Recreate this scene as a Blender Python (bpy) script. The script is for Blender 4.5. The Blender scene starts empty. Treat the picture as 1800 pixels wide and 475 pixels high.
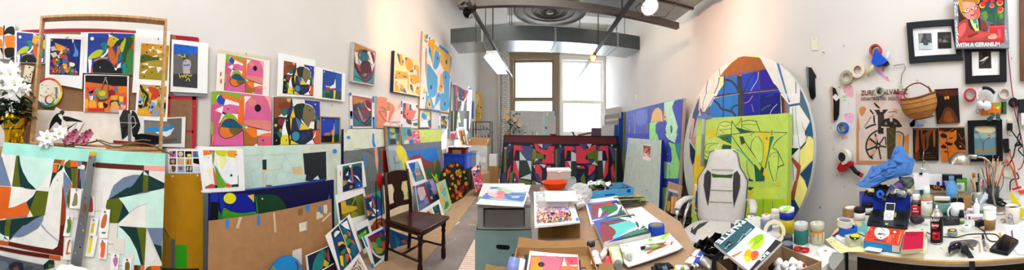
import bpy,bmesh,random,re
from math import sin,cos,tan,hypot,atan2,radians,sqrt,pi
from mathutils import Vector,Matrix
random.seed(7)
C=bpy.context.scene.collection
CP,AP='canvas_painting art_print'.split();PG_,PRT=CP[7:],AP[4:]
PI=pi
# camera (a cylindrical panorama, eye height 1.38 m)
F,VX,HY,EYE=468.0,954.0,230.0,1.38
cam=bpy.data.cameras.new('camera')
cam.type='PANO';cam.panorama_type='CENTRAL_CYLINDRICAL'
cam.central_cylindrical_radius=1.0
cam.central_cylindrical_range_u_min=-900/F;cam.central_cylindrical_range_u_max=900/F
cam.central_cylindrical_range_v_min=-(475-HY)/F;cam.central_cylindrical_range_v_max=HY/F
camo=bpy.data.objects.new('camera',cam);C.objects.link(camo)
camo.location=(0,0,EYE);camo.rotation_euler=(PI/2,0,(VX-900)/F)
cam.clip_start=.01
sc=bpy.context.scene;sc.camera=camo
sc.view_settings.view_transform='Standard';sc.view_settings.look='None'
sc.view_settings.exposure=0.08;sc.view_settings.gamma=1;sc.view_settings.use_curve_mapping=False
sc.cycles.max_bounces=8;sc.cycles.diffuse_bounces=5;sc.cycles.use_denoising=True
sc.cycles.sample_clamp_indirect=6.0
# room size (metres) and lights
XL,XR,YB,YF,ZC=-2.4,2.4,10.0,-2.6,5.3
w=bpy.data.worlds.new('sky');sc.world=w;w.use_nodes=True
bg=w.node_tree.nodes['Background'];bg.inputs[0].default_value=(.82,.91,1,1);bg.inputs[1].default_value=3.0
def light(name,kind,loc,energy,color=(1,1,1),size=.5,size_y=None,aim=None,spot=None,blend=.6):
 l=bpy.data.lights.new(name,kind);l.energy=energy;l.color=color
 if kind=='AREA':
  l.size=size
  if size_y:l.shape='RECTANGLE';l.size_y=size_y
 elif kind=='SUN':l.angle=size
 else:l.shadow_soft_size=size
 if spot:l.spot_size=spot;l.spot_blend=blend
 o=bpy.data.objects.new(name,l);C.objects.link(o);o.location=loc
 if aim is not None:o.rotation_euler=(Vector(aim)-Vector(loc)).to_track_quat('-Z','Y').to_euler()
 return o
light('sunlight','SUN',(3,14,8),10,(1,.94,.84),.01,aim=(3-2.6,14-3.0,8-2.0))
light('window_daylight','AREA',(0.55,10.45,2.75),150,(.9,.95,1),3.6,3.2,aim=(.3,0,1.2))
light('fill_light_near','AREA',(-.5,.3,5.0),84,(1,.95,.89),3.0,2.6,aim=(-.5,.3,0))  # unseen area lamp, added as fill for the near part of the room
light('ceiling_light_back','AREA',(-.6,-2.0,3.4),26,(1,.97,.94),2.2,1.0,aim=(0,2.5,.8))  # added behind the camera to brighten the faces turned towards it
light('fill_light_far','AREA',(0,4.5,5.0),100,(1,.94,.87),2.0,2.6,aim=(0,4.5,0))  # unseen fill added to lift the far end
light('ceiling_light_desk','AREA',(.6,-1.6,4.2),95,(.74,.87,1),2.0,1.2,aim=(1.0,-.4,0.6))  # unseen cool fill added for the desk and the wall behind it
# projection helpers: from a photo pixel to a point of a real plane
TILES=dict(Q=(0,0,1),L0=(0,0,4),L1=(0,50,6),L2=(0,120,6),L3=(0,190,6),L4=(0,260,6),L5=(0,330,6),L6=(0,396,6),M1=(290,60,6),M2=(290,130,6),M3=(290,190,6),M4=(290,260,6),M5=(350,330,6),M6=(400,396,6),N1=(580,60,6),N2=(580,130,6),N3=(580,195,6),N4=(580,265,6),N5=(560,330,6),N6=(560,396,6),C1=(780,0,6),C2=(1000,0,6),C3=(780,70,6),C4=(820,170,6),C5=(820,230,6),C6=(820,290,6),C7=(820,350,6),C8=(820,396,6),R1=(1060,396,6),R2=(1080,330,6),R3=(1080,160,6),R4=(1080,235,6),R5=(1200,90,6),R6=(1200,165,6),R7=(1200,240,6),S2=(1240,350,6),S3=(1240,396,6),S4=(1500,0,6),S5=(1500,75,6),S6=(1500,150,6),S7=(1500,225,6),S8=(1500,300,6),D1=(1450,360,9.894),D2=(1450,405,9.894),D3=(1620,350,9.894),D4=(1620,395,9.894),D5=(1500,300,9.894),D6=(1620,300,9.894))
# the same tiles in coarser units; outlines in them are relative steps, like an SVG path
for k in 'l0 l1 l2 l3 l4 l5 l6 m1 m2 m3 m4 m5 m6 n1 n2 n3 n4 n5 n6 c1 c2 c3 c4 c5 c6 c7 c8 r1 r2 r3 r4 r5 r6 r7 s2 s3 s4 s5 s6 s7 s8 d1 d2 d3 d4 d5 d6'.split():
 v=TILES[k.upper()];TILES[k]=(v[0],v[1],v[2]/3,1)
def q(s):
 t=TILES['Q'];out=[];b=None
 for w_ in s.split():
  if w_ in TILES:t=TILES[w_];continue
  if b is None:b=float(w_)
  else:out.append((t[0]+b/t[2],t[1]+float(w_)/t[2]));b=None
 return out
def ray(p):
 a=(p[0]-VX)/F
 return Vector((sin(a),cos(a),(HY-p[1])/F))
EYEV=Vector((0,0,EYE))
class Pl:
 def __init__(s,p,n):s.p=Vector(p);s.n=Vector(n).normalized()
 def __call__(s,px):
  d=ray(px);k=(s.p-EYEV).dot(s.n)/d.dot(s.n);return EYEV+d*k
 def off(s,d):return Pl(s.p+s.n*d,s.n)
def plx(x):return Pl((x,0,0),(-1 if x>0 else 1,0,0))
def ply(y):return Pl((0,y,0),(0,-1,0))
def plz(z):return Pl((0,0,z),(0,0,1))
def pln(x,y,yaw,lean):
 a,b=radians(yaw),radians(lean)
 return Pl((x,y,0),(cos(a)*cos(b),sin(a)*cos(b),sin(b)))
def D(px,d):return EYEV+ray(px)*d
def V(*a):return Vector(a)
# materials
def lin(h,g=1.0):
 if len(h)==3:h=''.join(c+c for c in h)
 return tuple(min(.92,(((int(h[i:i+2],16)/255+.055)/1.055)**2.4 if int(h[i:i+2],16)>10 else int(h[i:i+2],16)/3300)*g)for i in(0,2,4))+(1,)
MATS={}
KIND={'p':'plastic','m':'metal','r':'paper','c':'card','f':'fabric','w':'wood'}
def mat(h,kind='paint',**k):
 kind=KIND.get(kind,kind)
 key=(h,kind)+tuple(sorted(k.items()))
 if key in MATS:return MATS[key]
 m=bpy.data.materials.new(kind+'_'+h);MATS[key]=m;m.use_nodes=True
 nt=m.node_tree;b=nt.nodes['Principled BSDF'];N=nt.nodes.new;L=nt.links.new
 rough=dict(paint=.55,paper=.8,gloss=.12,plastic=.35,wood=.45,metal=.3,fabric=.9,card=.85,glass=.05,wall=.9,lamp=.5,foil=.18,leather=.4)[kind]
 b.inputs['Roughness'].default_value=k.get('r',rough)
 b.inputs['Specular IOR Level'].default_value=.5 if kind in('gloss','p','leather','w')else.2
 c=lin(h,k.get('g',1.0 if kind in('lamp','glass')else 1.05))
 if kind=='glass':
  b.inputs['Base Color'].default_value=c;b.inputs['Transmission Weight'].default_value=k.get('t',.9);b.inputs['IOR'].default_value=1.2
  return m
 if kind=='lamp':
  b.inputs['Base Color'].default_value=c;b.inputs['Emission Color'].default_value=c;b.inputs['Emission Strength'].default_value=k.get('e',5)
  return m
 amt,scale,stretch,bump=dict(paint=(.10,9,1,0),paper=(.03,6,1,0),gloss=(.04,8,1,0),plastic=(.05,12,1,0),wood=(.28,5,9,.15),metal=(.10,6,1,0),fabric=(.12,60,1,.25),card=(.10,14,1,.05),wall=(.05,1.3,1,.04),foil=(.25,14,1,1.0),leather=(.07,25,1,.12))[kind]
 tc=N('ShaderNodeTexCoord');mp=N('ShaderNodeMapping');nz=N('ShaderNodeTexNoise');L(tc.outputs['Object'],mp.inputs[0]);L(mp.outputs[0],nz.inputs[0])
 mp.inputs['Scale'].default_value=k.get('s',(stretch,1,1))if kind=='wood' else(1,1,1)
 nz.inputs['Scale'].default_value=k.get('ns',scale);nz.inputs['Detail'].default_value=5
 rp=N('ShaderNodeMapRange');L(nz.outputs[0],rp.inputs[0]);rp.inputs[1].default_value=.25;rp.inputs[2].default_value=.75
 amt=k.get('a',amt)
 rp.inputs[3].default_value=1-amt;rp.inputs[4].default_value=1+amt
 mx=N('ShaderNodeVectorMath');mx.operation='SCALE';mx.inputs[0].default_value=c[:3];L(rp.outputs[0],mx.inputs['Scale']);L(mx.outputs[0],b.inputs['Base Color'])
 if bump:
  bp=N('ShaderNodeBump');bp.inputs['Strength'].default_value=bump;bp.inputs['Distance'].default_value=.01;L(nz.outputs[0],bp.inputs['Height']);L(bp.outputs[0],b.inputs['Normal'])
 if kind in('metal','foil'):b.inputs['Metallic'].default_value=.95
 return m
# mesh builder
class MB:
 def __init__(s):s.v=[];s.f=[];s.m=[];s.mats=[];s.sm=[];s.M=Matrix()
 def mi(s,m):
  if m not in s.mats:s.mats.append(m)
  return s.mats.index(m)
 def add(s,vs,fs,m=None,smooth=False):
  o=len(s.v);s.v+=[s.M@Vector(x)for x in vs]
  for f in fs:s.f.append([o+i for i in f]);s.m.append(0 if m is None else s.mi(m));s.sm.append(smooth)
 def box(s,c,d,m=None,rz=0,bev=0.0):
  c=Vector(c);x,y,z=[a/2 for a in d];R=Matrix.Rotation(rz,3,'Z')
  if bev<=0:
   vs=[c+R@Vector((i*x,j*y,k*z))for k in(-1,1)for i,j in((-1,-1),(1,-1),(1,1),(-1,1))]
   s.add(vs,[(3,2,1,0),(4,5,6,7),(0,1,5,4),(1,2,6,5),(2,3,7,6),(3,0,4,7)],m)
  else:
   b=min(bev,x*.9,y*.9,z*.9);rings=[]
   for zz,ins in((-z,b),(-z+b*.3,b*.3),(-z+b,0),(z-b,0),(z-b*.3,b*.3),(z,b)):
    X,Y=x-ins,y-ins;rr=[]
    for cx,cy,a0 in((X-b*.6,Y-b*.6,0),(-X+b*.6,Y-b*.6,90),(-X+b*.6,-Y+b*.6,180),(X-b*.6,-Y+b*.6,270)):
     for t in(0,45,90):
      a=radians(a0+t);rr.append(c+R@Vector((cx+b*.6*cos(a),cy+b*.6*sin(a),zz)))
    rings.append(rr)
   s.loft(rings,m,smooth=False)
 def loft(s,rings,m=None,smooth=True,caps=True,closed=True):
  n=len(rings[0]);vs=[p for r in rings for p in r];fs=[]
  for i in range(len(rings)-1):
   for j in range(n if closed else n-1):
    k=(j+1)%n;fs.append((i*n+j,i*n+k,(i+1)*n+k,(i+1)*n+j))
  s.add(vs,fs,m,smooth)
  if caps and closed:
   o=len(s.v)-len(vs);i=0 if m is None else s.mi(m)
   s.f.append([o+j for j in range(n)][::-1]);s.m.append(i);s.sm.append(False)
   s.f.append([o+len(vs)-n+j for j in range(n)]);s.m.append(i);s.sm.append(False)
 def tube(s,path,r,m=None,n=8,smooth=True,flat=1.0):
  P_=[Vector(p)for p in path];rs=r if isinstance(r,(list,tuple))else[r]*len(P_);rings=[];up=None
  for i,p in enumerate(P_):
   t=(P_[min(i+1,len(P_)-1)]-P_[max(i-1,0)]).normalized()
   if up is None:up=t.orthogonal().normalized()if abs(t.z)>.9 else Vector((0,0,1))
   a=t.cross(up);a=a.normalized()if a.length>1e-5 else t.orthogonal().normalized();b=a.cross(t).normalized();up=b
   rings.append([p+(a*cos(2*PI*j/n)+b*sin(2*PI*j/n)*flat)*rs[i]for j in range(n)])
  s.loft(rings,m,smooth)
 def lathe(s,prof,c=(0,0,0),m=None,n=24,axis=None,smooth=True,caps=True):
  c=Vector(c);R=Matrix()if axis is None else Vector((0,0,1)).rotation_difference(Vector(axis)).to_matrix().to_4x4()
  s.loft([[c+R@Vector((r*cos(2*PI*j/n),r*sin(2*PI*j/n),z))for j in range(n)]for r,z in prof],m,smooth,caps)
 def ring(s,c,axis,ro,ri,h,m=None,m2=None,n=32):
  c=Vector(c);R=Vector((0,0,1)).rotation_difference(Vector(axis)).to_matrix()
  g=lambda r,z:[c+R@Vector((r*cos(2*PI*j/n),r*sin(2*PI*j/n),z))for j in range(n)]
  s.loft([g(ri,h/2),g(ro,h/2),g(ro,-h/2),g(ri,-h/2)],m,False,caps=False)
  s.loft([g(ri,-h/2),g(ri,h/2)],m2 or m,True,caps=False)
 def slab(s,pts,n,th,m=None,mf=None):
  k=len(pts);n=Vector(n)*th
  vs=[Vector(p)for p in pts]+[Vector(p)-n for p in pts]
  s.add(vs,[tuple(range(k))],mf or m);o=len(s.v)-2*k
  i=s.mi(m)if m else 0
  s.f.append([o+k+j for j in range(k)][::-1]);s.m.append(i);s.sm.append(False)
  for j in range(k):s.f.append([o+j,o+k+j,o+k+(j+1)%k,o+(j+1)%k]);s.m.append(i);s.sm.append(False)
 def ball(s,c,r,m=None,n=12,sc_=(1,1,1)):
  c=Vector(c);rings=[]
  for i in range(n//2+1):
   a=-PI/2+PI*i/(n//2);rr=max(r*cos(a),r*.02)
   rings.append([c+Vector((rr*cos(2*PI*j/n)*sc_[0],rr*sin(2*PI*j/n)*sc_[1],r*sin(a)*sc_[2]))for j in range(n)])
  s.loft(rings,m)
 def build(s,name,m=None,parent=None,label=None,cat=None,group=None,kind=None,origin=None,fix=True):
  if m is not None:s.mats=[m]+[x for x in s.mats if x is not m]if not s.mats else s.mats
  if m is not None and s.mats[0]is not m and all(i==0 for i in s.m)is False and m not in s.mats:s.mats.append(m)
  if parent is not None:
   org=Vector(parent['_o'])if '_o' in parent.keys()else Vector((0,0,0))
  elif origin is not None:org=Vector(origin)
  else:
   xs=[p.x for p in s.v];ys=[p.y for p in s.v];zs=[p.z for p in s.v]
   org=Vector(((min(xs)+max(xs))/2,(min(ys)+max(ys))/2,min(zs)))
  me=bpy.data.meshes.new(name);me.from_pydata([p-org for p in s.v],[],s.f)
  for x in s.mats:me.materials.append(x)
  for p,i,sm in zip(me.polygons,s.m,s.sm):p.material_index=i;p.use_smooth=sm
  if fix:
   bm=bmesh.new();bm.from_mesh(me);bmesh.ops.remove_doubles(bm,verts=bm.verts,dist=1e-6);bmesh.ops.recalc_face_normals(bm,faces=bm.faces);bm.to_mesh(me);bm.free()
  me.update()
  o=bpy.data.objects.new(name,me);C.objects.link(o)
  o['_o']=list(org)
  if parent is not None:o.parent=parent
  else:o.location=org
  tag(o,label,cat,group,kind)
  return o
def tag(o,label=None,cat=None,group=None,kind=None):
 if label:o['label']=label
 if cat:o['category']=cat
 if group:o['group']=group
 if kind:o['kind']=kind
 return o
def empty(name,loc,label=None,cat=None,group=None,rz=0,kind=None):
 o=bpy.data.objects.new(name,None);C.objects.link(o);o.location=loc;o.rotation_euler=(0,0,rz);o.empty_display_size=.1
 o['_o']=list(loc)if rz==0 else[0,0,0]
 return tag(o,label,cat,group,kind)
def copy_tree(o,parent=None):
 c=o.copy();C.objects.link(c)
 if parent is not None:c.parent=parent
 for ch in list(o.children):copy_tree(ch,c)
 return c
# painted pictures: outlines laid on the picture's own plane
def smooth(pts,closed=True,k=5):
 n=len(pts);out=[]
 if n<3:return pts
 for i in range(n if closed else n-1):
  g=(lambda j:pts[j%n])if closed else(lambda j:pts[max(0,min(n-1,j))])
  p0,p1,p2,p3=g(i-1),g(i),g(i+1),g(i+2)
  for t in[a/k for a in range(k)]:
   out.append(tuple(.5*((2*p1[d])+(-p0[d]+p2[d])*t+(2*p0[d]-5*p1[d]+4*p2[d]-p3[d])*t*t+(-p0[d]+3*p1[d]-3*p2[d]+p3[d])*t**3)for d in(0,1)))
 if not closed:out.append(pts[-1])
 return out
def clip(sub,cl):
 area=sum(cl[i][0]*cl[(i+1)%len(cl)][1]-cl[(i+1)%len(cl)][0]*cl[i][1]for i in range(len(cl)))
 if area<0:cl=cl[::-1]
 out=sub
 for i in range(len(cl)):
  a,b=cl[i],cl[(i+1)%len(cl)];inp,out=out,[]
  sd=lambda p:(b[0]-a[0])*(p[1]-a[1])-(b[1]-a[1])*(p[0]-a[0])
  for j in range(len(inp)):
   p,r=inp[j-1],inp[j];sp,sr=sd(p),sd(r)
   if(sp>=0)!=(sr>=0):
    t=sp/(sp-sr);out.append((p[0]+(r[0]-p[0])*t,p[1]+(r[1]-p[1])*t))
   if sr>=0:out.append(r)
  if not out:return[]
 return out
def strokepoly(pts,w):
 L_,R_=[],[]
 for i,p in enumerate(pts):
  a=pts[max(0,i-1)];b=pts[min(len(pts)-1,i+1)];dx,dy=b[0]-a[0],b[1]-a[1];l=hypot(dx,dy)or 1
  nx,ny=-dy/l*w/2,dx/l*w/2;L_.append((p[0]+nx,p[1]+ny));R_.append((p[0]-nx,p[1]-ny))
 return[[L_[i],L_[i+1],R_[i+1],R_[i]]for i in range(len(pts)-1)]
def art(mb,pl,clip_px,base,spec,step=.00012,kind='paint',gk={},warp=None):
 n=pl.n;u=n.cross(Vector((0,0,1)));u=u.normalized()if u.length>.01 else Vector((1,0,0));v=n.cross(u)
 to2=lambda px:((pl(px)-pl.p).dot(u),(pl(px)-pl.p).dot(v))
 cl=[to2(p)for p in clip_px];lay=[0]
 def emit(poly,h,k2=None):
  poly=clip(poly,cl)
  r=[]
  for p in poly:
   if not r or hypot(p[0]-r[-1][0],p[1]-r[-1][1])>2e-5:r.append(p)
  if len(r)>2 and hypot(r[0][0]-r[-1][0],r[0][1]-r[-1][1])<2e-5:r.pop()
  if len(r)<3:return
  o=pl.p+n*(lay[0]*step+.0004)
  mb.add([o+u*a+v*b for a,b in r],[tuple(range(len(r)))],mat(h,k2 or kind,**gk))
 WP=lambda p:p
 if warp:
  (a,b_,d),(A,B_,D_)=warp;det=(b_[0]-a[0])*(d[1]-a[1])-(b_[1]-a[1])*(d[0]-a[0])
  def WP(p):
   x,y=p[0]-a[0],p[1]-a[1];f=(x*(d[1]-a[1])-y*(d[0]-a[0]))/det;g=(y*(b_[0]-a[0])-x*(b_[1]-a[1]))/det
   return tuple(A[i]+f*(B_[i]-A[i])+g*(D_[i]-A[i])for i in(0,1))
 step=min(step,.005/(1+spec.count(';')+spec.count('\n')))
 if base:emit(cl,base)
 lay[0]=1;t=TILES['Q']
 for line in spec.replace(';','\n').split('\n'):
  w_=line.split()
  if not w_:continue
  if w_[0]in TILES:t=TILES[w_[0]];w_=w_[1:]
  if not w_:continue
  h=w_[0];op=''
  if h[0]in '~o/(':op=h[0];h=h[1:]
  nums=[float(x)for x in w_[1:]];rel=len(t)>3
  if rel and op in('/','(','o'):
   for i in((0,)if op!='o' else range(2,len(nums))):nums[i]/=3
  if rel and op!='o':
   for i in range((op in '/(' and op!='')+2,len(nums)):nums[i]+=nums[i-2]
  T=lambda a,b:WP((t[0]+a/t[2],t[1]+b/t[2]))
  if op=='o':
   cx,cy,r=nums[:3];ry=nums[3]if len(nums)>3 else r
   emit([to2(T(cx+r*cos(a*PI/10),cy+ry*sin(a*PI/10)))for a in range(20)],h)
  elif op in('/','('):
   wd=nums[0];pts=[T(nums[i],nums[i+1])for i in range(1,len(nums)-1,2)]
   if op=='(':pts=smooth(pts,False,4)
   for sg in strokepoly(pts,wd/t[2]):emit([to2(p)for p in sg],h)
  else:
   pts=[T(nums[i],nums[i+1])for i in range(0,len(nums)-1,2)]
   if op=='~':pts=smooth(pts)
   emit([to2(p)for p in pts],h)
  lay[0]+=1
def pic(name,label,cat,pl,corners,th,side,base,spec='',img=None,face='painted_face',group=None,kind='paint',floor=None,skind=None,gk={},warp=None):
 """A picture: a slab on plane pl; its painted or printed face is a child mesh. img: corners of the image inside a border."""
 cs=q(corners)if isinstance(corners,str)else corners
 pts=[pl(c)for c in cs]
 if floor is not None:
  for i,j in((2,1),(3,0)):
   d=pts[i]-pts[j];pts[i]=pts[j]+d*((floor-pts[j].z)/d.z)
 mb=MB();sm=mat(side,skind or('paper' if th<.006 else 'paint'));mb.slab(pts,pl.n,th,sm)
 o=mb.build(name,None,None,label,cat,group)
 if base:
  f=MB()
  if img:
   art(f,pl,q(img)if isinstance(img,str)else img,base,spec,kind=kind,gk=gk,warp=warp)
  else:
   c2=list(cs)
   if floor is not None:
    for i in(2,3):
     p=pts[i]-EYEV;a=atan2(p.x,p.y);c2[i]=(VX+a*F,HY-F*p.z/hypot(p.x,p.y))
   art(f,pl,c2,base,spec,kind=kind,gk=gk,warp=warp)
  f.build(face,None,o)
 return o
class Later:
 def __init__(s,*a):s.a=a
 def __getattr__(s,shape):
  def make(*a,**k):
   m=MB();getattr(m,shape)(*a,**k);return m.build(s.a[1],None,s.a[0],s.a[2])
  return make
def part(parent,name,fn=None,label=None,**k):
 if fn is None:return Later(parent,name,label)
 m=MB();fn(m);return m.build(name,None,parent,label,**k)
def mk(b,name,label=None,cat=None,group=None,**k):return b.build(name,None,None,label,cat,group,**k)
def strip(parent,pl,pxs,h,name='tape_strip',lift=.0015,th=.0006,kind='r',label=None,cat=None):
 m=MB();p2=pl.off(lift);m.slab([p2(c)for c in(q(pxs)if isinstance(pxs,str)else pxs)],p2.n,th,mat(h,kind))
 return m.build(name,None,parent,label,cat)
def pin(px,pl,label,h='999',r=.006,parent=None):
 p=pl(q(px)[0]);m=MB();m.lathe([(.0012,-.004),(.0012,.004),(r*.7,.004),(r*.5,.011),(r,.013),(r,.016),(r*.3,.017)],p,mat(h,'m' if h=='999' else 'plastic'),10,pl.n)
 return m.build('pushpin',None,parent,label,'pushpin','pushpins on the walls')if parent is None else m.build('pushpin',None,parent)
# room shell
def pane_mat():
 m=bpy.data.materials.new('window_glass');m.use_nodes=True;nt=m.node_tree;nt.nodes.clear()
 o=nt.nodes.new('ShaderNodeOutputMaterial');a=nt.nodes.new('ShaderNodeBsdfTransparent');g=nt.nodes.new('ShaderNodeBsdfGlossy');x=nt.nodes.new('ShaderNodeMixShader')
 a.inputs[0].default_value=(.97,.98,1,1);g.inputs['Roughness'].default_value=.03;x.inputs[0].default_value=.06
 nt.links.new(a.outputs[0],x.inputs[1]);nt.links.new(g.outputs[0],x.inputs[2]);nt.links.new(x.outputs[0],o.inputs[0]);return m
GLASS=pane_mat()
def clear_mat(h,f=.35,rough=.1):
 m=bpy.data.materials.new('clear_'+h);m.use_nodes=True;nt=m.node_tree;b=nt.nodes['Principled BSDF'];o=nt.nodes['Material Output']
 b.inputs['Base Color'].default_value=lin(h);b.inputs['Roughness'].default_value=rough
 a=nt.nodes.new('ShaderNodeBsdfTransparent');x=nt.nodes.new('ShaderNodeMixShader');x.inputs[0].default_value=f
 nt.links.new(a.outputs[0],x.inputs[1]);nt.links.new(b.outputs[0],x.inputs[2]);nt.links.new(x.outputs[0],o.inputs['Surface']);return m
def floor_mat():
 m=bpy.data.materials.new('painted_concrete_floor');m.use_nodes=True;nt=m.node_tree;b=nt.nodes['Principled BSDF'];N=nt.nodes.new;L=nt.links.new
 tc=N('ShaderNodeTexCoord');n1=N('ShaderNodeTexNoise');n1.inputs['Scale'].default_value=1.7;n1.inputs['Detail'].default_value=8;L(tc.outputs['Object'],n1.inputs[0])
 r=N('ShaderNodeValToRGB');L(n1.outputs[0],r.inputs[0]);r.color_ramp.elements[0].color=lin('6e625c');r.color_ramp.elements[0].position=.3;r.color_ramp.elements[1].color=lin('968a82');r.color_ramp.elements[1].position=.7
 n2=N('ShaderNodeTexNoise');n2.inputs['Scale'].default_value=24;n2.inputs['Detail'].default_value=3;L(tc.outputs['Object'],n2.inputs[0])
 r2=N('ShaderNodeValToRGB');L(n2.outputs[0],r2.inputs[0]);r2.color_ramp.elements[0].position=.70;r2.color_ramp.elements[1].position=.72
 mx=N('ShaderNodeMix');mx.data_type='RGBA';L(r2.outputs[0],mx.inputs['Factor']);L(r.outputs[0],mx.inputs['A']);mx.inputs['B'].default_value=lin('cfc6bb');L(mx.outputs['Result'],b.inputs['Base Color'])
 b.inputs['Roughness'].default_value=.6;return m
W=mat('d8d4cf','wall')
def struct(name,fn,m=None,parent=None):
 b=MB();fn(b);return b.build(name,m,parent,kind='structure')
struct('floor',lambda b:b.box(((XL+XR)/2,(YB+YF)/2,-.1),(XR-XL+.4,YB-YF+.4,.2),floor_mat()))
struct('ceiling',lambda b:b.box((0,(YB+YF)/2,ZC+.1),(XR-XL+.4,YB-YF+.4,.2),mat('d9d8d2','wall')))
WL=struct('wall_left',lambda b:b.box((XL-.1,(YB+YF)/2,ZC/2),(.2,YB-YF+.4,ZC),W))
WR=struct('wall_right',lambda b:b.box((XR+.1,(YB+YF)/2,ZC/2),(.2,YB-YF+.4,ZC),W))
struct('wall_front',lambda b:b.box((0,YF-.1,ZC/2),(XR-XL,.2,ZC),W))
B=ply(YB)
wx=[B((x,200)).x for x in(896.5,983,984.5,1063)];zt=B((940,95)).z;zt2=B((1020,98.5)).z;zs=1.12
def back(b):
 for x0,x1,z0,z1 in((XL,wx[0],0,ZC),(wx[1],wx[2],0,ZC),(wx[3],XR,0,ZC),(wx[0],wx[1],0,zs),(wx[0],wx[1],zt,ZC),(wx[2],wx[3],0,zs),(wx[2],wx[3],zt2,ZC)):
  b.box(((x0+x1)/2,YB+.15,(z0+z1)/2),(x1-x0,.3,z1-z0),W)
struct('wall_back',back)
def window(n,x0,x1,z1,h,zm,lm,rm,tm):
 m=mat(h,'paint',a=.04);cx=(x0+x1)/2
 o=struct('window_%d'%n,lambda b:[b.box((x0+lm/2,YB+.06,(zs+z1)/2),(lm,.16,z1-zs),m),b.box((x1-rm/2,YB+.06,(zs+z1)/2),(rm,.16,z1-zs),m),b.box((cx+(lm-rm)/2,YB+.06,z1-tm/2),(x1-x0-lm-rm,.16,tm),m),b.box((cx,YB+.03,zs+.05),(x1-x0-.002,.24,.1),m)])
 a,c=x0+lm,x1-rm
 for nm,za,zb,y in(('upper_sash',zm-.03,z1-tm,.12),('lower_sash',zs+.1,zm+.03,.04)):
  s=part(o,nm,lambda b:[b.box((a+.035,YB+y,(za+zb)/2),(.07,.05,zb-za),m),b.box((c-.035,YB+y,(za+zb)/2),(.07,.05,zb-za),m),b.box(((a+c)/2,YB+y,zb-.045),(c-a-.14,.05,.09),m),b.box(((a+c)/2,YB+y,za+.06),(c-a-.14,.05,.12),m)])
  s['kind']='structure'
  g=part(s,'pane').box(((a+c)/2,YB+y,(za+zb)/2),(c-a-.1,.006,zb-za-.1),GLASS);g['kind']='structure'
 return o
window(1,wx[0],wx[1],zt,'8f8068',B((935,175)).z,.13,.2,.2)
window(2,wx[2],wx[3],zt2,'efebe3',B((1020,179)).z,.06,.09,.16)
struct('trim_1',lambda b:b.box(((wx[0]+wx[1])/2,YB-.02,zt+.03),(wx[1]-wx[0]+.05,.04,.1),mat('8f8068')))
for i,(x0,x1)in enumerate(((wx[0],wx[1]),(wx[2],wx[3]))):
 p_=light('window_portal','AREA',((x0+x1)/2,YB+.35,(zs+zt)/2),1,size=x1-x0,size_y=zt-zs,aim=((x0+x1)/2,0,(zs+zt)/2));p_.data.cycles.is_portal=True
def brick_mat():
 m=bpy.data.materials.new('white_painted_brick');m.use_nodes=True;nt=m.node_tree;b=nt.nodes['Principled BSDF'];N=nt.nodes.new;L=nt.links.new
 tc=N('ShaderNodeTexCoord');mp=N('ShaderNodeMapping');mp.inputs['Rotation'].default_value=(PI/2,0,0);t=N('ShaderNodeTexBrick');L(tc.outputs['Object'],mp.inputs[0]);L(mp.outputs[0],t.inputs[0])
 t.inputs['Color1'].default_value=lin('d9d6d0');t.inputs['Color2'].default_value=lin('c9c6c0');t.inputs['Mortar'].default_value=lin('8d8a86');t.inputs['Scale'].default_value=1;t.inputs['Mortar Size'].default_value=.012
 t.inputs['Brick Width'].default_value=.2;t.inputs['Row Height'].default_value=.075;L(t.outputs[0],b.inputs['Base Color']);return m
xa,xb=ply(9.8)((881.5,200)).x,ply(9.8)((893,200)).x
struct('trim_2',lambda b:b.box(((xa+xb)/2,9.9,ply(9.8)((888,91)).z/2),(xb-xa,.2,ply(9.8)((888,91)).z),brick_mat()))
struct('trim_3',lambda b:b.tube([(xa-.1,9.85,0),(xa-.1,9.85,ZC)],.05,mat('cfcac2')))
struct('baseboard_left',lambda b:b.box((XL+.01,3.7,.06),(.02,12.6,.12),mat('c9c3ba')))
struct('baseboard_right',lambda b:b.box((XR-.01,3.7,.06),(.02,12.6,.12),mat('c9c3ba')))
struct('trim_4',lambda b:b.box((0,8.3,ZC-.2),(XR-XL,.5,.4),mat('d9d8d2','wall')))
struct('trim_5',lambda b:b.box((-1.5,6.6,ZC-.35),(.9,2.6,.7),mat('d5d4cf','wall')))
# colour smudges on the plaster of the right wall
PR=plx(XR)
sm_=MB()
for col,pts in(('e3a9b8','R6 1690 -60 1790 -80 1800 30 1730 20'),('9cc7a0','R6 1685 20 1725 15 1728 40 1690 44'),('9cc7a0','R6 1690 60 1725 62 1720 75 1690 72'),('e6b6ca','R6 1700 220 1800 210 1800 300 1740 300'),('d9a0c9','S5 240 285 290 310 385 400 360 405 270 340'),('c9b8e8','S6 585 385 640 340 650 420 600 440'),('8fa6d8','S6 600 400 660 350 680 400 750 420 700 445 610 440'),('cfe0b0','S5 150 380 190 400 175 408'),('e3a9b8','R7 1680 -5 1740 0 1720 30 1690 20'),('5fa3ad','S2 1140 110 1180 85 1215 80 1220 100 1190 98 1150 118')):
 sp=' '.join(pts.split()[1:]);art(sm_,PR,q('1440 60 1720 60 1720 420 1440 420'),None,pts.split()[0]+' ~'+col+' '+sp)
for k in range(34):
 x,y=random.uniform(1455,1500),random.uniform(150,330);art(sm_,PR,q('1440 60 1720 60 1720 420 1440 420'),None,'o333 %f %f %f'%(x,y,random.uniform(.3,.9)))
sm_.build('paint_smudge',None,WR)['kind']='structure'
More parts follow.
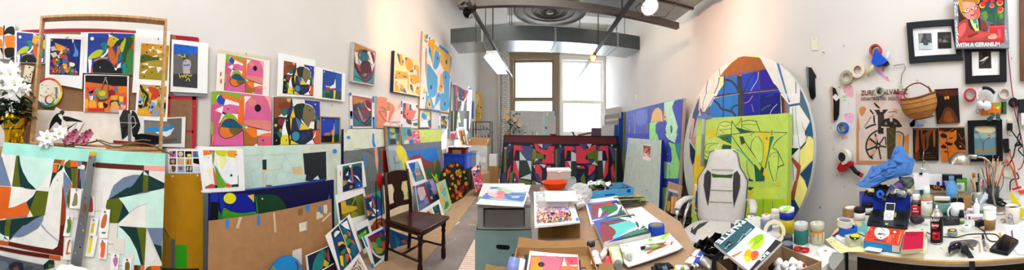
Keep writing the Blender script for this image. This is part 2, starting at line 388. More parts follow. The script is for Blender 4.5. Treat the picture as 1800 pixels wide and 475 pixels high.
# brown paper, boards and floor covering
KR=mat('a98a6c','c',a=.12)
def sheet(name,label,cat,pts,h,z=.002,th=.002,kind='c',**k):
 b=MB();b.slab([V(x,y,z+th)for x,y in pts],V(0,0,1),th,h if not isinstance(h,str)else mat(h,kind));return b.build(name,None,None,label,cat,**k)
g0=plz(0)
gp=lambda s:[(max(g0(c).x,-2.37),g0(c).y)for c in q(s)]
sheet('kraft_paper','long brown kraft paper laid on the floor along the left wall','floor paper',gp('N6 -200 700 1000 700 1040 473 N5 1480 355 1700 55 1810 -70 1700 -90 1500 -40 1200 150 600 420 N6 -400 300'),KR)
sheet('kraft_paper','brown kraft paper sheet on the far floor near the window','floor paper',gp('C6 40 100 150 60 330 60 345 100 250 180 60 240'),'b09a84',.0045)
o=sheet('floor_mat','pale pink slatted board strip lying on the floor beside the teal box','mat',gp('N6 1475 473 1640 160 1700 160 1700 560 1430 560'),'e8cfc0',.002,.006)
mm=MB()
for i in range(16):
 y=175+i*21;art(mm,plz(.0085),q('N6 1430 560 1440 473 1640 160 1700 160 1700 560'),None,'N6 /865 3 1200 %d 1700 %d'%(y,y+12))
mm.build('slat_line',None,o)
for s,l in(('n6 /e8e6e2 26 493 -13 -21 16 -17 22','worn white tape strip on the grey floor, upper piece right of the dark chair'),('n6 /e8e6e2 20 427 55 -29 32','worn white tape strip on the floor behind the front leg of the dark chair'),('c7 (9ab88a 8 7 90 13 1 13 1','short green tape mark on the floor left of the grey tray')):
 mt=MB();art(mt,g0.off(.003),q('N6 900 600 900 -200 1800 -200 1800 600'),None,s);mt.build('floor_tape',None,None,l,'tape')
# ducts, rails and ceiling fittings
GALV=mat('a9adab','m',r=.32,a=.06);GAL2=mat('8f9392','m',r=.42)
zb_=3.42;a0,a1=plz(zb_)((792,76.5)),plz(zb_)((1124,87.5));a1=V(min(a1.x,2.38),a1.y,zb_);a0=V(max(a0.x,-2.38),a0.y,zb_)
def duct_box(b,p0,p1,depth,h,m):
 d=(p1-p0).normalized();n=V(-d.y,d.x,0)
 if n.y<0:n=-n
 b.slab([p0,p1,p1+V(0,0,h),p0+V(0,0,h)],-n,depth,m)
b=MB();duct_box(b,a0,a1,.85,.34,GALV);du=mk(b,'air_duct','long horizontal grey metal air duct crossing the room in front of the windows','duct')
part(du,'front_face',lambda b:duct_box(b,a0+V(0,-.004,.002),a1+V(0,-.004,.002),.003,.336,mat('565a5b','m',r=.5)))  # thin darker skin: the dark reflection on this side put into its colour
for t in(.165,.535,.87):
 p=a0.lerp(a1,t);d=(a1-a0).normalized()
 part(du,'duct_seam',lambda b:duct_box(b,p-d*.02+V(0,-.012,-.012),p+d*.02+V(0,-.012,-.012),.874,.364,GAL2))
b=MB();b.box((1.33,3.2,3.42),(1.55,1.36,.44),mat('9a9c98','m',r=.5));d2=mk(b,'air_duct','grey metal air duct near the ceiling above the bright clamp lamp','duct')
part(d2,'duct_seam').box((1.33,3.35,3.42),(1.59,.04,.48),mat('5d4a44','m'))
part(d2,'duct_seam').box((1.33,2.9,3.42),(1.59,.04,.48),mat('5d4a44','m'))
cz=plz(4.0)(q('966.7 19')[0])
dm=mat('a9a29b','m',r=.5)
b=MB();b.lathe([(.80,.0),(.79,-.03),(.70,.02),(.60,.07),(.3,.2),(.3,1.28)],cz,dm,64);df=mk(b,'ceiling_diffuser','large round metal ceiling air diffuser with concentric rings','air vent')
for r0,r1,z in((.57,.47,-.005),(.40,.30,-.02),(.23,.12,-.035)):
 part(df,'diffuser_ring').lathe([(r0,z),(r0-.015,z-.012),(r1,z+.05),(r1-.01,z+.06),(r0-.02,z+.01),(r0,z)],cz,dm,48,caps=False)
part(df,'diffuser_hub').lathe([(.09,-.03),(.08,-.045),(.0015,-.05)],cz,dm,32,caps=False)
b0,b1=plz(2.87)((806,13.5)),plz(2.87)((1194,50));bd=(b1-b0).normalized()
b=MB();duct_box(b,b0,b1,.07,.085,mat('5e564f','m',r=.4));mk(b,'ceiling_rail','grey brown metal crossbeam hanging across the top of the room','rail')
RM=mat('5c5a58','m',r=.4)
b=MB();b.box((-.84,5.02,2.845),(.04,4.3,.045),RM);mk(b,'ceiling_rail','thin metal rail above the fluorescent strip light, running toward the window','rail')
b=MB();b.box((.98,4.95,2.845),(.045,5.0,.045),RM);mk(b,'ceiling_rail','thin metal rail with the small copper spotlight clipped to it','rail')
def rod(px,y0,z0,z1,label):
 a=(px-VX)/F;b=MB();b.tube([(y0*tan(a),y0,z0),(y0*tan(a),y0,z1)],.009 if z0>3 else.011,RM,6)
 b.build('hanging_rod',None,None,label,'rod','metal rods hanging from the ceiling')
for px,y0,z0 in((853.5,5.95,3.76),(866.5,4.42,2.868),(896,6.2,3.76),(899.5,6.2,3.76),(1051.5,4.64,2.868),(1083.5,6.25,3.76),(1019,6.15,3.76),(1098,6.3,3.76),(1093.5,3.35,2.955),(828,3.12,2.955)):
 rod(px,y0,z0,ZC,'thin metal hanging rod holding up a duct or rail from the ceiling')
# fluorescent strip light
o=empty('fluorescent_light',(-.86,5.05,2.62),'lit white fluorescent strip light hanging under the left rail','ceiling light')
part(o,'housing').slab([V(-.95,4.4,2.68),V(-.95,5.7,2.68),V(-.77,5.7,2.68),V(-.77,4.4,2.68)],V(0,0,-1),.05,mat('d8d8d4','m',r=.4))
part(o,'reflector',lambda b:[b.slab([V(-.95,4.4,2.68),V(-.95,5.7,2.68),V(-1.0,5.7,2.63),V(-1.0,4.4,2.63)],V(.7,0,-.7),.004,mat('eee')),b.slab([V(-.77,4.4,2.68),V(-.77,5.7,2.68),V(-.72,5.7,2.63),V(-.72,4.4,2.63)],V(-.7,0,-.7),.004,mat('eee'))])
for x in(-.91,-.81):part(o,'tube_lamp').tube([(x,4.44,2.655),(x,5.66,2.655)],.014,mat('f6fbff','lamp',e=9),10)
light('fluorescent_glow','AREA',(-.86,5.05,2.6),22,(.95,1,1),.2,1.2,aim=(-.86,5.05,0)).visible_camera=True
for y in(4.5,5.6):part(o,'hanger').tube([(-.86,y,2.73),(-.84,y,2.83)],.004,RM,6)
# copper spotlight on the right rail, warm lamp on the left rail end, bright clamp lamp
def spot(name,label,c,aim,h,r,L_,e,glow,sp=1.7,cl=None,energy=30,gcol=(1,.62,.34)):
 c=Vector(c);d=(Vector(aim)-c).normalized();o=empty(name,c,label,'lamp')
 part(o,'lamp_shade').lathe([(r*.32,-L_),(r*.4,-L_*.8),(r*.5,-L_*.45),(r*.9,-L_*.1),(r,0),(r*.96,0),(r*.86,-L_*.1),(r*.46,-L_*.45),(r*.3,-L_*.78)],c,mat(h,'m',r=.25),24,d,caps=False)
 part(o,'bulb').lathe([(r*.12,-L_*.7),(r*.3,-L_*.4),(r*.52,-L_*.12),(r*.45,L_*.06),(r*.15,L_*.14)],c,mat(glow,'lamp',e=e),16,d)
 part(o,'bracket').tube([c-d*L_,c-d*L_+V(0,0,.05),V(c.x,c.y,2.83)]if cl is None else[c-d*L_,cl],.008,mat('333','p'),6)
 light(name+'_glow','SPOT',c+d*.03,energy,gcol,.04,aim=c+d,spot=sp,blend=.9)
 return o
spot('spotlight','small copper spotlight on the right rail in front of the window',(.95,4.95,2.75),(-.6,3,1.2),'c98a5a',.075,.13,12,'ffc98a',energy=12)
spot('spotlight','dark clamp spotlight at the left end of the crossbeam, lighting the wall',(-.92,3.14,2.83),(-2.4,4.35,3.1),'222222',.06,.12,10,'ffe0b8',sp=1.7,energy=85,gcol=(1,.55,.27),cl=V(-.95,3.12,2.9))
cb=D(q('1143 13')[0],2.75)
spot('clamp_lamp','bright clamp lamp with a glowing white bulb hung near the duct',cb,(cb.x+.25,cb.y-1.2,cb.z-1.6),'d8d8d8',.10,.16,14,'ffffff',sp=2.4,energy=22,gcol=(1,.9,.82),cl=cb+V(.05,.3,.20))
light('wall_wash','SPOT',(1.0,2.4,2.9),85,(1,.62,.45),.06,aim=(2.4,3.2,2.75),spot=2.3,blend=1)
b=MB();b.tube([D(p,2.7)for p in q('C2 760 30 700 80 740 150 775 185 790 90 770 40')],.004,mat('111','p'),6);b.tube([D(p,2.7)for p in q('C2 790 60 840 120 890 175 1020 180 1060 120 1150 20 1160 -20')],.004,mat('111','p'),6)
mk(b,'cable','black cord looping beside the bright clamp lamp','cord')
b=MB();b.tube([V(.99,3.4,2.82),V(.99,3.6,2.6),V(1.0,4.4,2.65),V(.97,4.9,2.8)],.003,mat('777','p'),5);mk(b,'cable','thin grey cord drooping along the right rail','cord')
b=MB();b.tube([V(.9,5.0,2.82),V(.93,5.0,2.55),V(.9,5.0,2.25),V(.96,5.0,2.2),V(.97,5.0,2.35),V(.93,5.0,2.5)],.004,mat('999','p'),5);mk(b,'hanging_loop','thin wire loop hanging under the copper spotlight','wire')
b=MB();b.tube([V(-.93,3.05,2.93),V(-.99,3.0,2.86),V(-.92,3.0,2.8),V(-.86,3.02,2.85),V(-.9,3.05,2.93),V(-.97,3.06,2.9)],.006,mat('2a211c','p'),6);mk(b,'cable','tangled dark cord at the left end of the crossbeam','cord')
b=MB();b.tube([V(-.78,3.0,2.95),V(-.77,3.02,2.4)],.0035,mat('5a3a30','p'),5);b.lathe([(.012,0),(.018,.02),(.016,.06),(.008,.08)],(-.78,3.0,2.78),mat('111','p'),10)
mk(b,'cable','cord with a black plug hanging beside the left rail','cord')
# left wall: pinned prints and hung canvases
LW=plx(XL);lw=lambda d:LW.off(d)
G_='prints pinned to the left wall'
o=pic('cork_board','long brown cork board edged in dark red tape behind the pinned prints','board',lw(.02),'Q 38 54 350 68 346 262 34 250',.018,'8f6a4c',None,kind='c',skind='c')
for s in('''Q a01830 38 53.5 242 56 242 61 38 60
Q a01830 309 62 349 66 349 73 309 70
Q b5283c 295 168 345 170 344.5 176 294 174
Q b5283c 338 170 345.5 170 344 261 337 261
Q b5283c 294 170 300 170 299 201 293 202
Q b5283c 326 229 340 230 340 234 326 233
Q a01830 28 120 32 120 31 142 27 142''').split('\n'):part(o,'red_tape',lambda b:art(b,lw(.0205),q('Q 26 50 352 60 350 266 26 262'),None,s))
pic('foam_board','plain white foam board leaning at the foot of the wall inside the wooden frame','board',lw(.034),'L3 375 18 1290 60 1290 410 360 385',.008,'e6e0d6',None)
A1='''l1 ~e07a1c 0 -7 13 7 0 20 -10 5 -16 -5 0 -27;111 12 -10 5 0 -5 110;~0c0c0c 15 22 5 -19 17 -10 13 5 0 25 -20 -5;~e07a1c 17 28 16 -3 20 3 2 35 -5 8 -27 -3 -5 -15;~e07a1c 0 38 7 5 3 20 -10 2 -10 -8;~0c0c0c 17 72 30 -4 6 15 -3 14 -13 6 -17 -3;~0c0c0c 0 72 8 0 5 38 -1 5 -5 -48 -10 16;c8702a 9 67 5 0 0 45 -4 0;~111 35 107 15 -7 1 12 -14 0'''
pic(AP,'print of bold black and orange petal shapes at the far left edge',PRT,lw(.045),'Q -34 34 27 40 25 105 -36 103',.004,'cdd0cc','cdd0cc',A1,group=G_)
BIRD='''l1 oeee 324 36 19;~d9c62a 383 20 34 18 -5 7 -29 -20;f0efe8 383 20 39 22 -14 8 -26 -3;~e0a020 383 33 10 -5 15 4 5 11 -8 10 -13 14 -15 -10;~b8c832 397 29 11 3 5 11 -8 9 -10 -9;o111 400 38 7;5a4634 377 57 15 10 16 16 7 27 -5 37 -12 -14 -15 -33;~c8622a 382 67 13 3 10 23 3 27 -8 8 -15 -18 -6 -23;~1f7f78 353 57 9 -7 11 2 5 8 -3 13 -15 17 -10 -10 13 -8;o111 366 60 6;~b5c426 310 102 17 -17 20 -10 15 3 -9 19 -20 8 -16 2;~ece8e0 353 100 17 -13 8 -17 2 13 -17 19;c9952f 330 112 23 -9 27 -3 -2 7 -25 0 -20 9;~15151a 328 127 15 -14 24 -3 20 10 16 23 7 17 -82 0 0 -20;oeee 352 137 6;~3d7a3a 422 63 21 -30 17 -5 15 2 0 130 -38 0 3 -27 -12 -23 5 -27;~284f20 443 33 15 -4 9 21 -17 33 -7 27 10 50 -16 0 -7 -50 7 -43;~b8c832 442 35 -5 32 -9 18 -5 -18 7 -24;~d8402c 475 47 -8 3 -4 17 9 11 3 0;~2c332c 403 63 10 -20 24 -6 -17 20;c8702a 413 63 10 -3 0 23 -8 14 -2 36 -6 -23;1f7f78 423 85 7 2 -7 30 -6 -4;f0efe8 415 128 10 -8 -2 20 -18 10;f0efe8 310 107 13 3 -1 23 3 27 -12 0;d83a2c 321 130 7 27 0 16 -10 0;~1f7f78 428 133 15 -13 0 40 0 13 -15 0;~2b2b34 410 147 10 -9 10 9 0 16 -17 0;l2 181a20 328 0 102 0 0 18 -102 -2;1f7f78 430 0 17 0 0 20 -17 -1;~3d7a3a 447 0 20 0 -2 22 -18 -1;eee 402 0 10 0 -3 8 -4 -1'''
pic(AP,'smaller print of a yellow and green bird half hidden by the left frame bar',PRT,lw(.040),'L1 158 25 480 60 475 372 152 362',.002,'f2f1ee','2b3f96',BIRD,warp=(q('L1 930 50 1422 58 915 467'),q('L1 177 40 572 55 170 395')),img='L1 177 40 475 68 470 365 175 358',face='printed_image',group=G_)
pic(AP,'large print of a green bird on deep blue in the middle of the board',PRT,lw(.042),'L1 852 42 1432 52 L2 1400 70 872 50',.002,'f2f1ee','2b3f96',BIRD,img='L1 930 50 1422 58 L2 1398 66 L1 915 467',face='printed_image',group=G_)
random.seed(3)
def shards(tile,poly,cols,n,rmin,rmax,seed=1):
 rg=random.Random(seed);xs=poly[::2];ys=poly[1::2];pts=list(zip(xs,ys));out=[]
 def ins(x,y):
  c=False
  for i in range(len(pts)):
   (x1,y1),(x2,y2)=pts[i-1],pts[i]
   if(y1>y)!=(y2>y)and x<(x2-x1)*(y-y1)/(y2-y1)+x1:c=not c
  return c
 while len(out)<n:
  x,y=rg.uniform(min(xs),max(xs)),rg.uniform(min(ys),max(ys))
  if not ins(x,y):continue
  r=rg.uniform(rmin,rmax);k=rg.choice((3,4,4,5));a0=rg.uniform(0,6.3)
  out.append('%s %s%s %s'%(tile,rg.choice(('','','~')),rg.choice(cols),' '.join('%.1f %.1f'%(x+r*rg.uniform(.6,1.2)*cos(a0+6.283*i/k),y+r*rg.uniform(.6,1.2)*sin(a0+6.283*i/k))for i in range(k))))
 return '\n'.join(out)
WARM=['e0622a','e8a12a','d8382c','f0c22e','2a6aa8','1f7a5c','8a3a2a','eee4c8','284a8a','c84a24','3a8a4a']
pic(AP,'tall print of orange fish shards on navy blue, white border, left side of frame',PRT,lw(.046),'L1 487 60 890 66 L2 865 220 475 150',.002,'efeeec','1c2466','l1 ~182a7a 253 40 30 -1 -3 61 -23 0;~5a8ac8 260 50 7 17 8 16 -2 15 -16 -1 6 -17;eee 253 39 7 0 -2 11 -3 1;oe8c82a 182 41 8\n'+'l1 e8a12a 192 50 38 15 7 18 -20 4 -17 -10;c8b4c0 178 65 14 -3 8 15 -18 3;d8d4b0 177 88 20 -5 6 14 -16 6\n'+shards('L1',[540,340,600,290,640,210,720,210,740,320,790,360,800,470,560,480,530,430],WARM,60,12,34,5)+'\n'+shards('L2',[530,0,800,0,800,70,560,50,530,30],WARM,34,10,26,6),img='L1 533 105 855 118 L2 835 77 522 65',face='printed_image',group=G_)
FISH='''l1 ~c8901c 497 53 36 2 -3 18 -33 7;eee9da 533 67 10 -10 7 23 -13 2;eee9da 522 72 11 1 -3 15;~d8a02a 542 58 31 2 7 20 -20 2 -17 -10;~c89020 530 80 10 -8 10 11 -3 9 -17 -4;eee9da 550 72 23 11 -20 7;~4a5a20 493 97 20 -5 27 8 20 3 -3 10 -37 2 -27 5;~c89a24 557 90 23 -7 15 14 -15 6 -20 -3;eee9da 533 100 20 -7 0 7;eee9da 560 105 20 2 -3 6 -17 -3;~a8922c 520 117 47 -4 6 20 -53 0;eee9da 497 125 23 -3 0 8;eee9da 520 132 27 3 -27 10;~8a7a20 493 133 27 -1 -2 15 -25 3;eee9da 550 135 20 2 -15 16;~a08a24 520 147 17 -10 13 10 0 10 -40 0;o222 517 57 7;o222 566 67 7;o222 540 81 6;o222 516 85 8;o222 503 103 7;o222 570 93 6;o222 571 122 6;o222 504 137 7;l2 a08a24 488 0 100 0 -1 43 -99 -6;eee9da 495 15 25 -12 -13 17;eee9da 550 0 20 0 -15 17;o222 534 15 7;o222 507 30 7'''
pic(AP,'tall print of mustard yellow fish with white triangles beside right frame bar',PRT,lw(.043),'L1 1436 5 1795 32 L2 1780 270 1393 258',.002,'edecea','b48a24',FISH,img='L1 1490 155 1785 182 L2 1762 132 1465 112',face='printed_image',group=G_)
pic(AP,'crowded yellow, red and black fish print pinned low beside the right frame bar',PRT,lw(.052),'L2 1450 118 1782 136 L3 1762 143 1422 120',.003,'f0efed','c89a30',shards('L2',[1480,180,1750,190,1745,470,1460,470],['d8382c','e8a12a','2a3a2a','8aa8c8','e8d8a8','c85a28','1a1a1a','f0c22e','6a8a4a','b8c8d0'],70,18,44,8)+'\nl2 ~1c2a18 495 62 12 15 16 20 -8 30 -12 13 7 -30 -13 -27;/b8c23a 9 503 87 10 13 -6 17;~c8402a 520 67 27 3 13 17 -10 20 -20 3 3 -20;~8aa0c0 525 127 15 -7 7 20 -14 7;o223a6a 535 137 14;l3 ~d8a82c 487 7 26 -7 17 20 0 7 -45 -4;~8a9ab0 540 7 20 3 -7 18 -20 0',img='L2 1476 170 1760 190 L3 1742 95 1448 72',face='printed_image',group=G_)
AB='''l2 141014 300 25 148 3 -1 35 -54 0 -33 -8 -60 -7;~d8662a 302 50 48 7 -3 10 -45 0;d84a2a 302 67 48 -2 -13 28 -30 4;~8a8a4a 340 67 33 13 4 17 -14 16 -16 -3 -9 -17;~d8c038 350 77 20 6 -3 14 -17 -2;~d8682c 347 55 46 7 -10 18 -16 -3;o8a1c20 393 90 38 44;~2a5a48 343 97 10 13 24 -3 -10 8 -20 -2;eee 315 97 12 0 -1 15 -11 -1;3a8a98 327 97 10 1 -1 15 -10 -1;~5a7aa8 312 80 18 8 3 -16 -13 25 -10 -4;~e8b02e 298 110 12 2 -2 28 -8 10 -3 -17;~e8a02c 315 115 23 2 2 20 -10 10 -17 -4;c83030 340 113 27 4 0 40 -55 0 0 -10 28 -4;~d8782c 345 120 32 3 3 17 -17 10 -15 -7;~e8c030 348 122 15 1 -1 17 -12 -2;~241818 363 122 17 6 -7 12 -8 -3;~3a2030 388 117 12 -5 17 3 3 18 -32 -1;~c8a0a0 390 133 3 -13 20 0 4 37 -25 0;oe0a82c 403 133 36 38;e0702a 367 143 21 4 0 10 -21 0;~d8a830 390 97 23 0 -3 15 -17 -2;e07a2c 413 63 34 2 -1 22 -29 3;5a7090 400 65 15 2 -2 20 -8 -7;d8c23a 418 98 17 2 -2 20 -13 -3;5a8a9a 418 118 19 4 -2 8 -17 -3;c83a30 435 100 12 2 -1 38 -13 -7;c8a8a0 423 128 20 2 -1 10 -12 7;e0782c 417 130 13 17 -3 10 -10 0;l3 d8782c 298 0 12 0 -2 13 -10 -1;c83030 310 0 57 0 -2 15 -55 -2;e0782c 367 0 23 0 -2 17 -21 -2;c8a0a0 393 0 24 0 1 17 -25 0;l2 /2a1a18 5 367 117 -1 40;(2a1a18 5 307 67 13 30 -8 13;(2a1a18 5 338 93 9 20 30 -3 6 -13'''
pic(AP,'square orange and red abstract print with a black band across its top',PRT,lw(.044),'L2 888 65 1360 80 L3 1352 56 880 38',.003,'f2f1ef','d8602c',AB,img='L2 900 75 1343 85 L3 1338 51 893 36',face='printed_image',group=G_)
b=MB();p5=lw(.055);b.tube([p5(c)for c in q('L2 1055 245 1095 150 1112 110')],[.003,.005,.006],mat('9a9488','m'),6);b.tube([p5(c)for c in q('L2 1147 280 1135 170 1116 110')],[.003,.005,.006],mat('9a9488','m'),6);b.lathe([(.011,-.006),(.011,.006)],p5(q('L2 1115 105')[0]),mat('8a8478','m'),12,(1,0,0));b.tube([p5(c)for c in q('L2 1118 105 1121 60')],.003,mat('777','m'),6)
mk(b,'dividers','metal drawing dividers hanging open over the orange abstract print','dividers')
# colour wheel
pcw=lw(.048);cc=pcw(q('L2 508 255')[0])
WH=['c8182a','d8402a','e8702a','e8a02a','f0d02a','b8c82e','4a9a3a','1f7a5a','1f6a8a','2a3a9a','4a2a7a','8a1a5a']
b=MB();RX=.135
for i in range(12):
 g=lambda r,a:pcw.p*0+V(cc.x,cc.y+r*sin(radians(a)),cc.z+r*cos(radians(a)))
 b.add([g(RX,i*30-30+t)for t in range(0,31,5)]+[g(RX*.86,i*30-30+t)for t in range(30,-1,-5)],[tuple(range(14))],mat(WH[i]))
b.add([V(cc.x-.001,cc.y+RX*.87*sin(i*PI/16),cc.z+RX*.87*cos(i*PI/16))for i in range(32)],[tuple(range(32))],mat('e6dfcc','r'))
b.lathe([(RX,-.003),(RX,-.001)],cc-V(.001,0,0),mat('ddd','r'),32,(1,0,0))
for(x,y,h)in((445,175,'2a2a6a'),(490,187,'e0906a'),(450,205,'d8c4a8'),(507,218,'8a4a2a'),(485,252,'222'),(550,268,'c8902a'),(430,287,'c83a3a'),(460,297,'c83a3a'),(485,306,'c83a3a')):
 p=pcw.off(.001)(q('L2 %d %d'%(x,y))[0]);b.add([p+V(0,-.006,-.005),p+V(0,.006,-.003),p+V(0,.006,.006),p+V(0,-.006,.004)],[(0,1,2,3)],mat(h))
c2=pcw.off(.001)(q('L2 523 332')[0])
for i in range(12):
 g=lambda r,a:V(c2.x,c2.y+r*sin(radians(a)),c2.z+r*cos(radians(a)))
 b.add([g(.047,i*30+t)for t in range(0,31,6)]+[g(.033,i*30+t)for t in range(30,-1,-6)],[tuple(range(12))],mat(WH[(i+3)%12]))
cw=mk(b,'color_wheel','round artist colour wheel chart pinned behind the left frame bar','colour wheel')
def text(s,size,m,parent,o,xdir,ydir,name='lettering',label=None,ext=.0004,cat=None,bold=0,align='LEFT',sx=1.0,fit=0):
 cu=bpy.data.curves.new('t','FONT');cu.body=s;cu.size=size;cu.extrude=ext;cu.align_x=align;cu.offset=bold
 ob=bpy.data.objects.new('t',cu);C.objects.link(ob);dg=bpy.context.evaluated_depsgraph_get();me=bpy.data.meshes.new_from_object(ob.evaluated_get(dg));C.objects.unlink(ob);bpy.data.objects.remove(ob)
 x=Vector(xdir).normalized();y=Vector(ydir);y=(y-x*y.dot(x)).normalized();z=x.cross(y)
 org=Vector(parent['_o'])if parent is not None else Vector((0,0,0));o=Vector(o)-org
 if fit:sx=fit/max(v.co.x for v in me.vertices)
 for v in me.vertices:v.co=o+x*v.co.x*sx+y*v.co.y+z*(v.co.z+.0012)
 me.materials.clear();me.materials.append(m);ob=bpy.data.objects.new(name,me);C.objects.link(ob)
 if parent is not None:ob.parent=parent
 return ob
text('wheel',.045,mat('6a675f'),cw,pcw.off(.001)(q('L2 608 325')[0]),(0,0,1),(0,-1,0),bold=.0006);text('olor',.036,mat('5a574f'),cw,pcw.off(.001)(q('L2 405 372')[0]),(0,1,-.25),(0,.25,1),bold=.0006)
pic('swatch_card','small cream card with paint dots hanging left of the wooden frame bar','c',lw(.047),'L1 265 385 360 402 L2 325 155 235 130',.002,'d8cfb4','d8cfb4','l1 o111 103 137 9;o8a5a1c 113 154 8;l2 o8a5a1c 113 13 8;o223 107 22 9;o8a1c20 92 28 8;o8a1c20 97 33 8;o3a7a9a 83 33 9;o3a9ac0 103 43 10;o7a2a20 106 32 8;o5a2a20 88 35 7')
o=pic(AP,'tilted ink drawing of a black bird with a spread tail inside the frame',PRT,lw(.05),'L3 592 -12 882 148 800 300 470 225',.002,'e9e6e0','e9e6e0','''l3 ~121214 200 20 13 0 4 23 -4 20 -13 -13 -13 10 -14 18 4 -25 10 -20;141416 220 28 20 2 53 17 -3 3 -37 -3 -20 1 -11 -8;~3a3a16 210 13 8 -5 9 5 -5 12 -9 -2;~eee 205 25 12 -2 3 17 -7 -2;111 237 70 40 -23 -37 28 2 7 -5 -2;a8c0c8 253 83 20 -36 -6 20;c8202a 235 60 13 2 -10 2''')
o=pic(AP,'black and grey paper cutouts of a figure pinned low in the frame',PRT,lw(.052),'L3 1250 20 1520 30 1520 350 1290 370',.003,'e0dfdc','e0dfdc','''l3 ~2a2a2c 437 3 13 -1 8 11 2 37 -2 33 -28 27 -10 -43 -2 -24 9 -23;777 450 20 12 0 0 100 -12 0;~17171a 463 13 14 4 13 30 3 20 -13 30 -13 3 -4 -33;/ddd 4 417 51 66 2;(ddd 5 462 33 8 -3 7 27 -14 15;111 433 67 17 -7 -20 57''')
pic(AP,'grey print of a blue and white bird, half behind the right frame bar',PRT,lw(.045),'L3 1515 115 M3 218 92 208 418 L3 1515 400',.003,'efeeec','6f6b66','''l3 ~7f7b76 510 47 57 -4 33 17 -33 23 -54 17;~1f8fd8 510 72 23 -4 27 2 40 -5 0 12 -33 8 -34 -3 -23 -5;~e8ecec 547 85 33 -3 20 -7 0 18 -20 5 -20 -5;m3 ~1f8fd8 0 67 20 -4 15 5 -15 7 -20 8;~e8ecec 0 87 20 -10 13 -7 -20 27 -13 3;~59554f 0 110 40 -3 0 8 -40 10;o1f8fd8 51 70 8''',img='L3 1520 128 M3 178 105 172 375 L3 1520 385',face='printed_image',group=G_)
# black cloth and red stick on the ledge
b=MB();pp=lw(.12);b.slab([pp(c)for c in q('L3 1415 280 1500 270 1600 285 1690 300 1690 380 1560 395 1430 365')],V(1,0,0),.02,mat('0a0a0c','f'));mk(b,'cloth','crumpled black cloth in the lower right corner of the wooden frame','cloth')
b=MB();b.tube([D(c,2.15)for c in q('L3 1195 355 1400 368 1640 400')],.011,mat('7a1420'),8);mk(b,'red_stick','dark red stick lying along the ledge under the black cutouts','stick')
# portrait print
o=pic(AP,'second grey sheet peeking out beneath the dark blue figure print',PRT,lw(.028),'M1 90 75 455 105 M2 448 240 110 232 78 205',.002,'8c8c8e',None,group=G_)
pic(AP,'print of a pale masked figure on blue and charcoal with yellow scrawl',PRT,lw(.036),'M1 72 55 457 98 M2 447 208 55 188',.002,'f1f1ef','4a4a4c','''m1 2a62b8 30 33 87 10 0 27 -88 -7;~1f5fc8 33 37 80 10 0 20 -46 5 -35 -10;~6a6c70 29 77 31 0 3 56 -23 27 -11 0;~5a5a5c 83 77 32 3 -2 77 -26 0;(e8dc2a 6 47 78 3 -6 8 6 9 2 2 -9 2 12;~b8aeb0 63 100 10 -11 15 4 3 17 -4 17 2 16 -22 0 -4 -20;o111 72 96 6;1f6fd8 64 108 23 -2 0 6 -22 1;m2 3c3c3e 28 0 87 0 -1 51 -86 -8;(e8dc2a 7 50 0 3 13 7 -8 3 7 5 -9 5 10 4 -10 13 5 5 -6;(e8dc2a 7 73 25 9 -10 5 11''',img='M1 92 102 348 133 M2 341 152 84 131',face='printed_image',group=G_)
PINK='''m2 86a82e 163 62 99 5 0 30 -29 -10 -46 10 -24 10;~e8d8e0 182 83 11 -11 20 15 -6 20 -20 -4;~1f4fb0 183 87 12 -14 18 10 -5 24 -11 3 -12 -10;~e8742c 197 68 30 10 33 10 0 12 -27 0 -26 -13;eee 213 88 47 15 0 10 -27 -6 -26 3;~d8649a 203 127 14 -17 16 -3 20 10 7 15 -3 10 -54 -7;o111 222 123 8;eee 172 128 33 -15 -3 21;c85a80 163 107 40 1 -30 22 29 4 -5 26 -34 0;o111 182 144 8;e86c1f 263 78 16 0 -1 82 -20 0 0 -33 5 -27;86a82e 265 80 12 1 0 11 -12 -1;f0e8e0 279 78 24 2 -21 23 -3 57;d8688a 303 80 50 0 20 80 -91 0 1 -57;~e0847a 293 97 14 -10 13 6 -2 17 -16 3;~f0a0a8 350 78 23 4 0 51 -11 -33;o141214 326 120 34 38;m3 c85a80 162 0 38 13 -10 40 -3 34 -20 10 -5 -47;eee 172 7 30 6 -14 44 15 -17 30 -20 24 2 0 21;~7ab82e 193 53 14 -26 20 -9 20 12 10 17 -24 -10 -20 -4 -13 14;~e8dcd0 197 53 16 -18 27 3 -40 25;~14526a 195 67 5 -17 17 -12 23 1 17 14 16 18 -40 1;(e8742c 10 193 67 7 -17 17 -13 23 0 20 15;~d8762a 190 68 43 4 40 3 -26 20 -30 12 -20 -10;~7a5a2a 227 72 46 2 -26 19 -14 -3;d8649a 282 0 88 0 3 80 -90 -18;~e0847a 283 43 89 4 0 33 -45 -10 -42 -10;o141214 326 2 34 36;eb6a1c 258 7 19 0 -5 53 -17 -17;7ab82e 270 60 13 0 -1 13 -9 0;eee 282 63 11 4 -10 8;d8609a 167 132 20 -55 20 30 26 -2 40 -25 4 53;~a8662a 278 80 22 20 20 3 0 24 -17 6 -23 0;~f07a20 283 77 14 -10 25 8 0 25 -19 0;e8e4e0 323 75 50 7 -1 6 -39 9 -10 0;~ee7840 323 100 24 -10 26 -2 0 12 -40 0;d85f7e 328 103 45 -6 0 36 -46 0;o141214 344 114 9;3a8a3a 323 103 5 0 -3 27 -3 -7;eee 310 133 12 -8 5 8;7ab82e 162 50 8 -2 -1 45 -7 0;e8742c 165 97 8 -2 0 15 -10 22;1f5f9a 160 95 5 2 -2 30 -3 0;(1a1418 6 193 65 -4 18 8 17 20 7 30 -12 26 -17;/1a1418 5 274 77 3 56;/1a1418 5 287 63 80 19'''
pic(CP,'pink canvas with a large black dot and orange bird shapes, unframed',PG_,lw(.034),'M2 490 184 1120 240 M3 1120 400 475 398',.03,'d8d4ce','d8688a',PINK,group='canvases on the left wall')
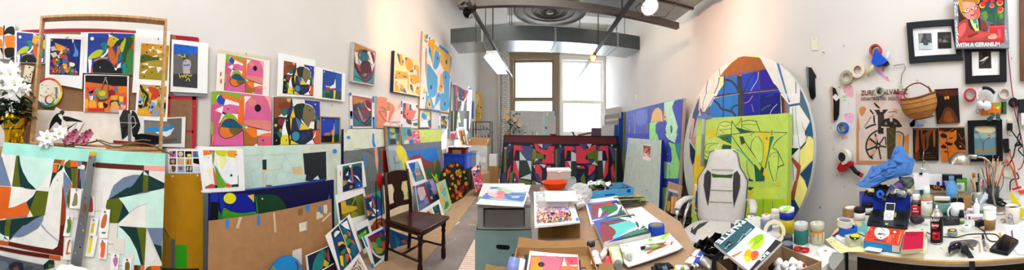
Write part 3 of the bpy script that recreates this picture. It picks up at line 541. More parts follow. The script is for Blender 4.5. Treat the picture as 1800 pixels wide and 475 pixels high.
o=pic(AP,'pink bird print with black dot on wide cream paper, above the pink canvas',PRT,lw(.03),'M1 556 158 1108 246 M2 1095 238 540 180',.002,'ece8e0','d8707a',PINK,warp=(q('M2 490 184 1120 240 M3 475 398'),q('M1 643 210 1042 290 M2 620 175')),img='M1 643 210 1042 290 M2 1025 215 620 175',face='printed_image',group=G_)
part(o,'paint_test',lambda b:art(b,lw(.0306),q('M1 556 158 1108 246 M2 1095 238 540 180'),None,'m1 ~e8603a 194 135 5 -2 -1 14 -5 0;m2 ~e8603a 195 20 5 -3 -1 16 -6 -1;/e8502a 3 349 43 4 10;m1 d8ccb0 185 53 184 29 0 10 -184 -27'))
MOS='''m2 8a4a2a 383 83 47 4 7 23 -30 40 -24 7;~7a3a24 400 110 13 -10 20 -3 10 6 -13 30 -27 14;~2a6a54 410 128 8 -7 10 2 0 17 -10 7 -6 -5;c8b42c 427 87 16 0 -3 13 -10 -3;e4e2de 447 87 44 5 1 15 -25 0 -17 8;2a3a9a 492 93 52 4 -1 50 -16 0 -7 -30 -28 -12;oeee 528 107 7;~22306a 433 160 4 -33 10 -17 3 30 -7 20;e8c82a 450 115 8 45 -11 0;~1f2e2c 457 113 20 -9 15 3 1 23 -8 30 -25 0;~7a6a4a 492 107 18 6 13 20 2 27 -38 0;o1a1a1a 508 129 8;(e8e4dc 8 492 105 21 7 14 21 0 27;m3 1f2a2a 383 37 30 -5 10 18 -10 30 -30 7;eee 398 30 12 -10 20 3 -3 10;o8a2a34 407 48 33 38;oe8c82a 389 61 15;oa8842c 406 79 16 20;~2a6a54 410 7 8 -5 12 5 -3 16 -10 5 -7 -8;8a4a2a 383 0 25 0 0 20 -13 10 -12 2;22306a 433 0 15 0 -5 33 -15 0;~15161c 428 33 15 0 -1 67 -9 3 -8 -36;oeee 429 43 5;eee 423 37 2 30 8 33 -26 7 6 -40;e8c82a 450 3 8 29 -18 1;1f2e2c 458 0 27 0 -2 32 -23 0;7a6a4a 486 0 39 0 -2 47 -10 1 -11 20 -19 -31;o1a1a1a 508 9 8;3a2a4a 447 35 13 -2 7 44 -25 3;e8c82a 439 35 8 0 -5 45;~3a7aa8 460 35 17 15 -2 17 -5 10;eee 477 37 25 31 -22 -18;e8c82a 478 53 25 15 7 7 -38 5;eee 513 48 12 0 0 27 -22 -5;8a8884 533 33 11 15 0 27 -11 0;15161c 525 48 8 0 -1 27 -9 0;2a6a54 527 27 17 3 -11 18 -6 -1;2a3a9a 527 0 17 0 0 30 -17 -3;~20283a 442 80 25 -2 53 -1 -3 30 -24 18 -26 2 -24 -17;o3a8aa8 459 99 40 50;~24306a 477 90 13 -3 5 20 -12 5 -8 -9;o3a2a4a 503 90 20 26;~0f1014 383 93 10 0 12 17 3 20 -25 1;oeee 391 114 6;~2a6a54 392 87 18 0 -2 23 -8 -10;~e0cc2a 407 107 10 -12 13 3 5 19 -2 12 -25 1;o222 426 113 7;eee 397 131 11 -4 -1 4;e8c82a 437 100 3 -7 2 20 28 14 -30 1;1a1a1a 433 103 9 10 -2 16 -5 0;c85a3a 518 80 26 -3 0 50 -19 -1;eee 517 110 13 -30 -3 20;eee 493 127 25 -17 7 17'''
pic(CP,'dark mosaic canvas with yellow, teal and brown bird shapes below its print',PG_,lw(.034),'M2 1145 245 1632 292 M3 1632 380 1140 392',.03,'cfcdc8','26323e',MOS,group='canvases on the left wall')
o=pic(AP,'small mosaic bird print on white paper pinned above the dark mosaic canvas',PRT,lw(.03),'M1 1196 198 1588 276 M2 1578 250 1180 235',.002,'f0f0ee','303a44',MOS,warp=(q('M2 1145 245 1632 292 M3 1140 392'),q('M1 1255 280 1572 342 M2 1240 205')),img='M1 1255 280 1572 342 M2 1560 235 1240 205',face='printed_image',group=G_)
BOAT='''m1 24489a 556 125 44 3 0 32 -45 0;m2 24489a 555 0 42 0 -14 33 -16 14 -4 6 -10 0;m1 oeee 560 133 6;m2 eee 563 42 24 3 8 -8 3 -17 0 30 -31 -2;a83a34 564 45 34 5 0 8 -30 -1;3a6a5a 553 55 17 2 23 10 0 20 -41 -4;~2a4a2a 563 67 24 3 0 13 -20 -1;d8d02a 595 60 5 0 0 27 -7 0;n1 2a5aa8 21 135 21 6 -1 19 -21 0;n2 24489a 0 -7 20 0 -3 34 -10 16 -7 7;2a5aa8 20 0 22 0 -2 63 -20 -3;eee 0 45 13 -8 6 -20 1 33 -20 2;a83a34 0 52 12 -2 0 7 -12 0;3a4a4a 20 60 20 3 -1 29 -22 -3;d8d02a 13 58 6 0 -2 31 -5 0;1f4a5a 0 58 13 0 -1 30 -12 -1;o8aa82a 38 56 5'''
o=pic(AP,'blue sailing boat print on white paper near the end of the row',PRT,lw(.03),'Q 555 117 607.5 129.5 606 179 553 173',.002,'f0efec','24489a',BOAT,img='Q 567.7 122.5 601 130.2 600 176 566 171.5',face='printed_image',group=G_)
def framed(name,label,pl,outer,w_,th,h,base,spec,group=None,mat_h=None,win=None,fw='w',cat='framed painting',glass=False,side=None):
 """A frame of four mitred rails on plane pl, with the picture as its child."""
 c=q(outer);P4=[pl(p)for p in c];ctr=sum(P4,V(0,0,0))/4
 inn=[p+((P4[(i+1)%4]-p).normalized()+(P4[i-1]-p).normalized())*w_ for i,p in enumerate(P4)]
 b=MB();m=mat(h,fw)
 for i in range(4):
  j=(i+1)%4;b.slab([P4[i],P4[j],inn[j],inn[i]],pl.n,th,m,m)
 b.slab([p-pl.n*th*.75 for p in P4],pl.n,th*.25,m)
 o=b.build(name,None,None,label,cat,group)
 px=[]
 for p in inn:d=p-pl.n*th*.6-EYEV;px.append((VX+atan2(d.x,d.y)*F,HY-F*d.z/hypot(d.x,d.y)))
 f=MB();art(f,pl.off(-th*.6),px,mat_h or base,'');
 if mat_h:f.build('mount_board',None,o);f=MB()
 if win or not mat_h:
  f=MB();art(f,pl.off(-th*.6+.002),q(win)if win else px,base,spec);f.build('painted_face',None,o)
 if glass:
  part(o,'glass_pane').slab([p-pl.n*th*.4 for p in inn],pl.n,.002,GLASS)
 return o
framed('framed_painting','small blue boat painting in a thin pale wood frame, right of the mosaic canvas',lw(.04),'Q 563.5 204.5 598.7 206 598.7 251.7 562.5 253',.012,.03,'b08a5c','2440a8','''m3 2440b0 552 32 45 1 -2 37 -18 17 -14 0 -5 6 -6 0;oeee 558 41 5;b8705a 558 95 5 -8 24 -2 10 -12 0 24 -37 3;c8b08a 590 67 7 -4 0 37 -14 -3;15181c 551 97 36 0 -2 25 -34 0;d8c82a 588 95 6 0 -1 27 -6 0;1f4a3a 594 97 6 0 0 25 -6 0;n3 c8b08a 0 50 15 -7 -2 40 -13 0;2440b0 0 25 15 1 -3 37 -12 14;1f5fa8 16 27 20 -1 -1 57 -19 0;b8503a 0 75 7 -3 -2 13 -5 0;15181c 0 85 15 0 -5 26 -10 0;d8c82a 9 83 5 0 -2 28 -5 0;1f4a3a 14 85 21 -2 0 27 -22 1''')
# pushpins along the left wall
for s in('M1 852 208','M2 304 348','M2 243 392','M2 201 318','M2 1755 333','N1 1780 390'.replace('1780','40'),'L1 700 106','N2 15 330','N2 268 112','N3 365 90','Q 120 66','Q 278 69','Q 197 59'):pin(s,lw(.036 if 'M2 2' not in s else.022),'small silver pushpin stuck in the left wall among the prints')
pin('M1 234 128',lw(.04),'green pushpin holding the dark figure print','1f6a4a')
# ---- hung paintings farther along the left wall
gw='paintings higher on the left wall'
pic(CP,'small canvas of a maroon figure in teal and ochre, edged in dull red',PG_,lw(.05),'N1 248 78 486 178 N2 470 128 222 82',.045,'b8b4ae','9a4450','''n1 c08040 88 30 72 33 -1 7 -26 -12 -23 -5 -23 7;d8cfc4 87 62 70 5 0 43 -10 23 -60 -33;~2a6a72 100 67 17 -12 15 15 1 27 -16 3 -14 -13;~7a3040 133 67 14 -4 9 17 -3 27 -16 -17;~5a2a34 110 100 17 -7 13 10 7 30 -4 24 -30 0 -6 -30;3a8a88 84 117 29 41 -29 0;~2a2a34 87 100 13 27 10 13 -7 7 -16 -34;b07040 97 67 10 0 0 13 -10 0;e8e0d8 132 62 8 -2 15 50 -12 -7;~2a3444 113 57 14 -2 3 12 -13 -4;n2 3a8a88 83 0 74 0 -2 33 -72 -10;~5a4a50 103 0 44 0 -4 17 -20 8 -16 -12;(1a1a1e 8 87 7 23 13 17 7 20 -14;(1a1a1e 7 100 0 20 17 13 -14;~b06070 117 0 13 0 -7 10;n1 (15151a 7 85 67 5 43 20 33;(15151a 6 100 63 2 37 8 10;(15151a 6 110 107 23 -10 14 13''',img='N1 262 92 480 190 N2 460 112 245 70',group=gw)
YEL='''n1 e0a040 233 67 20 5 7 38 -13 2;4a5a6a 235 67 10 5 3 35 -6 -10;4a5a6a 252 95 6 -7 1 19;~dc9a38 263 97 10 -14 14 10 6 20 -10 17 -13 -7;4a5a6a 263 83 10 -1 -6 13;4a5a6a 278 133 15 -11 -1 13;4a5a6a 295 110 7 5 -5 13;e0a040 297 107 16 6 2 27 -15 -13;7a7a80 305 127 10 20 -8 -4;dca040 230 127 43 8 2 18 -45 -3;4a5a6a 235 135 13 2 -5 5;4a5a6a 255 145 17 5 -9 4;4a5a6a 230 150 8 -3 -5 10;e0a040 283 143 32 4 0 11 -32 0;n2 d8983a 227 0 48 5 -2 12 -38 0;4a5a6a 253 5 19 5 -9 4;~dc9a38 283 3 30 4 -3 23 -20 7 -8 -20;4a5a6a 228 7 5 6 -3 7;4a5a6a 310 30 7 -10 -4 13;4a5a6a 282 20 5 -3 0 13;e0a040 227 27 13 16 5 20 -18 -3;7a7a80 245 47 18 3 7 18 -23 -8;e0a040 245 33 15 10 -3 15 -10 -8;4a5a6a 280 35 10 5 3 27 -10 -14;dc9a38 303 47 15 -4 0 35 -18 -11;e0a040 273 3 4 0 0 57 -4 -3;4a5a6a 230 25 8 5 -5 2;4a5a6a 257 50 10 17 -7 -2;4a5a6a 305 43 7 7 -7 8'''
pic(CP,'ochre and cream leaf pattern canvas with deep purple edge in the warm light',PG_,lw(.07),'N1 683 172 950 290 N2 952 240 668 188',.065,'2a2448','f0d2a0',YEL,group=gw)
BL='''n1 e8a82c 330 0 10 10 -3 20 -6 -10;2a78b8 338 0 7 0 -2 17 -6 -2;2a78b8 347 13 6 -3 0 7 -6 3;2a78b8 331 23 6 -3 0 10;o222 341 26 5 12;e0a028 347 20 23 -3 -8 93 -9 -67 -10 0;~4a9ac8 347 47 6 -2 5 32 5 30 7 -50 13 10 4 26 -10 27 -10 3 -10 -16 -9 -27;~f0e0d0 346 67 7 16 10 34 -5 -4 -10 -23;o223a6a 351 59 6 12;o2a3a5a 378 85 7 13;o222 373 50 6 12;e0a838 368 37 49 30 10 13 -4 58 -23 -11 -13 -27 0 -33 -20 -14;2a86c8 383 35 34 27 0 11 -33 -26;2a78b8 424 82 4 1 -3 40 -2 0;o3a3a4a 409 98 9 25;~4a9ac8 335 67 5 -17 -2 50 10 7 19 26 11 25 -38 0;e8a82c 339 60 3 0 -1 98 -3 0;~4a9ac8 397 133 11 -3 12 10 0 18 -25 0;n2 ~4a9ac8 340 0 13 -20 17 20 8 27 -3 40 -12 15 -13 -5 -8 -24;o2a2a4a 355 47 10 24;e0a028 388 0 9 0 0 47 -4 18 -13 -5 7 -33;o222 391 44 7 13;~4a9ac8 398 0 20 0 1 67 -2 56 -29 4 2 -57 10 -3 -2 -47;o3a3a6a 407 12 7 18;o3a2a5a 403 106 9 22;4a9ac8 337 75 16 2 14 40 16 -50 5 20 -23 36 -32 -3 4 -27;~4a9ac8 377 67 10 0 1 16 -18 27 2 -27;o2a2a4a 381 77 6 12;e0a028 349 78 8 45 -20 -8;o222 349 107 8 16;e8a82c 333 48 3 22 -11 -2;o222 328 86 6 13;3a8ac8 333 120 54 8 0 6 -54 -10;e8a82c 387 128 30 5 0 5 -30 -4;4a9ac8 338 57 5 10 -3 10 -3 -4'''
pic(CP,'tall blue and golden bird canvas, the highest on the left wall',PG_,lw(.05),'Q 743.5 54.5 794 96 789.5 199 737.5 190.5',.045,'b8a090','ead8cc',BL,group=gw)
FIG='''n2 b85a44 80 78 67 12 -4 10 -60 10;c87a3c 82 80 35 10 0 13 -34 4;4a4a5a 83 107 24 -7 3 40 30 18 -57 0;~2f6a78 107 107 10 -7 6 13 -8 7;~7a2038 125 95 12 0 8 15 -3 12 -14 -9;e8dcd8 123 97 2 16 15 20 5 -6 -18 -12;~6a3a48 107 127 20 0 6 20 0 11 -30 0;(1a1a1e 6 83 113 10 30 17 15;(1a1a1e 6 120 127 13 13 7 18;n3 5a4a58 82 0 65 0 -1 53 -64 0;3a7a80 82 27 28 6 10 17 -38 3;~7a4858 107 0 23 0 3 27 -13 13 -13 -13;2a5a6a 133 27 13 -10 -1 33 -12 0;(1a1a1e 7 83 7 14 26 23 10 23 -23;(1a1a1e 6 110 33 17 17 16 -13;b06a6a 117 30 11 0 -6 10;n2 (c8c0c0 6 97 117 10 23 8 18;n3 (c8c0c0 5 100 0 10 27 10 13'''
o=pic(AP,'maroon and teal figure print held with blue tape under the small red-edged canvas',PRT,lw(.012),'N2 205 200 468 238 N3 472 182 214 184',.004,'e6e2de','9a3040',FIG,img='N2 236 226 442 262 N3 440 165 244 166',face='printed_image',group='taped prints on the left wall')
BT='2f7fd0'
for s in('N2 203 198 228 200 229 228 204 226','N2 214 395 238 396 240 474 216 474','N2 448 236 468 238 467 305 447 302','N2 450 455 466 456 466 480 450 480','N3 213 0 236 0 236 60 213 60','N3 450 66 470 68 472 180 452 180','N3 216 155 238 155 238 184 218 184'):strip(o,lw(.014),s,BT,'blue_tape')
CO='''n2 ~f08a6a 168 83 32 0 0 27 -32 7;f6c8b8 200 83 47 10 0 65 -47 0;~ee8468 200 100 20 7 8 16 -8 20 -17 14 -3 -24;e88a6a 168 113 32 -10 0 55 -32 0;(5a3030 5 177 117 16 6 4 17 -17 7 7 -14 6 -1;o3a2020 192 133 7 12;~f0a088 237 120 10 -20 0 20;8a9a6a 202 100 3 0 -1 58 -3 0;8a9a6a 207 103 3 0 -1 55 -2 0;n3 ee8a6c 168 0 32 0 0 37 -13 10 10 12 -29 0;f4d4c8 200 0 47 0 1 40 -35 7 -13 -4;~ee8468 210 0 17 0 -10 17 -4 16 -8 2;(3a2020 5 173 0 10 20 17 17 47 3;(8a5a4a 4 210 47 23 -4 14 14;(3a2020 4 180 0 17 7 -2 13'''
pic(CP,'coral pink line canvas with a round face, below the ochre leaf canvas',PG_,lw(.04),'N2 500 232 745 280 N3 752 182 506 182',.035,'c8b8b0','f2dcd4',CO,group=gw)
o=pic(AP,'coral face print with teal corner, taped beside the coral canvas',PRT,lw(.012),'N2 748 285 938 322 N3 932 186 752 176',.004,'f0e6e2','f0dcd8','''n2 ~ee7a6a 267 123 16 -3 14 13 -4 25 -26 0;e8807a 265 103 13 1 -1 23 -12 0;2a5a5a 257 102 6 1 -3 30 -4 0;8a2a38 262 102 5 1 -2 55 -4 0;3a5a5a 279 107 7 1 -1 50 -5 0;2a6a6a 302 110 8 0 -5 13;o222 272 142 5 10;(2a2a2a 6 258 127 9 31;n3 ~ea7468 262 0 31 0 -3 20 -17 10 -11 -13;(2a1a1a 6 260 10 13 20 20 3 17 -3;o2a1a1a 272 12 6 12;~6a4a4a 267 30 16 3 4 14 -14 -2;~3a7a5a 293 43 15 0 -3 11 -10 -1;8a2a38 256 0 6 0 -1 20 -5 7;d8607a 295 0 10 0 -7 13''',img='N2 768 302 930 330 N3 925 160 768 152',face='printed_image',group='taped prints on the left wall')
for s in('N2 750 282 764 284 764 350 750 348','N2 748 395 762 397 762 425 748 423','N2 928 320 938 322 938 360 928 358','N3 746 0 760 0 760 30 746 30','N3 928 95 940 96 942 140 930 138','N3 750 138 764 138 764 170 750 170'):strip(o,lw(.014),s,BT,'blue_tape')
framed('framed_painting','tiny pale blue and green abstract in a wood frame below the tall canvas',lw(.045),'N2 948 372 1072 392 N3 1070 180 944 182',.016,.04,'a87848','e0e0dc','''n2 ~5a9ac0 323 137 14 3 3 17 -15 -4;~b8cc7a 328 133 19 0 3 17 -13 -7;n3 ~4a8ac8 322 13 8 -3 8 10 -3 10 -12 -5;~b8cc7a 330 5 23 2 0 13 -13 -3;~e8ece8 323 30 17 3 0 17 -15 7;3a6ab8 343 37 10 -7 0 27 -6 -2;~d8d07a 320 20 5 10 -4 13;(3a5a8a 4 323 33 17 -3 13 3''')
o=pic(AP,'tiny multicoloured abstract taped to the wall beside the small wood frame',PRT,lw(.010),'N3 1150 30 1256 36 1252 190 1148 186',.003,'eceae6','1f6a8a',shards('N3',[1170,55,1232,60,1228,182,1168,180],['1f6a8a','d84a3a','e0c83a','223a6a','2a8a6a','15202a','8ab83a'],34,8,20,3),img='N3 1170 50 1235 55 1230 186 1168 184',face='printed_image',group='taped prints on the left wall')
for s in('N2 1155 418 1166 420 1166 442 1155 441','N2 1252 400 1264 402 1264 425 1252 424','N3 1148 155 1158 155 1158 184 1148 184','N3 1242 55 1252 55 1252 92 1242 92'):strip(o,lw(.013),s,BT,'blue_tape')
o=pic(CP,'dark canvas of long beaked bird heads in grey, red and green by the corner',PG_,lw(.07),'N2 1286 85 1500 175 N3 1470 275 1268 292',.05,'8a8a8e','d4d4d8','''n2 4a4a5e 430 37 18 3 0 118 -18 0;~e04a5a 442 43 8 -1 1 15 -4 16 -5 4;4a4a5e 451 43 22 14 0 40 -16 -4 -6 -13;oddd 467 83 5 9;8ab83a 433 50 2 0 -2 83 -3 0;e04a5a 473 55 15 7 -8 25 -7 3;585c60 447 93 15 4 0 46 -15 0;e04a5a 443 83 5 0 -1 75 -5 0;eee 462 100 11 7 -6 26 -5 0;3a3a3e 473 97 9 -14 -2 75 -17 0;8ab83a 465 107 7 3 -5 10;ddd 447 158 13 -15 7 15;n3 15202a 425 0 23 0 -5 70 -20 3;c8d83a 433 0 4 0 -2 70 -3 -2;8ab83a 447 17 13 6 -10 14;eee 448 7 25 -4 -11 24;4a4e50 453 0 19 0 -2 60 -10 -13;15202a 480 0 10 0 -2 77 -8 -10;e04a5a 423 80 20 -3 -3 20 -17 0;eee 427 73 13 -1 -3 11;4a4a4e 450 40 17 3 0 14 -15 0''',group=gw)
strip(None,lw(.03),'N2 1475 145 1490 146 1492 205 1477 203',BT,'blue_tape',label='blue tape piece on the wall above the far left corner',cat='tape')
strip(None,lw(.03),'N2 1508 280 1522 300 1518 474 1506 474',BT,'blue_tape',label='long strip of blue tape left of the oval golden painting',cat='tape')
# oval gold painting in the corner
pc=Pl((-1.95,9.3,0),(.15,-1,.05));oc=q('N2 1562 355')[0]
b=MB();ring=[(oc[0]+8.5*cos(i*PI/16),oc[1]+30*sin(i*PI/16))for i in range(32)];b.slab([pc(p)for p in ring],pc.n,.03,mat('8a6a2a'))
o=b.build(CP,None,None,'oval golden painting standing in the far left corner above the shelf',PG_)
part(o,'painted_face',lambda b:art(b,pc,ring,'d0a850','n2 (8a6a28 6 510 83 10 27 13 7;(8a6a28 6 510 133 13 7 10 -7;o4a3a1a 530 118 6 12;~e8cc8a 513 73 10 4 -3 30 -8 3;n3 (8a6a28 6 507 10 13 10 13 -7;n2 (e8e0c0 5 523 83 4 34 3 40;~b08a38 507 127 8 -4 2 17 -9 2'))
# left foreground: ledge table, wooden frame, mint painting
WOOD=mat('b98f62','w',s=(1,1,9));WOODH=mat('b98f62','w',s=(1,9,1))
LZ=1.222
o=empty('side_table',(-2.17,-.45,0),'plain wooden ledge table hidden behind the big mint painting','table')
part(o,'tabletop').box((-2.17,-.55,LZ-.015),(.38,1.66,.03),WOODH)
for x in(-2.34,-2.02):
 for y in(-1.33,.2):part(o,'leg').box((x,y,(LZ-.03)/2),(.04,.04,LZ-.03),WOOD)
fp=Pl((-2.04,0,LZ),(1,0,.09));c=q('Q 71 28 294.3 33.5 285 263.5 51.5 253');P4=[fp(p)for p in c]
inn=[p+((P4[(i+1)%4]-p).normalized()+(P4[i-1]-p).normalized())*.019 for i,p in enumerate(P4)]
o=empty('picture_frame',(P4[2]+P4[3])/2,'large empty pale wooden frame standing on the ledge in front of the prints','frame')
for i in range(4):part(o,'frame_rail').slab([P4[i],P4[(i+1)%4],inn[(i+1)%4],inn[i]],fp.n,.075,WOODH if i%2==0 else WOOD)
MINT='''l4 a2e0d0 -67 -33 654 13 -7 83 -297 -16 -216 -19 -134 -18;6c7c98 7 32 32 103 -72 -3 0 -112;d8601a -33 133 72 4 -4 21 -68 0;l5 d8601a -33 0 73 0 -10 72 20 -4 40 -18 15 30 -8 20 -77 8 -53 10;l4 56600c 57 27 6 1 9 110 -30 -2;0f3230 63 28 5 0 4 29 8 26 20 37 29 27 -57 -9 -7 -55;c4e4d8 68 28 124 11 -10 41 -54 67 -28 -28 -20 -36 -8 -26;8a4a18 192 40 18 2 -3 13 -20 0;56600c 210 42 10 1 -7 16 -6 -4;e2631a 218 42 11 1 -5 19 -11 -1;e2631a 187 56 14 1 -1 31 -16 -2;56600c 201 57 10 1 -11 29;0f3230 213 61 12 2 -8 14 -17 11 0 -6 7 -7;0f3230 184 86 18 2 -15 22 -14 33;o222 202 114 6;~56600c 227 63 6 -13 15 -7 0 24;e2631a 248 44 26 2 -1 22 -25 -1;6c7c98 274 46 13 1 -2 16 -11 3;5a1f12 287 47 21 2 -6 33 -9 -4 4 -16 -10 -2;0f3230 248 67 25 1 0 5 -25 -2;~0f3230 227 63 11 5 11 3 2 26 1 21 -12 -18 -12 -23;56600c 249 71 23 2 -3 70 -14 -1;5a1f12 273 73 10 2 -6 68 -7 -1;~6c7c98 283 75 17 3 -2 32 -5 33 -6 -10 -5 -36;0f3230 282 97 5 48 -10 -2;6c7c98 224 83 28 37 -12 38 -18 0;e2631a 251 125 4 15 -8 18 -9 0;8a3a10 220 127 4 31 -6 0;oebe4d4 291 68 25;5a2416 334 51 172 11 0 17 -172 -10;ee9a96 506 62 74 2 -1 17 -73 -2;0f3230 505 79 19 2 -1 16 55 27 -1 18 -74 16 -80 0 44 -25;c4e4d8 505 80 17 17 -18 -2;56600c 504 95 18 2 -2 61 -19 0;6c7c98 388 158 12 -26 33 -27 34 -10 26 0 -26 37 -42 26;c4e4d8 521 155 59 -13 0 16 -59 0;l5 6c7c98 398 0 49 0 -67 42;0f3230 447 0 55 0 0 17 -62 16 -60 9;56600c 502 0 18 0 -1 15 -17 3;0f3230 520 0 47 0 -47 14;6c7c98 440 32 85 -18 0 3 -85 18;c4e4d8 417 37 103 -20 60 -15 -6 140 -60 -1 3 -86 -37 13 -26 21;56600c 372 67 5 -24 40 -6 16 18 -20 71 -26 -2;0f3230 417 37 16 18 21 34 -41 38 20 -72;0f3230 92 51 25 -21 11 -20 5 3 -28 67;56600c 130 10 41 4 -14 83 -40 4 -12 -22;0f3230 -33 118 185 -21 -29 13 -70 48 -86 0;56600c 22 113 18 -1 -5 46 -18 0;6c7c98 55 158 22 -18 46 -28 31 -15 -4 20 -17 26 -30 15;6c7c98 20 108 77 -9 0 4 -77 9;0f3230 73 -7 55 15 -41 -6;8a3a10 220 0 13 13 -3 145 -20 0;6c7c98 222 -7 8 7 10 40 -7 33;56600c 238 20 10 -17 -1 44 -7 30 -5 -37;(9aa0a8 9 142 123 18 24 7 11;l6 (9aa0a8 9 145 0 22 23 40 34;0f3230 -33 -3 116 3 -51 55 -65 -42;56600c 18 0 18 0 -3 55 -17 -17;c4e4d8 -7 22 23 16 -3 15 -20 -3;6c7c98 43 40 40 -40 49 0 -19 22 -30 16 -16 4;e2e0da 32 55 -17 -18 18 3;5a1608 32 57 155 28 15 -10 6 -22 4 -53 15 0 -6 108 -54 -8 -138 -28;c0501a -33 48 65 10 -2 15 -63 -10;5a1608 -33 67 207 36 -1 14 -206 -37;c0501a 175 103 47 7 -2 16 -47 -9;/d8d4cc 4 30 73 190 36;0f3230 173 121 18 2 1 24 -42 11 2 -18;56600c 172 135 20 5 -2 7 -20 3;c4e4d8 415 3 15 10 27 30 23 44 15 53 -83 0;0f3230 415 2 65 5 13 60 11 73 -8 0 -16 -53 -23 -44 -27 -30;56600c 480 7 34 2 -7 131 -4 0 -10 -73;6c7c98 516 9 58 1 -6 63 -29 -8;0f3230 539 65 29 8 1 60;5a1f12 472 140 13 0 0 18 -13 0;56600c 485 141 9 0 0 17 -9 0;e2631a 494 141 13 0 -1 17 -9 0;56600c 510 158 7 -11 13 -4 3 15;e2631a 529 142 34 1 0 15 -30 0;3a4a14 563 143 6 0 -1 15 -5 0'''
mp_=pln(-1.74,0,0,9)
pic(CP,'very large geometric canvas topped by a mint band, filling the lower left corner',PG_,mp_,'Q 6.7 250 290.8 270 284 475 -38 475',.04,'d8d4cc','e4e1da',MINT,floor=.0)
# steel ruler leaning on the painting
rp=mp_.off(.05)
o=pic('steel_ruler','long paint-spotted grey steel ruler leaning on the mint painting, yellow at its tip','ruler',rp,'L4 945 42 1021 46 L6 850 474 735 474',.004,'7d8083','7d8083','l4 d8b81a 315 13 25 2 -2 13 -26 -1;~a02a7a 313 32 9 3 -4 5 -5 -2;111 327 55 6 -2 0 14 -8 -2;l5 ~8a6a3a 293 60 12 2 -2 23 -13 -2;c02030 283 98 7 1 -1 3 -6 -1;l6 ~e0d02a 290 17 5 -2 -2 10;~e0c02a 262 97 6 -2 -3 7;o111 282 78 9;l5 occc 283 128 6;c02030 295 33 8 3 0 3 -8 -3',floor=.0,kind='m',skind='m',gk=dict(r=.5))
# paint swatch cards pinned to the painting
def swatch(card,blob,col,label,lift,h='e8e4de',pinat=None):
 pl=mp_.off(lift);o=pic('swatch_card',label,'paint swatch',pl,card,.001,h,h,(blob.split(' ',1)[0]+' ~'+col+' '+blob.split(' ',1)[1])if blob else '',group='paint swatch cards')
 if pinat:
  p=pl(q(pinat)[0]);part(o,'pushpin').lathe([(.001,0),(.006,.004),(.004,.010),(.006,.013)],p,mat('888','m'),10,pl.n)
 return o
for i,s in enumerate(('L5 960 20 1080 30 1065 250 930 240','L5 740 160 830 170 820 330 720 320','L6 1130 -20 1240 -20 1230 200 1125 190','L6 1235 140 1320 145 1310 305 1130 300','L6 1310 305 1412 310 1410 474 1300 474','L6 640 330 720 345 700 420 640 440','L6 870 60 930 60 905 340 860 330')):
 swatch(s,None,None,'blank cream swatch card, %s'%('topmost right of the ruler','left of the ruler between painted cards','wide one right of the salmon card','low one right of the coral card','lowest, behind the small olive card','lowest left, above the towel','narrow strip beside the ruler')[i],.003+i*.0012,'ddd6cc')
for card,blob,col,lab,pn in(('L5 745 5 865 15 845 225 735 215','L5 790 60 812 65 818 120 810 185 760 190 775 120','8a8058','khaki brown, top card left of the ruler','L5 808 22'),('L5 700 300 772 305 L6 735 120 665 112','L5 710 338 752 345 750 420 735 474 700 474 712 400','5f7a30','moss green, second card left of the ruler','L5 740 318'),('L5 935 85 1000 90 992 300 918 298','L5 950 115 975 120 982 200 978 255 935 250 935 190','b04a44','brick red, first card right of the ruler','L5 963 98'),('L5 955 320 1040 325 L6 1010 118 935 110','L5 972 378 998 380 990 430 985 474 955 474 965 420','e0b020','golden yellow, above the lemon card','L5 988 340'),('L5 1068 228 1164 232 1140 470 1040 465','L5 1100 285 1130 295 1122 370 1100 425 1062 420 1075 340','c8643c','salmon orange, largest card on the right','L5 1106 254'),('L6 930 112 1030 118 985 335 893 330','L6 945 135 975 140 970 220 955 290 925 280 940 210','e8e014','lemon yellow, below the golden card','L6 968 120'),('L6 1048 72 1140 75 1135 138 1050 138','L6 1070 70 1115 72 1105 92 1080 88','3a7a54','green, mostly covered by the salmon card',None),('L6 1045 145 1135 150 1122 365 1040 345','L6 1062 190 1108 188 1110 250 1095 340 1058 330 1065 260','f0603c','bright coral, below the green one','L6 1082 168'),('L6 695 130 760 135 745 370 662 360','L6 715 175 735 180 715 280 745 292 735 305 695 308 705 240','c8642c','burnt orange, low on the left','L6 738 160'),('L6 1170 300 1260 308 1245 474 1160 474','L6 1205 345 1240 345 1240 400 1215 440 1192 380','c868a8','orchid pink, beside the towel','L6 1218 318'),('L6 1295 345 1388 352 1380 480 1290 480','L6 1325 395 1365 400 1362 480 1320 480','6a6434','dark olive, lowest on the right','L6 1340 362')):
 if 'L6' in blob or 'L5' in blob:swatch(card,blob,col,'white swatch card with a stroke of '+lab,.013,'efedea',pn)
# gold foil pot with white poinsettia
def leaf(b,p,d,up,L_,W_,m,curl=.25,n=5):
 d=Vector(d).normalized();s=d.cross(Vector(up));s=s.normalized()if s.length>.01 else d.orthogonal().normalized();u=s.cross(d)
 vs=[];fs=[]
 for i in range(n+1):
  t=i/n;w_=W_*.5*sin(PI*min(t*.92+.05,1))**.8*(1 if i<n else 0.02);c=Vector(p)+d*L_*t-u*curl*L_*t*t
  vs+=[c-s*w_+u*w_*.25,c,c+s*w_+u*w_*.25]
 for i in range(n):
  a=i*3;fs+=[(a,a+1,a+4,a+3),(a+1,a+2,a+5,a+4)]
 b.add(vs,fs,m,True)
def flower(b,p,face,R_,m,n=7,w_=.45,cen='c8c060',rings=2):
 face=Vector(face).normalized();a=face.orthogonal().normalized();c=face.cross(a)
 for r in range(rings):
  for i in range(n-r*2):
   t=2*PI*i/(n-r*2)+r*.5;d=a*cos(t)+c*sin(t)
   leaf(b,Vector(p)+face*.006*r,d+face*(.12+.35*r),face,R_*(1-.35*r)*random.uniform(.85,1.1),R_*w_,m,.22)
 for i in range(6):b.ball(Vector(p)+face*.014+a*random.uniform(-.008,.008)+c*random.uniform(-.008,.008),.005,mat(cen),6)
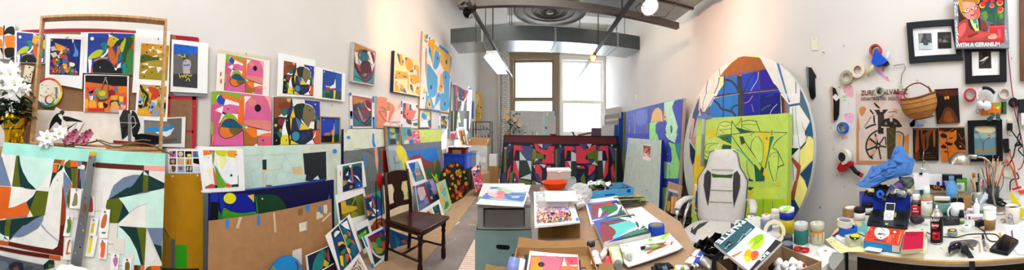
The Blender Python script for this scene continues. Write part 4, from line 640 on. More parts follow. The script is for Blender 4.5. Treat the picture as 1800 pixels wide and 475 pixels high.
po=V(*(plz(LZ)(q('Q 25 262')[0])));po=V(-2.08,-.82,LZ)
pc_=(25-VX)/F;po=V(2.28*sin(pc_),2.28*cos(pc_),LZ)
o=empty('potted_poinsettia',po,'white poinsettia in a crumpled gold foil pot at the far left of the ledge','potted plant')
GOLD=mat('e0b41e','foil')
def foil(b):
 rg=random.Random(4);rings=[]
 for k,(r,z)in enumerate(((.07,0),(.085,.02),(.092,.06),(.10,.11),(.105,.15),(.12,.19),(.145,.23),(.15,.27),(.13,.285))):
  rings.append([po+V((r*.84+rg.uniform(-.013,.013)*(1 if k else.3))*cos(t),(r*.84+rg.uniform(-.013,.013)*(1 if k else.3))*sin(t),z+(rg.uniform(-.02,.03)if k>5 else 0))for t in[2*PI*i/28 for i in range(28)]])
 b.loft(rings,GOLD,False,caps=False);b.lathe([(.001,.002),(.07,.002)],po,GOLD,16)
part(o,'foil_wrap',foil)
part(o,'soil').lathe([(.11,.17),(.001,.19)],po,mat('2a2018','f'),20)
GRN=mat('1f3a20','p',r=.4)
def leaves(b):
 rg=random.Random(9)
 for i in range(6):t=i*1.1;b.tube([po+V(0,0,.17),po+V(.05*cos(t),.05*sin(t),.3),po+V(.1*cos(t),.1*sin(t),.42)],.005,GRN,6)
 for i in range(64):
  t=rg.uniform(0,6.28);z=rg.uniform(.22,.5);r=rg.uniform(.02,.09);leaf(b,po+V(r*cos(t),r*sin(t),z),(cos(t),sin(t),rg.uniform(-.5,.4)),(0,0,1),rg.uniform(.12,.19),rg.uniform(.07,.11),GRN)
part(o,'foliage',leaves)
WHT=mat('f0efec','f',a=.03)
for s,r_,dd in(('L2 105 70',.10,2.05),('L2 150 180',.10,2.0),('L2 15 60',.10,2.1),('L2 -40 200',.1,2.1),('L1 120 430',.08,2.08),('L2 265 220',.06,2.02),('L2 -60 60',.10,2.12)):
 p=D(q(s)[0],dd);part(o,'blossom',lambda b:flower(b,p,EYEV-p+V(.2,.1,.7),r_,WHT))
def fl(s,dd,R_,lab,m,n=6):
 p=D(q(s)[0],dd);p2=V(p.x,p.y,p.z);o=empty('artificial_flower',(p.x,p.y,LZ),lab,'flower')
 part(o,'blossom',lambda b:flower(b,p,EYEV-p+V(.3,0,.5),R_,m,n));part(o,'stem').tube([p-V(.02,0,.01),V(p.x-.03,p.y+.05,LZ+.012),V(p.x-.03,p.y+.16,LZ+.012)],.004,GRN,6);return o
fl('L3 495 325',2.02,.082,'white artificial poinsettia drooping over the mint painting edge',WHT,8)
fl('L3 630 275',2.06,.075,'white artificial poinsettia behind the drooping one',WHT,8)
PNK=mat('c07088','f',a=.15);PNK2=mat('8a3a50','f')
oo=empty('artificial_orchid',tuple(V(*D(q('L3 850 360')[0],2.06)[:2],LZ)),'pink artificial orchid lying on the ledge with long brown-green stems','flower')
for s,r_ in(('L3 770 300',.040),('L3 710 335',.032),('L3 830 335',.03),('L3 900 300',.036),('L3 905 340',.026),('L3 940 270',.032),('L3 795 260',.028)):
 p=D(q(s)[0],2.04)
 def petals(b):
  for i in range(5):t=i*1.2566+.3;dd=V(.15,sin(t)*.9,cos(t));leaf(b,p,dd,(1,0,0),r_*1.25,r_*1.05,PNK if i%3 else PNK2,-.1)
 part(oo,'blossom',petals)
part(oo,'stem',lambda b:[b.tube([D(c,2.06)for c in q('L3 700 360 850 372 960 365 1060 340 1160 375 1260 380 1370 375 1440 345 1500 335 1590 345')],.0055,mat('6a6238'),7),b.tube([D(c,2.03)for c in q('L3 1010 330 1100 380 1200 410 1260 410 1400 375 1530 375 1620 400 1700 445 1790 480 L4 1830 85')],.0055,mat('5a5630'),7)])
part(oo,'dry_leaf',lambda b:[leaf(b,D(q('L3 1050 340')[0],2.04),(0,-1,-.18),(0,0,1),.18,.05,mat('6a5024')),leaf(b,D(q('L3 860 370')[0],2.05),(0,-1,.0),(0,0,1),.14,.05,mat('4a3a24'))])
strip(oo,Pl((-1.9,0,LZ+.005),(1,0,0)),'L3 790 400 1120 422 1118 436 790 412','e8e4de','paper_band',.0)
# towel over a box, dark panel
TW=mat('dcd9d2','f',ns=90,a=.08)
tb=D(q('L6 880 474')[0],1.5)
b=MB();b.box((tb.x-.05,tb.y-.02,.21),(.24,.32,.42),mat('a07c54','c'),rz=.1);mk(b,'cardboard_box','cardboard box under the white towel in front of the mint painting','box')
def towel(b):
 rg=random.Random(2);n=26;vs=[];c0=V(tb.x-.05,tb.y-.02,0)
 for i in range(n+1):
  for j in range(n+1):
   u,v=(i/n-.5)*2,(j/n-.5)*2;x,y=u*.19,v*.23;e=max(abs(u),abs(v));ridge=.018*sin(4*u+3*v)+rg.uniform(-.004,.004)
   z=.475+.03*cos(v*1.6)+ridge-(max(0,e-.72)**1.3)*.9;k=1-.12*max(0,e-.75)/.25
   vs.append(c0+V(x*k,y*k,z))
 b.add(vs,[(i*(n+1)+j,i*(n+1)+j+1,(i+1)*(n+1)+j+1,(i+1)*(n+1)+j)for i in range(n)for j in range(n)],TW,True)
b=MB();towel(b);to=mk(b,'towel','white terry towel bunched over a box at the bottom left','towel');md=to.modifiers.new('thick','SOLIDIFY');md.thickness=.012;md.offset=1
pic(CP,'dark grey painting with a black blotch standing low at the bottom left',PG_,pln(-1.62,0,0,12),'L6 -60 310 452 428 452 600 -80 560',.02,'4a4e55','4c525c','l6 ~20222c 37 158 -4 -18 20 -12 24 4 6 18 -3 10;~6a3a2a 47 152 13 -7 7 12 -17 2;~5f6a74 -7 127 34 6 -7 25 -27 0;~3a3f48 93 143 24 4 -7 11 -23 0',floor=.0)
# big panels leaning on the left wall
pic('painted_panel','tall mustard board with a green square, right of the mint painting',PG_,pln(-1.96,0,0,7),'Q 287 306 357.3 305.3 357 475 284 475',.03,'2a6ab8','b07d0a','''m4 od8d0b8 27 100 12 9;od8d0b8 114 97 10;od8d0b8 129 111 12 16;oeee 131 153 14;od8d0b8 128 100 10 6;Q 2a9a14 307.5 430.5 328.5 431 328.5 471 307 471;5a5a5a 300 420 308 421 307.5 472 299 472;~8a6a1a 287 402 296 415 301 440 298 472 287 472;(1a1a1a .9 286 401 293 409 299 420;1f3a14 284 471 350 472 350 475 284 475;/8a6208 .3 308 350 308 430''',floor=.0)
pic('painted_panel','long pale green panel with pencil lines and a black rectangle',PG_,pln(-2.10,0,0,7),'Q 345 258 599 252.5 600 475 343 475',.04,'cfd8cc','c2d8ca','''m4 c8d2c0 483 -10 137 -3 0 171 -133 0;1d2228 485 20 81 -7 2 100 -48 4 -27 0;16302a 342 42 15 -1 0 36 -14 0;d9bd8a 343 79 62 -5 0 4 -52 5 -6 10 -2 42 -3 0;d9bd8a 445 68 32 -2 7 9 1 20 -32 2;d9bd8a 353 128 25 -2 0 7 -25 2;15181c 355 132 20 0 0 3 -20 1;c2d8ca 453 97 43 -3 -3 23 -40 1;c8dcd2 520 112 17 -15 6 15;/8a968e 2 280 28 187 -7;/9aa69e 2 341 -3 0 43;/9aa69e 2 421 0 0 27;(8a968e 2 421 27 22 33 10 27 -40 -2;/9aa69e 2 421 27 -11 33 3 27;(9aa69e 2 295 88 18 -10 24 -11;(9aa69e 2 297 90 10 23 3 20;(8a968e 2 395 120 -5 -20 10 -17 13 -16;(8a968e 2 353 133 0 -26 14 -17;(8a968e 2 330 67 3 -14 7 0;(9aa69e 2 417 123 26 -6 10 -17;/9aa69e 2 485 -7 0 27''',floor=.0)
strip(None,pln(-2.06,0,0,7),'M4 1770 18 1800 12 1815 30 1812 50 1790 62 1768 50',BT,'blue_tape',label='crumpled blue tape near the top right of the pale green panel',cat='tape')
o=pic('photo_sheet','white sheet printed with a grid of twelve small pictures',PRT,pln(-2.0,0,0,6),'M4 37 24 372 22 372 268 35 268',.003,'e9e7e3','efeeec','''m4 b86a9a 15 11 24 0 0 22 -23 0;2a1a2a 28 12 9 0 -4 8 -6 3;26221f 44 11 23 0 0 22 -23 0;od8c4b4 55 22 26 28;0d0d12 70 12 24 0 0 21 -23 0;~e8e050 78 23 12 -1 2 8 -12 1;2a6ab0 97 12 23 0 1 21 -23 0;c83a3a 100 15 7 0 -2 8 -5 0;4ab84a 110 17 10 1 -3 12;3a3634 16 37 23 0 0 22 -23 0;~b08a78 21 43 12 -1 -1 13 -10 -2;c8a888 44 37 23 0 0 22 -23 0;/eee 4 50 42 12 0 -12 5 12 0 -12 6 12 0;e0a828 72 38 22 0 1 21 -23 0;3a4a8a 78 43 5 0 0 16 -6 0;c8503a 87 42 4 0 -1 17 -3 0;050505 99 38 23 0 1 21 -24 -6;d8cfc8 17 63 22 0 0 22 -22 0;~6a4434 23 65 13 0 1 12 -5 8 -6 -2;7ab0d0 44 63 24 0 0 22 -24 0;c0303a 48 66 14 1 -2 11 -11 0;33352f 72 64 24 0 1 21 -24 0;~c8c8b8 77 68 5 0 -2 12 -4 0;~c8c8b8 88 68 5 0 -1 12 -5 0;/c06a7a 3 100 68 21 0;/888 2 102 74 20 0;/888 2 102 78 20 0;/888 2 103 81 17 0''')
part(o,'backing_sheet').slab([pln(-2.0,0,0,6).off(-.004)(p)for p in q('M3 10 425 400 430 M4 400 275 60 275')],pln(-2.0,0,0,6).n,.003,mat('d9d4cc','r'))
pic(AP,'white print of a pale bird head with a green band, above the navy panels',PRT,pln(-1.94,0,0,6),'M3 342 400 M4 822 8 845 452 400 474',.004,'eceae8','e6e4e0','''m4 e07a20 134 8 14 -1 15 16 -29 5;c85a34 151 8 15 0 -2 16;~c8cc1e 177 8 30 0 10 5 -4 17 -26 -3;e0a018 217 10 36 -1 -6 27 -27 -6;6a8a3a 166 8 9 0 -5 59 10 30 7 41 -5 -1 -15 -87;5fa02a 173 60 9 10 18 37 13 17 -2 16 -26 2 -5 -45;e05a48 167 63 10 24 5 45 -7 0;~e8ecee 180 30 40 3 27 4 6 30 4 33 -4 28 -20 2 -20 -13 -16 -20 -14 -30 -6 -24;~e8e8a0 190 30 30 7 -7 16 -13 24 -13 -24;o2a2e30 233 97 12 14;b84a34 143 136 20 -9 19 5 -6 10 -36 1;c8642c 212 124 20 6 0 9 -19 0;33342f 233 130 25 -3 1 10 -26 1;111 175 133 9 -1 0 10 -7 0;3a6a4a 255 97 3 0 0 31 -2 0;~ecebe6 135 33 25 -3 7 30 1 50 -11 17 -14 6 -6 -33;(8a8a8a 2 180 40 7 43 20 30 23 16;d8202a 247 20 6 3 0 4 -6 -1;o444 153 35 5;~e8e8b8 147 77 16 3 -6 20''',img='M4 402 25 760 28 778 412 420 430',face='printed_image')
for i,(s,x,h)in enumerate((('M4 620 458 1690 330',-1.955,'2a6fd0'),('M4 500 470 1670 345',-1.925,'2a6fd0'))):
 (x1,y1),(x2,y2)=q(s);pic(CP,'bright blue edged canvas in the stack behind the navy panel, %s'%('rearmost','second from the back')[i],PG_,pln(x,0,0,7),[(x1,y1),(x2,y2),(x2+2,475),(x1-2,475)],.022,h,'0e1a5a','',floor=.0)
pic(CP,'wide navy canvas with a yellow sun and dark green hill behind the cardboard',PG_,pln(-1.89,0,0,7),'Q 367.5 340.5 586.8 316 589 475 366 475',.025,'0a1470','0a0a3c','''m5 1a2aa0 40 20 27 1 0 96 -28 0;05050a 41 50 26 1 -1 66 -27 0;1428a0 68 21 20 1 -1 91 -5 0;2a6a1a 68 80 14 20 -2 15 -13 1;0c1a8a 88 23 82 -3 23 33 7 32 -43 5 -47 -10 -22 -10;od8d81a 108 38 66 58;~3a8a1a 87 72 23 11 40 7 50 -5 7 12 -47 6 -73 10;(1a3a8a 6 160 103 20 -7 27 -1;c8b84a 170 28 23 -4 0 28;~123a20 197 30 36 -6 34 3 23 16 17 27 -14 10 -86 15 -5 -28;oeee 222 39 7 9;2a8a2a 197 30 3 0 8 65 -4 2;2a6ab8 452 42 6 -19 1 17;c03a2a 173 25 19 -3 0 3''',floor=.0)
CB=pln(-1.84,0,0,7)
o=pic('cardboard_sheet','large brown cardboard sheet with tape scraps leaning in front of the navy canvas','cardboard',CB,'Q 367 388.7 582.6 350.3 586.5 475 365.5 475',.008,'a87c52',None,skind='c',floor=.0)
for s,h,nm in(('M5 280 338 316 333 312 435 280 425',BT,'blue_tape'),('M5 612 292 642 290 644 405 614 395',BT,'blue_tape'),('M5 1118 190 1165 182 1160 258 1115 225',BT,'blue_tape'),('M5 1255 205 1285 195 1302 275 1282 290',BT,'blue_tape'),('M5 420 315 455 310 415 435 388 425','cfb394','masking_tape'),('M5 780 265 800 262 815 474 795 474','cdb69a','masking_tape'),('M5 1237 262 1290 250 1310 310 1240 340','d8c8ac','masking_tape'),('M5 1312 185 1350 180 1355 235 1345 280 1315 265','d8cfc0','masking_tape'),('M5 1295 350 1385 262 1397 270 1305 362','dccdb4','masking_tape'),('M5 1045 230 1092 215 1088 290 1045 295','8a5a30','masking_tape')):
 strip(o,CB,s,h,nm)
strip(o,CB,'M5 1055 380 1140 358 1140 445 1060 468','e2ddcc','paper_label');strip(o,CB,'M6 690 268 780 243 785 420 690 360 683 300','dedad4','paper_label')
mm=MB();art(mm,CB.off(.0024),q('M5 1055 380 1140 358 1140 445 1060 468'),None,'m5 /333 3 375 123 1 24;/333 3 378 123 1 24;/888 2 357 130 13 -2;/888 2 357 135 13 -2;/888 2 357 140 13 -2');mm.build('label_print',None,o)
# round blue painting and dark teal canvas at its foot
dp=pln(-1.78+.02,0,0,6);dc=dp(q('M6 612 580')[0]);R0=.175;dc.z=R0*.995;dc.x=-1.76-.1*dc.z
b=MB();ring=[dc+V(-.105*R0*sin(t),R0*cos(t),R0*sin(t))for t in[2*PI*i/40 for i in range(40)]];b.slab(ring,dp.n,.02,mat('1a5aa0'),mat('1f8ad0'))
o=b.build(CP,None,None,'round bright blue painting resting against the cardboard at the bottom edge',PG_)
part(o,'painted_face',lambda b:art(b,Pl(dc,dp.n),[(VX+F*atan2(p.x,p.y),HY-F*(p.z-EYE)/hypot(p.x,p.y))for p in ring],'1f8ad0','m6 a08a1a 133 158 14 -13 15 -7 5 20 0 29 -34 0;(7a2a20 16 238 128 9 15 -1 17;5ac81a 163 147 7 11 -3 9;(7a2a20 14 260 140 7 10 0 10'))
sp=pln(-1.72,1.8,8,14)
pic(CP,'small dark canvas with a teal oval leaning beside the round blue painting',PG_,sp,'M6 842 325 1075 222 1180 560 880 640',.025,'e4e2dc','16203a','m6 ~1f7a78 300 140 13 -33 20 -20 12 6 -5 34 -10 31 -30 15;(a0501a 6 345 87 -5 36 -13 35;c8c01a 340 120 18 13 -8 14 -13 -4;c83a2a 345 100 5 -7 7 34 -7 -7;888 350 83 4 0 6 44 -4 1;/eee 12 333 158 40 -23;4a1020 340 158 30 -16 7 16',floor=.0)
# leaning canvases and small prints on the floor by the left wall
PA=pln(-2.12,0,0,6)
pic(CP,'big cream and grey canvas with blue tape and a navy edge, behind the small prints',PG_,PA,'Q 604 227 776 227 778 475 605 475',.04,'14184e','6a706e','''n3 d4d8c4 47 62 153 -3 3 64 -156 20;b8b89a 50 63 17 2 -14 15;c4cc6a 287 67 106 -2 0 42 -106 8;58605c 167 128 20 -2 0 32 -20 0;e89a90 157 130 9 -1 1 29 -10 0;e0601a 181 133 4 1 0 24 -3 0;b0201a 186 140 21 -2 0 20 -21 0;n4 6a706e 53 0 107 0 0 158 -107 0;58605c 167 0 15 0 0 157 -15 0;e89a90 157 0 10 0 3 33 -2 47 -8 -33;8a1a18 186 0 27 0 7 77 -33 3;e0601a 182 0 3 0 2 30 -3 0;(333 2 67 23 33 10 27 27 6 20;(333 2 103 0 30 3 24 24;/333 2 147 0 0 10 -20 -7;(333 2 137 110 20 10 16 7;/333 2 140 107 0 36;(333 2 133 140 27 -10 17 -10;n3 o4a8ad0 0 0 1;(333 3 83 135 27 -2 30 10 17 15''',floor=.0)
for s,l in(('N3 180 270 205 262 215 285 200 300 178 292','small blue tape tab on the cream canvas'),('N3 450 240 466 238 468 330 484 370 482 382 455 378 445 330','long blue tape hanging on the cream canvas'),('N3 350 447 368 450 368 474 350 474','small blue tape bit low on the grey canvas')):strip(None,PA,s,BT,'blue_tape',.002,label=l,cat='tape')
P8=PA.off(.03)
o=pic(AP,'white print of blue and green faces taped to the grey canvas',PRT,P8,'N4 76 155 352 108 388 378 80 468',.004,'ece8e2','1f3a78','''n4 1f6a54 44 55 68 -13 0 25 -68 10;~16243e 50 67 10 -7 12 3 0 20 -12 27 -13 0;~1a2a5a 80 60 20 -5 12 12 3 33 -15 7 -20 -17;b8643c 73 62 5 -1 5 49 -6 2;eee 55 88 9 -16 0 15;eee 82 85 15 5 11 20;2a5aa8 67 90 8 -7 3 27 -10 -10;eee 68 100 10 13 -18 -6;8aa82a 45 102 15 11 -13 14;d8502c 50 100 13 8 -5 7;~16243e 45 127 22 -10 20 0 -4 11 -36 15;c87838 70 123 10 -1 -2 10 -10 1;2a5aa8 92 117 22 -5 1 16 -23 0;oeee 102 123 6;o111 60 69 6;eee 65 53 12 -3 -4 12''',img='N4 133 165 335 125 345 385 135 440',face='printed_image')
part(o,'paint_test',lambda b:art(b,P8.off(.0005),q('N4 76 155 352 108 388 378 80 468'),None,'n4 ~e87a5a 35 75 3 -2 0 15 -2 1'))
strip(o,P8,'N4 348 50 366 45 380 170 360 172',BT,'blue_tape')
PB=pln(-1.98,0,0,8)
pic(CP,'landscape canvas with yellow shape, red hill and blue sky leaning by the wall',PG_,PB,'Q 681.3 257.5 774.5 248.3 793 385 702 410',.04,'b0a8a0','8a9aa0','''n3 6c7280 202 125 191 -19 4 52 -19 0 -5 -31 -106 16;a0b4b8 203 125 32 -2 5 35 -27 0;~e0cc3a 235 123 15 -1 17 21 3 17 -30 0;2a72c0 267 143 106 -16 5 31 -108 0;n4 8ea0a4 205 0 28 0 27 70 -40 3;~e0cc3a 233 -7 30 7 8 20 -2 33 -6 14 -10 -17 -13 -30;~c8a078 230 23 8 -5 3 12 -8 5;88b0a0 245 33 7 -1 6 35 -8 3;2a72c0 268 0 107 0 12 53 -87 -36 -23 13;7a8088 375 0 23 0 2 100;~8a3a38 277 33 16 -16 24 -2 16 15 27 10 23 -3 10 43 4 20 -64 0 -56 -23;~2a6a3a 338 67 15 -10 7 23 17 -30 13 37 -13 23 -30 -7;3a8a3a 363 33 10 -3 -1 30 -5 7;e0d02a 355 78 15 15 10 4 -10 10;c83a2a 343 98 10 -1 -3 8;1a2a7a 388 87 9 -7 0 20 -7 3;(2a2a2a 4 223 20 7 23 20 -3;/5a6a70 3 227 20 3 53;c8d82a 370 83 5 -1 5 28 -7 0''',floor=.0)
pic(AP,'white bordered print of a blue and green landscape in front of the red hill',PRT,PB.off(.03),'N4 797 112 957 80 1027 325 872 378',.004,'eceaf0','2a6aa8','n4 8ab0c0 300 40 10 -1 7 28 -20 13;e8907a 300 80 17 -5 3 8 -18 5;7a8a8a 302 88 18 -5 10 19 -28 6;4a8a3a 310 47 10 13 13 38 -6 -1;8a8aa0 300 63 15 -3 2 15 -17 5;1f5aa8 277 47 21 -4 -1 30',img='N4 826 136 928 114 1000 300 900 332',face='printed_image')
framed('framed_painting','small blue and olive abstract in a wood frame standing on the cream canvas edge',PA.off(.055),'N3 592 155 745 165 752 365 606 374',.018,.05,'a8805a','3f6a8a','''n3 a8b44a 210 60 17 -3 1 21 -17 -5;2a4a6a 230 58 15 1 1 18 -17 1;b8c04a 217 87 16 -7 7 3 -2 14 -20 0;5a7a90 230 83 17 -5 0 32 -14 0;b8c44a 233 108 15 -1 1 10 -14 1;2a3a4a 210 97 20 3 3 17 -22 2;7a9aa8 210 77 7 10 0 13 -6 -3''')
pic(CP,'small teal and coral abstract canvas beside the blue and olive framed one',PG_,PA.off(.05),'N3 745 170 860 172 880 345 765 355',.02,'a07c58','6aa0a0','n3 2a5a7a 273 60 10 7 7 21 -13 2 -7 -10;e8705a 267 93 16 -4 4 11 -20 3;2a6a9a 278 103 15 -1 0 12 -13 1;c8c4bc 263 103 15 0 0 14 -18 0;4a9a90 253 60 17 -2 -3 29 -10 3')
pic(CP,'small pink and red blossom abstract propped on the lime strip',PG_,PA.off(.05),'N3 866 212 935 206 958 335 884 345',.02,'d8c8c0','d8607a',shards('N3',[875,220,930,212,950,330,890,340],['e8506a','f0a0a0','e8d0a8','d83a4a','8a8ac0','f0c0c0'],26,8,20,4))
TL_='small print on the floor'
def fp_(x,yaw,lean,y=2.3):return pln(x,y,yaw,lean)
def small(label,pl,corners,img,base,spec,th=.004,side='eceae8',name=AP,face='printed_image',cat=PRT,**k):
 return pic(name,label,cat,pl,corners,th,side,base,spec,img=img,face=face,**k)
small('print of a yellow bird and green leaves in the white border with blue tape',fp_(-1.86,0,10),'N5 175 80 480 5 550 400 240 560','N5 205 160 470 60 492 285 228 350','55602a','''n5 ~c8a42a 80 67 20 -4 30 2 5 10 -25 12 -30 6;~2f4a24 97 40 23 -3 13 26 -33 -3;e0a02a 77 52 18 -5 2 15 -19 8;~6a7020 127 33 23 -3 7 30 -4 33 -20 4 4 -30;/c8b83a 5 130 33 -13 30;1a1a2a 68 57 10 -4 4 57 -6 7;~8a8a2a 117 87 16 0 7 16 -23 5;b0641a 87 97 20 -4 -7 12''')
small('small canvas of navy, teal and orange shapes beside the yellow bird print',fp_(-1.80,0,10),'N5 482 98 650 38 692 275 516 355',None,'1f4a7a','''n5 e0602a 162 32 25 -9 0 7 -24 7;1f8a84 187 23 30 -10 13 77 -7 -7 -10 -46 -20 -7;~1a3a70 193 37 14 -10 13 16 2 24 -15 3 -10 -13;~1a2a4a 167 43 16 -5 4 29 -14 13 -6 -13;c8643c 187 40 5 -1 8 31 -5 3;eee 177 53 10 -6 -2 26;eee 190 73 23 7 -13 13;8ac83a 170 77 10 20 -8 3;d8502c 173 80 17 7 -13 10;2a6ab0 200 87 27 -7 3 12 -27 8;1a2a4a 172 103 28 -6 -3 13 -24 7;eee 190 90 10 10 -13 0''',.025,'8a7458',CP,'painted_face',PG_)
small('red brown swirl print leaning below the navy and teal canvas',fp_(-1.76,0,12),'N5 515 362 700 275 748 500 570 560',None,'d0c4b0','n5 ~8a3418 187 140 10 -23 23 -10 17 10 3 41 -53 0;~c87030 197 133 13 -16 20 6 3 24 -30 6;~2a1a1a 200 127 20 -7 3 13 -10 14 -13 -4;~1a1414 227 117 11 6 0 17;n6 ~8a3418 187 0 46 -7 12 47 -15 -20 -43 0;e8943a 213 0 7 3 0 10 -7 -3',.01,'a89880',CP,'painted_face',PG_)
small('print of lime leaves on dark green with a blue top line',fp_(-1.73,0,12),'N5 385 400 520 330 620 640 480 700','N6 402 66 515 6 560 160 470 260','1f4424','n6 /1f2a8a 12 133 22 39 -19;~6ab03a 140 37 17 -14 10 -6 1 13 -11 7 -7 13;~8ac84a 157 27 8 -9 2 12')
p3=fp_(-1.59,1,14)
o=small('blue taped print of a red vase and green pears beside the chair leg',p3,'N6 455 128 682 12 742 330 580 458','N6 516 126 684 36 742 280 592 418','1c4a36','''n6 1a2a8a 173 40 55 -28 5 15 -60 20;1a2a7a 223 17 7 -4 15 47 -8 3;~7a2a34 175 43 15 -6 20 -5 3 11 -10 14 -20 -2;~8a3a44 213 32 9 -4 0 14 -5 1;~2a8a5a 203 50 10 -7 9 17 -5 17 -14 3;~8a9a4a 182 62 15 -2 10 10 -4 13 -13 -3;~c8502c 223 60 10 -3 7 16 -7 17 -10 -10;~a0a040 197 83 20 -3 10 7 -7 13 -17 0;~e0e4e8 173 50 14 27 16 26 24 4 18 -24 0 14 -15 20 -23 -4 -20 -20;~c88a90 173 50 4 -2 13 29 3 13 -13 -13;1a3a2a 187 100 30 23 -20 16''')
for s in('N6 462 125 478 115 522 225 508 232','N6 672 8 692 8 704 48 684 50','N6 548 412 575 402 590 445 565 458'):strip(o,p3,s,BT,'blue_tape')
p1=fp_(-1.67,6,16,2.0)
small('tilted white print of a colourful split figure, the frontmost by the cardboard',p1,'M6 1030 112 N5 330 278 N6 455 262 M6 1210 570','M6 1090 80 N5 300 310 M6 1390 285 1195 500','22406a','''m6 1f3a34 363 27 27 -24 10 27 -30 20;~e4e8ea 375 30 8 -10 12 3 -8 10 -10 10;1a4a90 377 43 20 -6 13 30 -20 3;1f6a78 400 7 17 6 13 27 -17 -3;eee 398 -3 22 -14 10 34 -17 -7;e0603a 422 20 10 7 0 13 -7 -7;~e0b82a 388 63 17 -5 8 12 -13 -2 -8 7;~16203a 390 77 17 -12 6 15 -10 17 -11 -4;~b8b02a 408 33 12 4 -5 13;~3a8a34 413 50 17 -3 3 13 -15 13;~c8602a 433 53 10 4 10 23 -6 13;~1f6a8a 437 63 13 10 7 24 -17 13 -7 -23;~3a8a34 397 97 15 -14 1 14 -11 6;e8c82a 415 77 15 6 3 17 -10 -3;e8c82a 393 108 12 -1 3 40 -10 -7;e0503a 412 102 18 0 -10 31;eee 427 103 6 4 4 16;1f2a5a 420 133 20 -20 -3 20 -20 14;1f7a5a 407 110 8 0 3 33 -5 15;/eee 6 390 0 20 50 27 80''')
small('tan print of curled brown bones at the bottom edge of the pile',fp_(-1.50,4,16,1.9),'N6 290 474 435 305 520 474 440 640','N6 325 474 425 335 495 474 420 580','d8cab8','n6 (3a2a20 10 122 147 10 -14 -5 -10;(a03a20 8 133 117 7 13 8 7;(3a2a20 10 140 143 10 14 -3 10;(3a4a34 9 123 158 10 -8 10 8;(a05a3a 9 115 158 12 -15')
# cream print, purple abstract and the rest behind the chair
o=small('cream bordered print standing behind the dark chair',fp_(-1.82,0,10),'N4 560 238 870 225 N5 1000 200 705 305','N5 770 -60 960 -80 950 130 810 190','c8b88a','n5 c8b82a 258 -13 9 -4 10 60 -10 20;1f4a9a 263 20 10 -3 4 20 -10 3;d8502c 268 40 10 -1 0 14 -8 0;2a3a2a 277 -13 10 0 -7 46;~8a9a3a 310 20 8 -7 -1 27',.01,'d8c8a8',floor=.0)
part(o,'paint_test',lambda b:art(b,fp_(-1.82,0,10).off(.001),q('N4 560 238 870 225 N5 1000 200 705 305'),None,'n4 ~d8b83a 197 103 3 -3 3 33 -4 7'))
small('purple, blue and maroon abstract canvas leaning beside the chair back',fp_(-1.70,0,12),'N4 905 372 1088 298 N5 1278 118 1062 252',None,'4a6490','''n4 7a2a3a 305 130 28 -15 10 43 -13 0 -5 -25 -18 7;~c8b8c8 308 133 12 -5 13 2 4 28 -24 0;a48acc 350 108 12 -8 15 47 -7 10;1f4a74 337 123 13 -8 13 25 -10 18;n5 ~c8b0b8 350 3 17 -3 10 13 -7 27 -13 3;7a2a3a 370 0 10 0 20 50 -10 7;a890d0 393 0 20 0 9 20 -15 7;1f4a74 387 3 10 20 20 4 8 12 -25 14;c8b890 392 33 8 -5 2 14 -9 -2;8a80b8 370 40 10 -10 10 23 -17 10;6a7aa8 353 60 17 -10 10 15 -23 18''',.02,'c0c0c8',CP,'painted_face',PG_)
small('white sheet with two small images low beside the chair seat',fp_(-1.66,-18,13,3.5),'N5 1058 255 1275 122 1335 325 1130 400','N5 1085 262 1268 165 1305 320 1150 370','f0efee','n5 ~b0402a 375 90 12 -8 10 8 -2 17 -18 3;d8c8b0 365 88 32 -17 8 32 -28 10;~b0402a 377 92 10 -9 8 9 -2 11;1f4a5a 400 70 22 -13 11 46 -21 0;d8402c 412 93 10 -5 1 12 -10 2;3a8a3a 405 70 7 -3 3 16')
small('pale turquoise print with a yellow edge and an orange figure, beside the fruit oval',fp_(-1.55,7,14,4.07),'N4 1122 350 1215 300 N5 1407 192 1325 292',None,'8ec0a8','n4 /e0c82a 14 374 117 31 -17 28 58;~e0904a 387 127 8 -9 5 15 -3 14 -10 -7;3a9a8a 397 133 8 -3 3 17 -8 0;n5 /e0c82a 16 417 0 25 97 26 -34 -18 -63;~e0a03a 433 40 9 -3 1 20 -6 3;~3a7a5a 447 50 10 3 -2 14 -12 10;~6ab0a0 433 7 14 3 0 20 -14 -3;c8d8c0 430 20 7 7 -4 6',.006,'e0c82a')
small('blue and orange canvas standing on the floor under the dark chair',fp_(-1.66,-26,10,2.6),'N6 700 20 955 120 952 226 785 270',None,'1f5a90','n6 d8502c 292 55 8 -3 12 10 -15 3;c8c0a8 275 77 40 -10 1 8 -39 12;1a3a60 267 27 33 23 -10 3;2a7ab8 267 33 20 27 -14 17',.02,'20242a',CP,'painted_face',PG_)
cpz=D(q('N4 527 315')[0],2.95);o=empty('folding_stool',(cpz.x,cpz.y,0),'black folded stool with a bright red seat pad between the grey canvas and the chair','stool');part(o,'seat_pad').ball(cpz,.085,mat('b01418','f'),16,(.35,.55,1))
for s in(-.05,.05):part(o,'leg').tube([V(cpz.x,cpz.y+s,0),V(cpz.x-.02,cpz.y+s,cpz.z)],.006,mat('141416','m'),8)
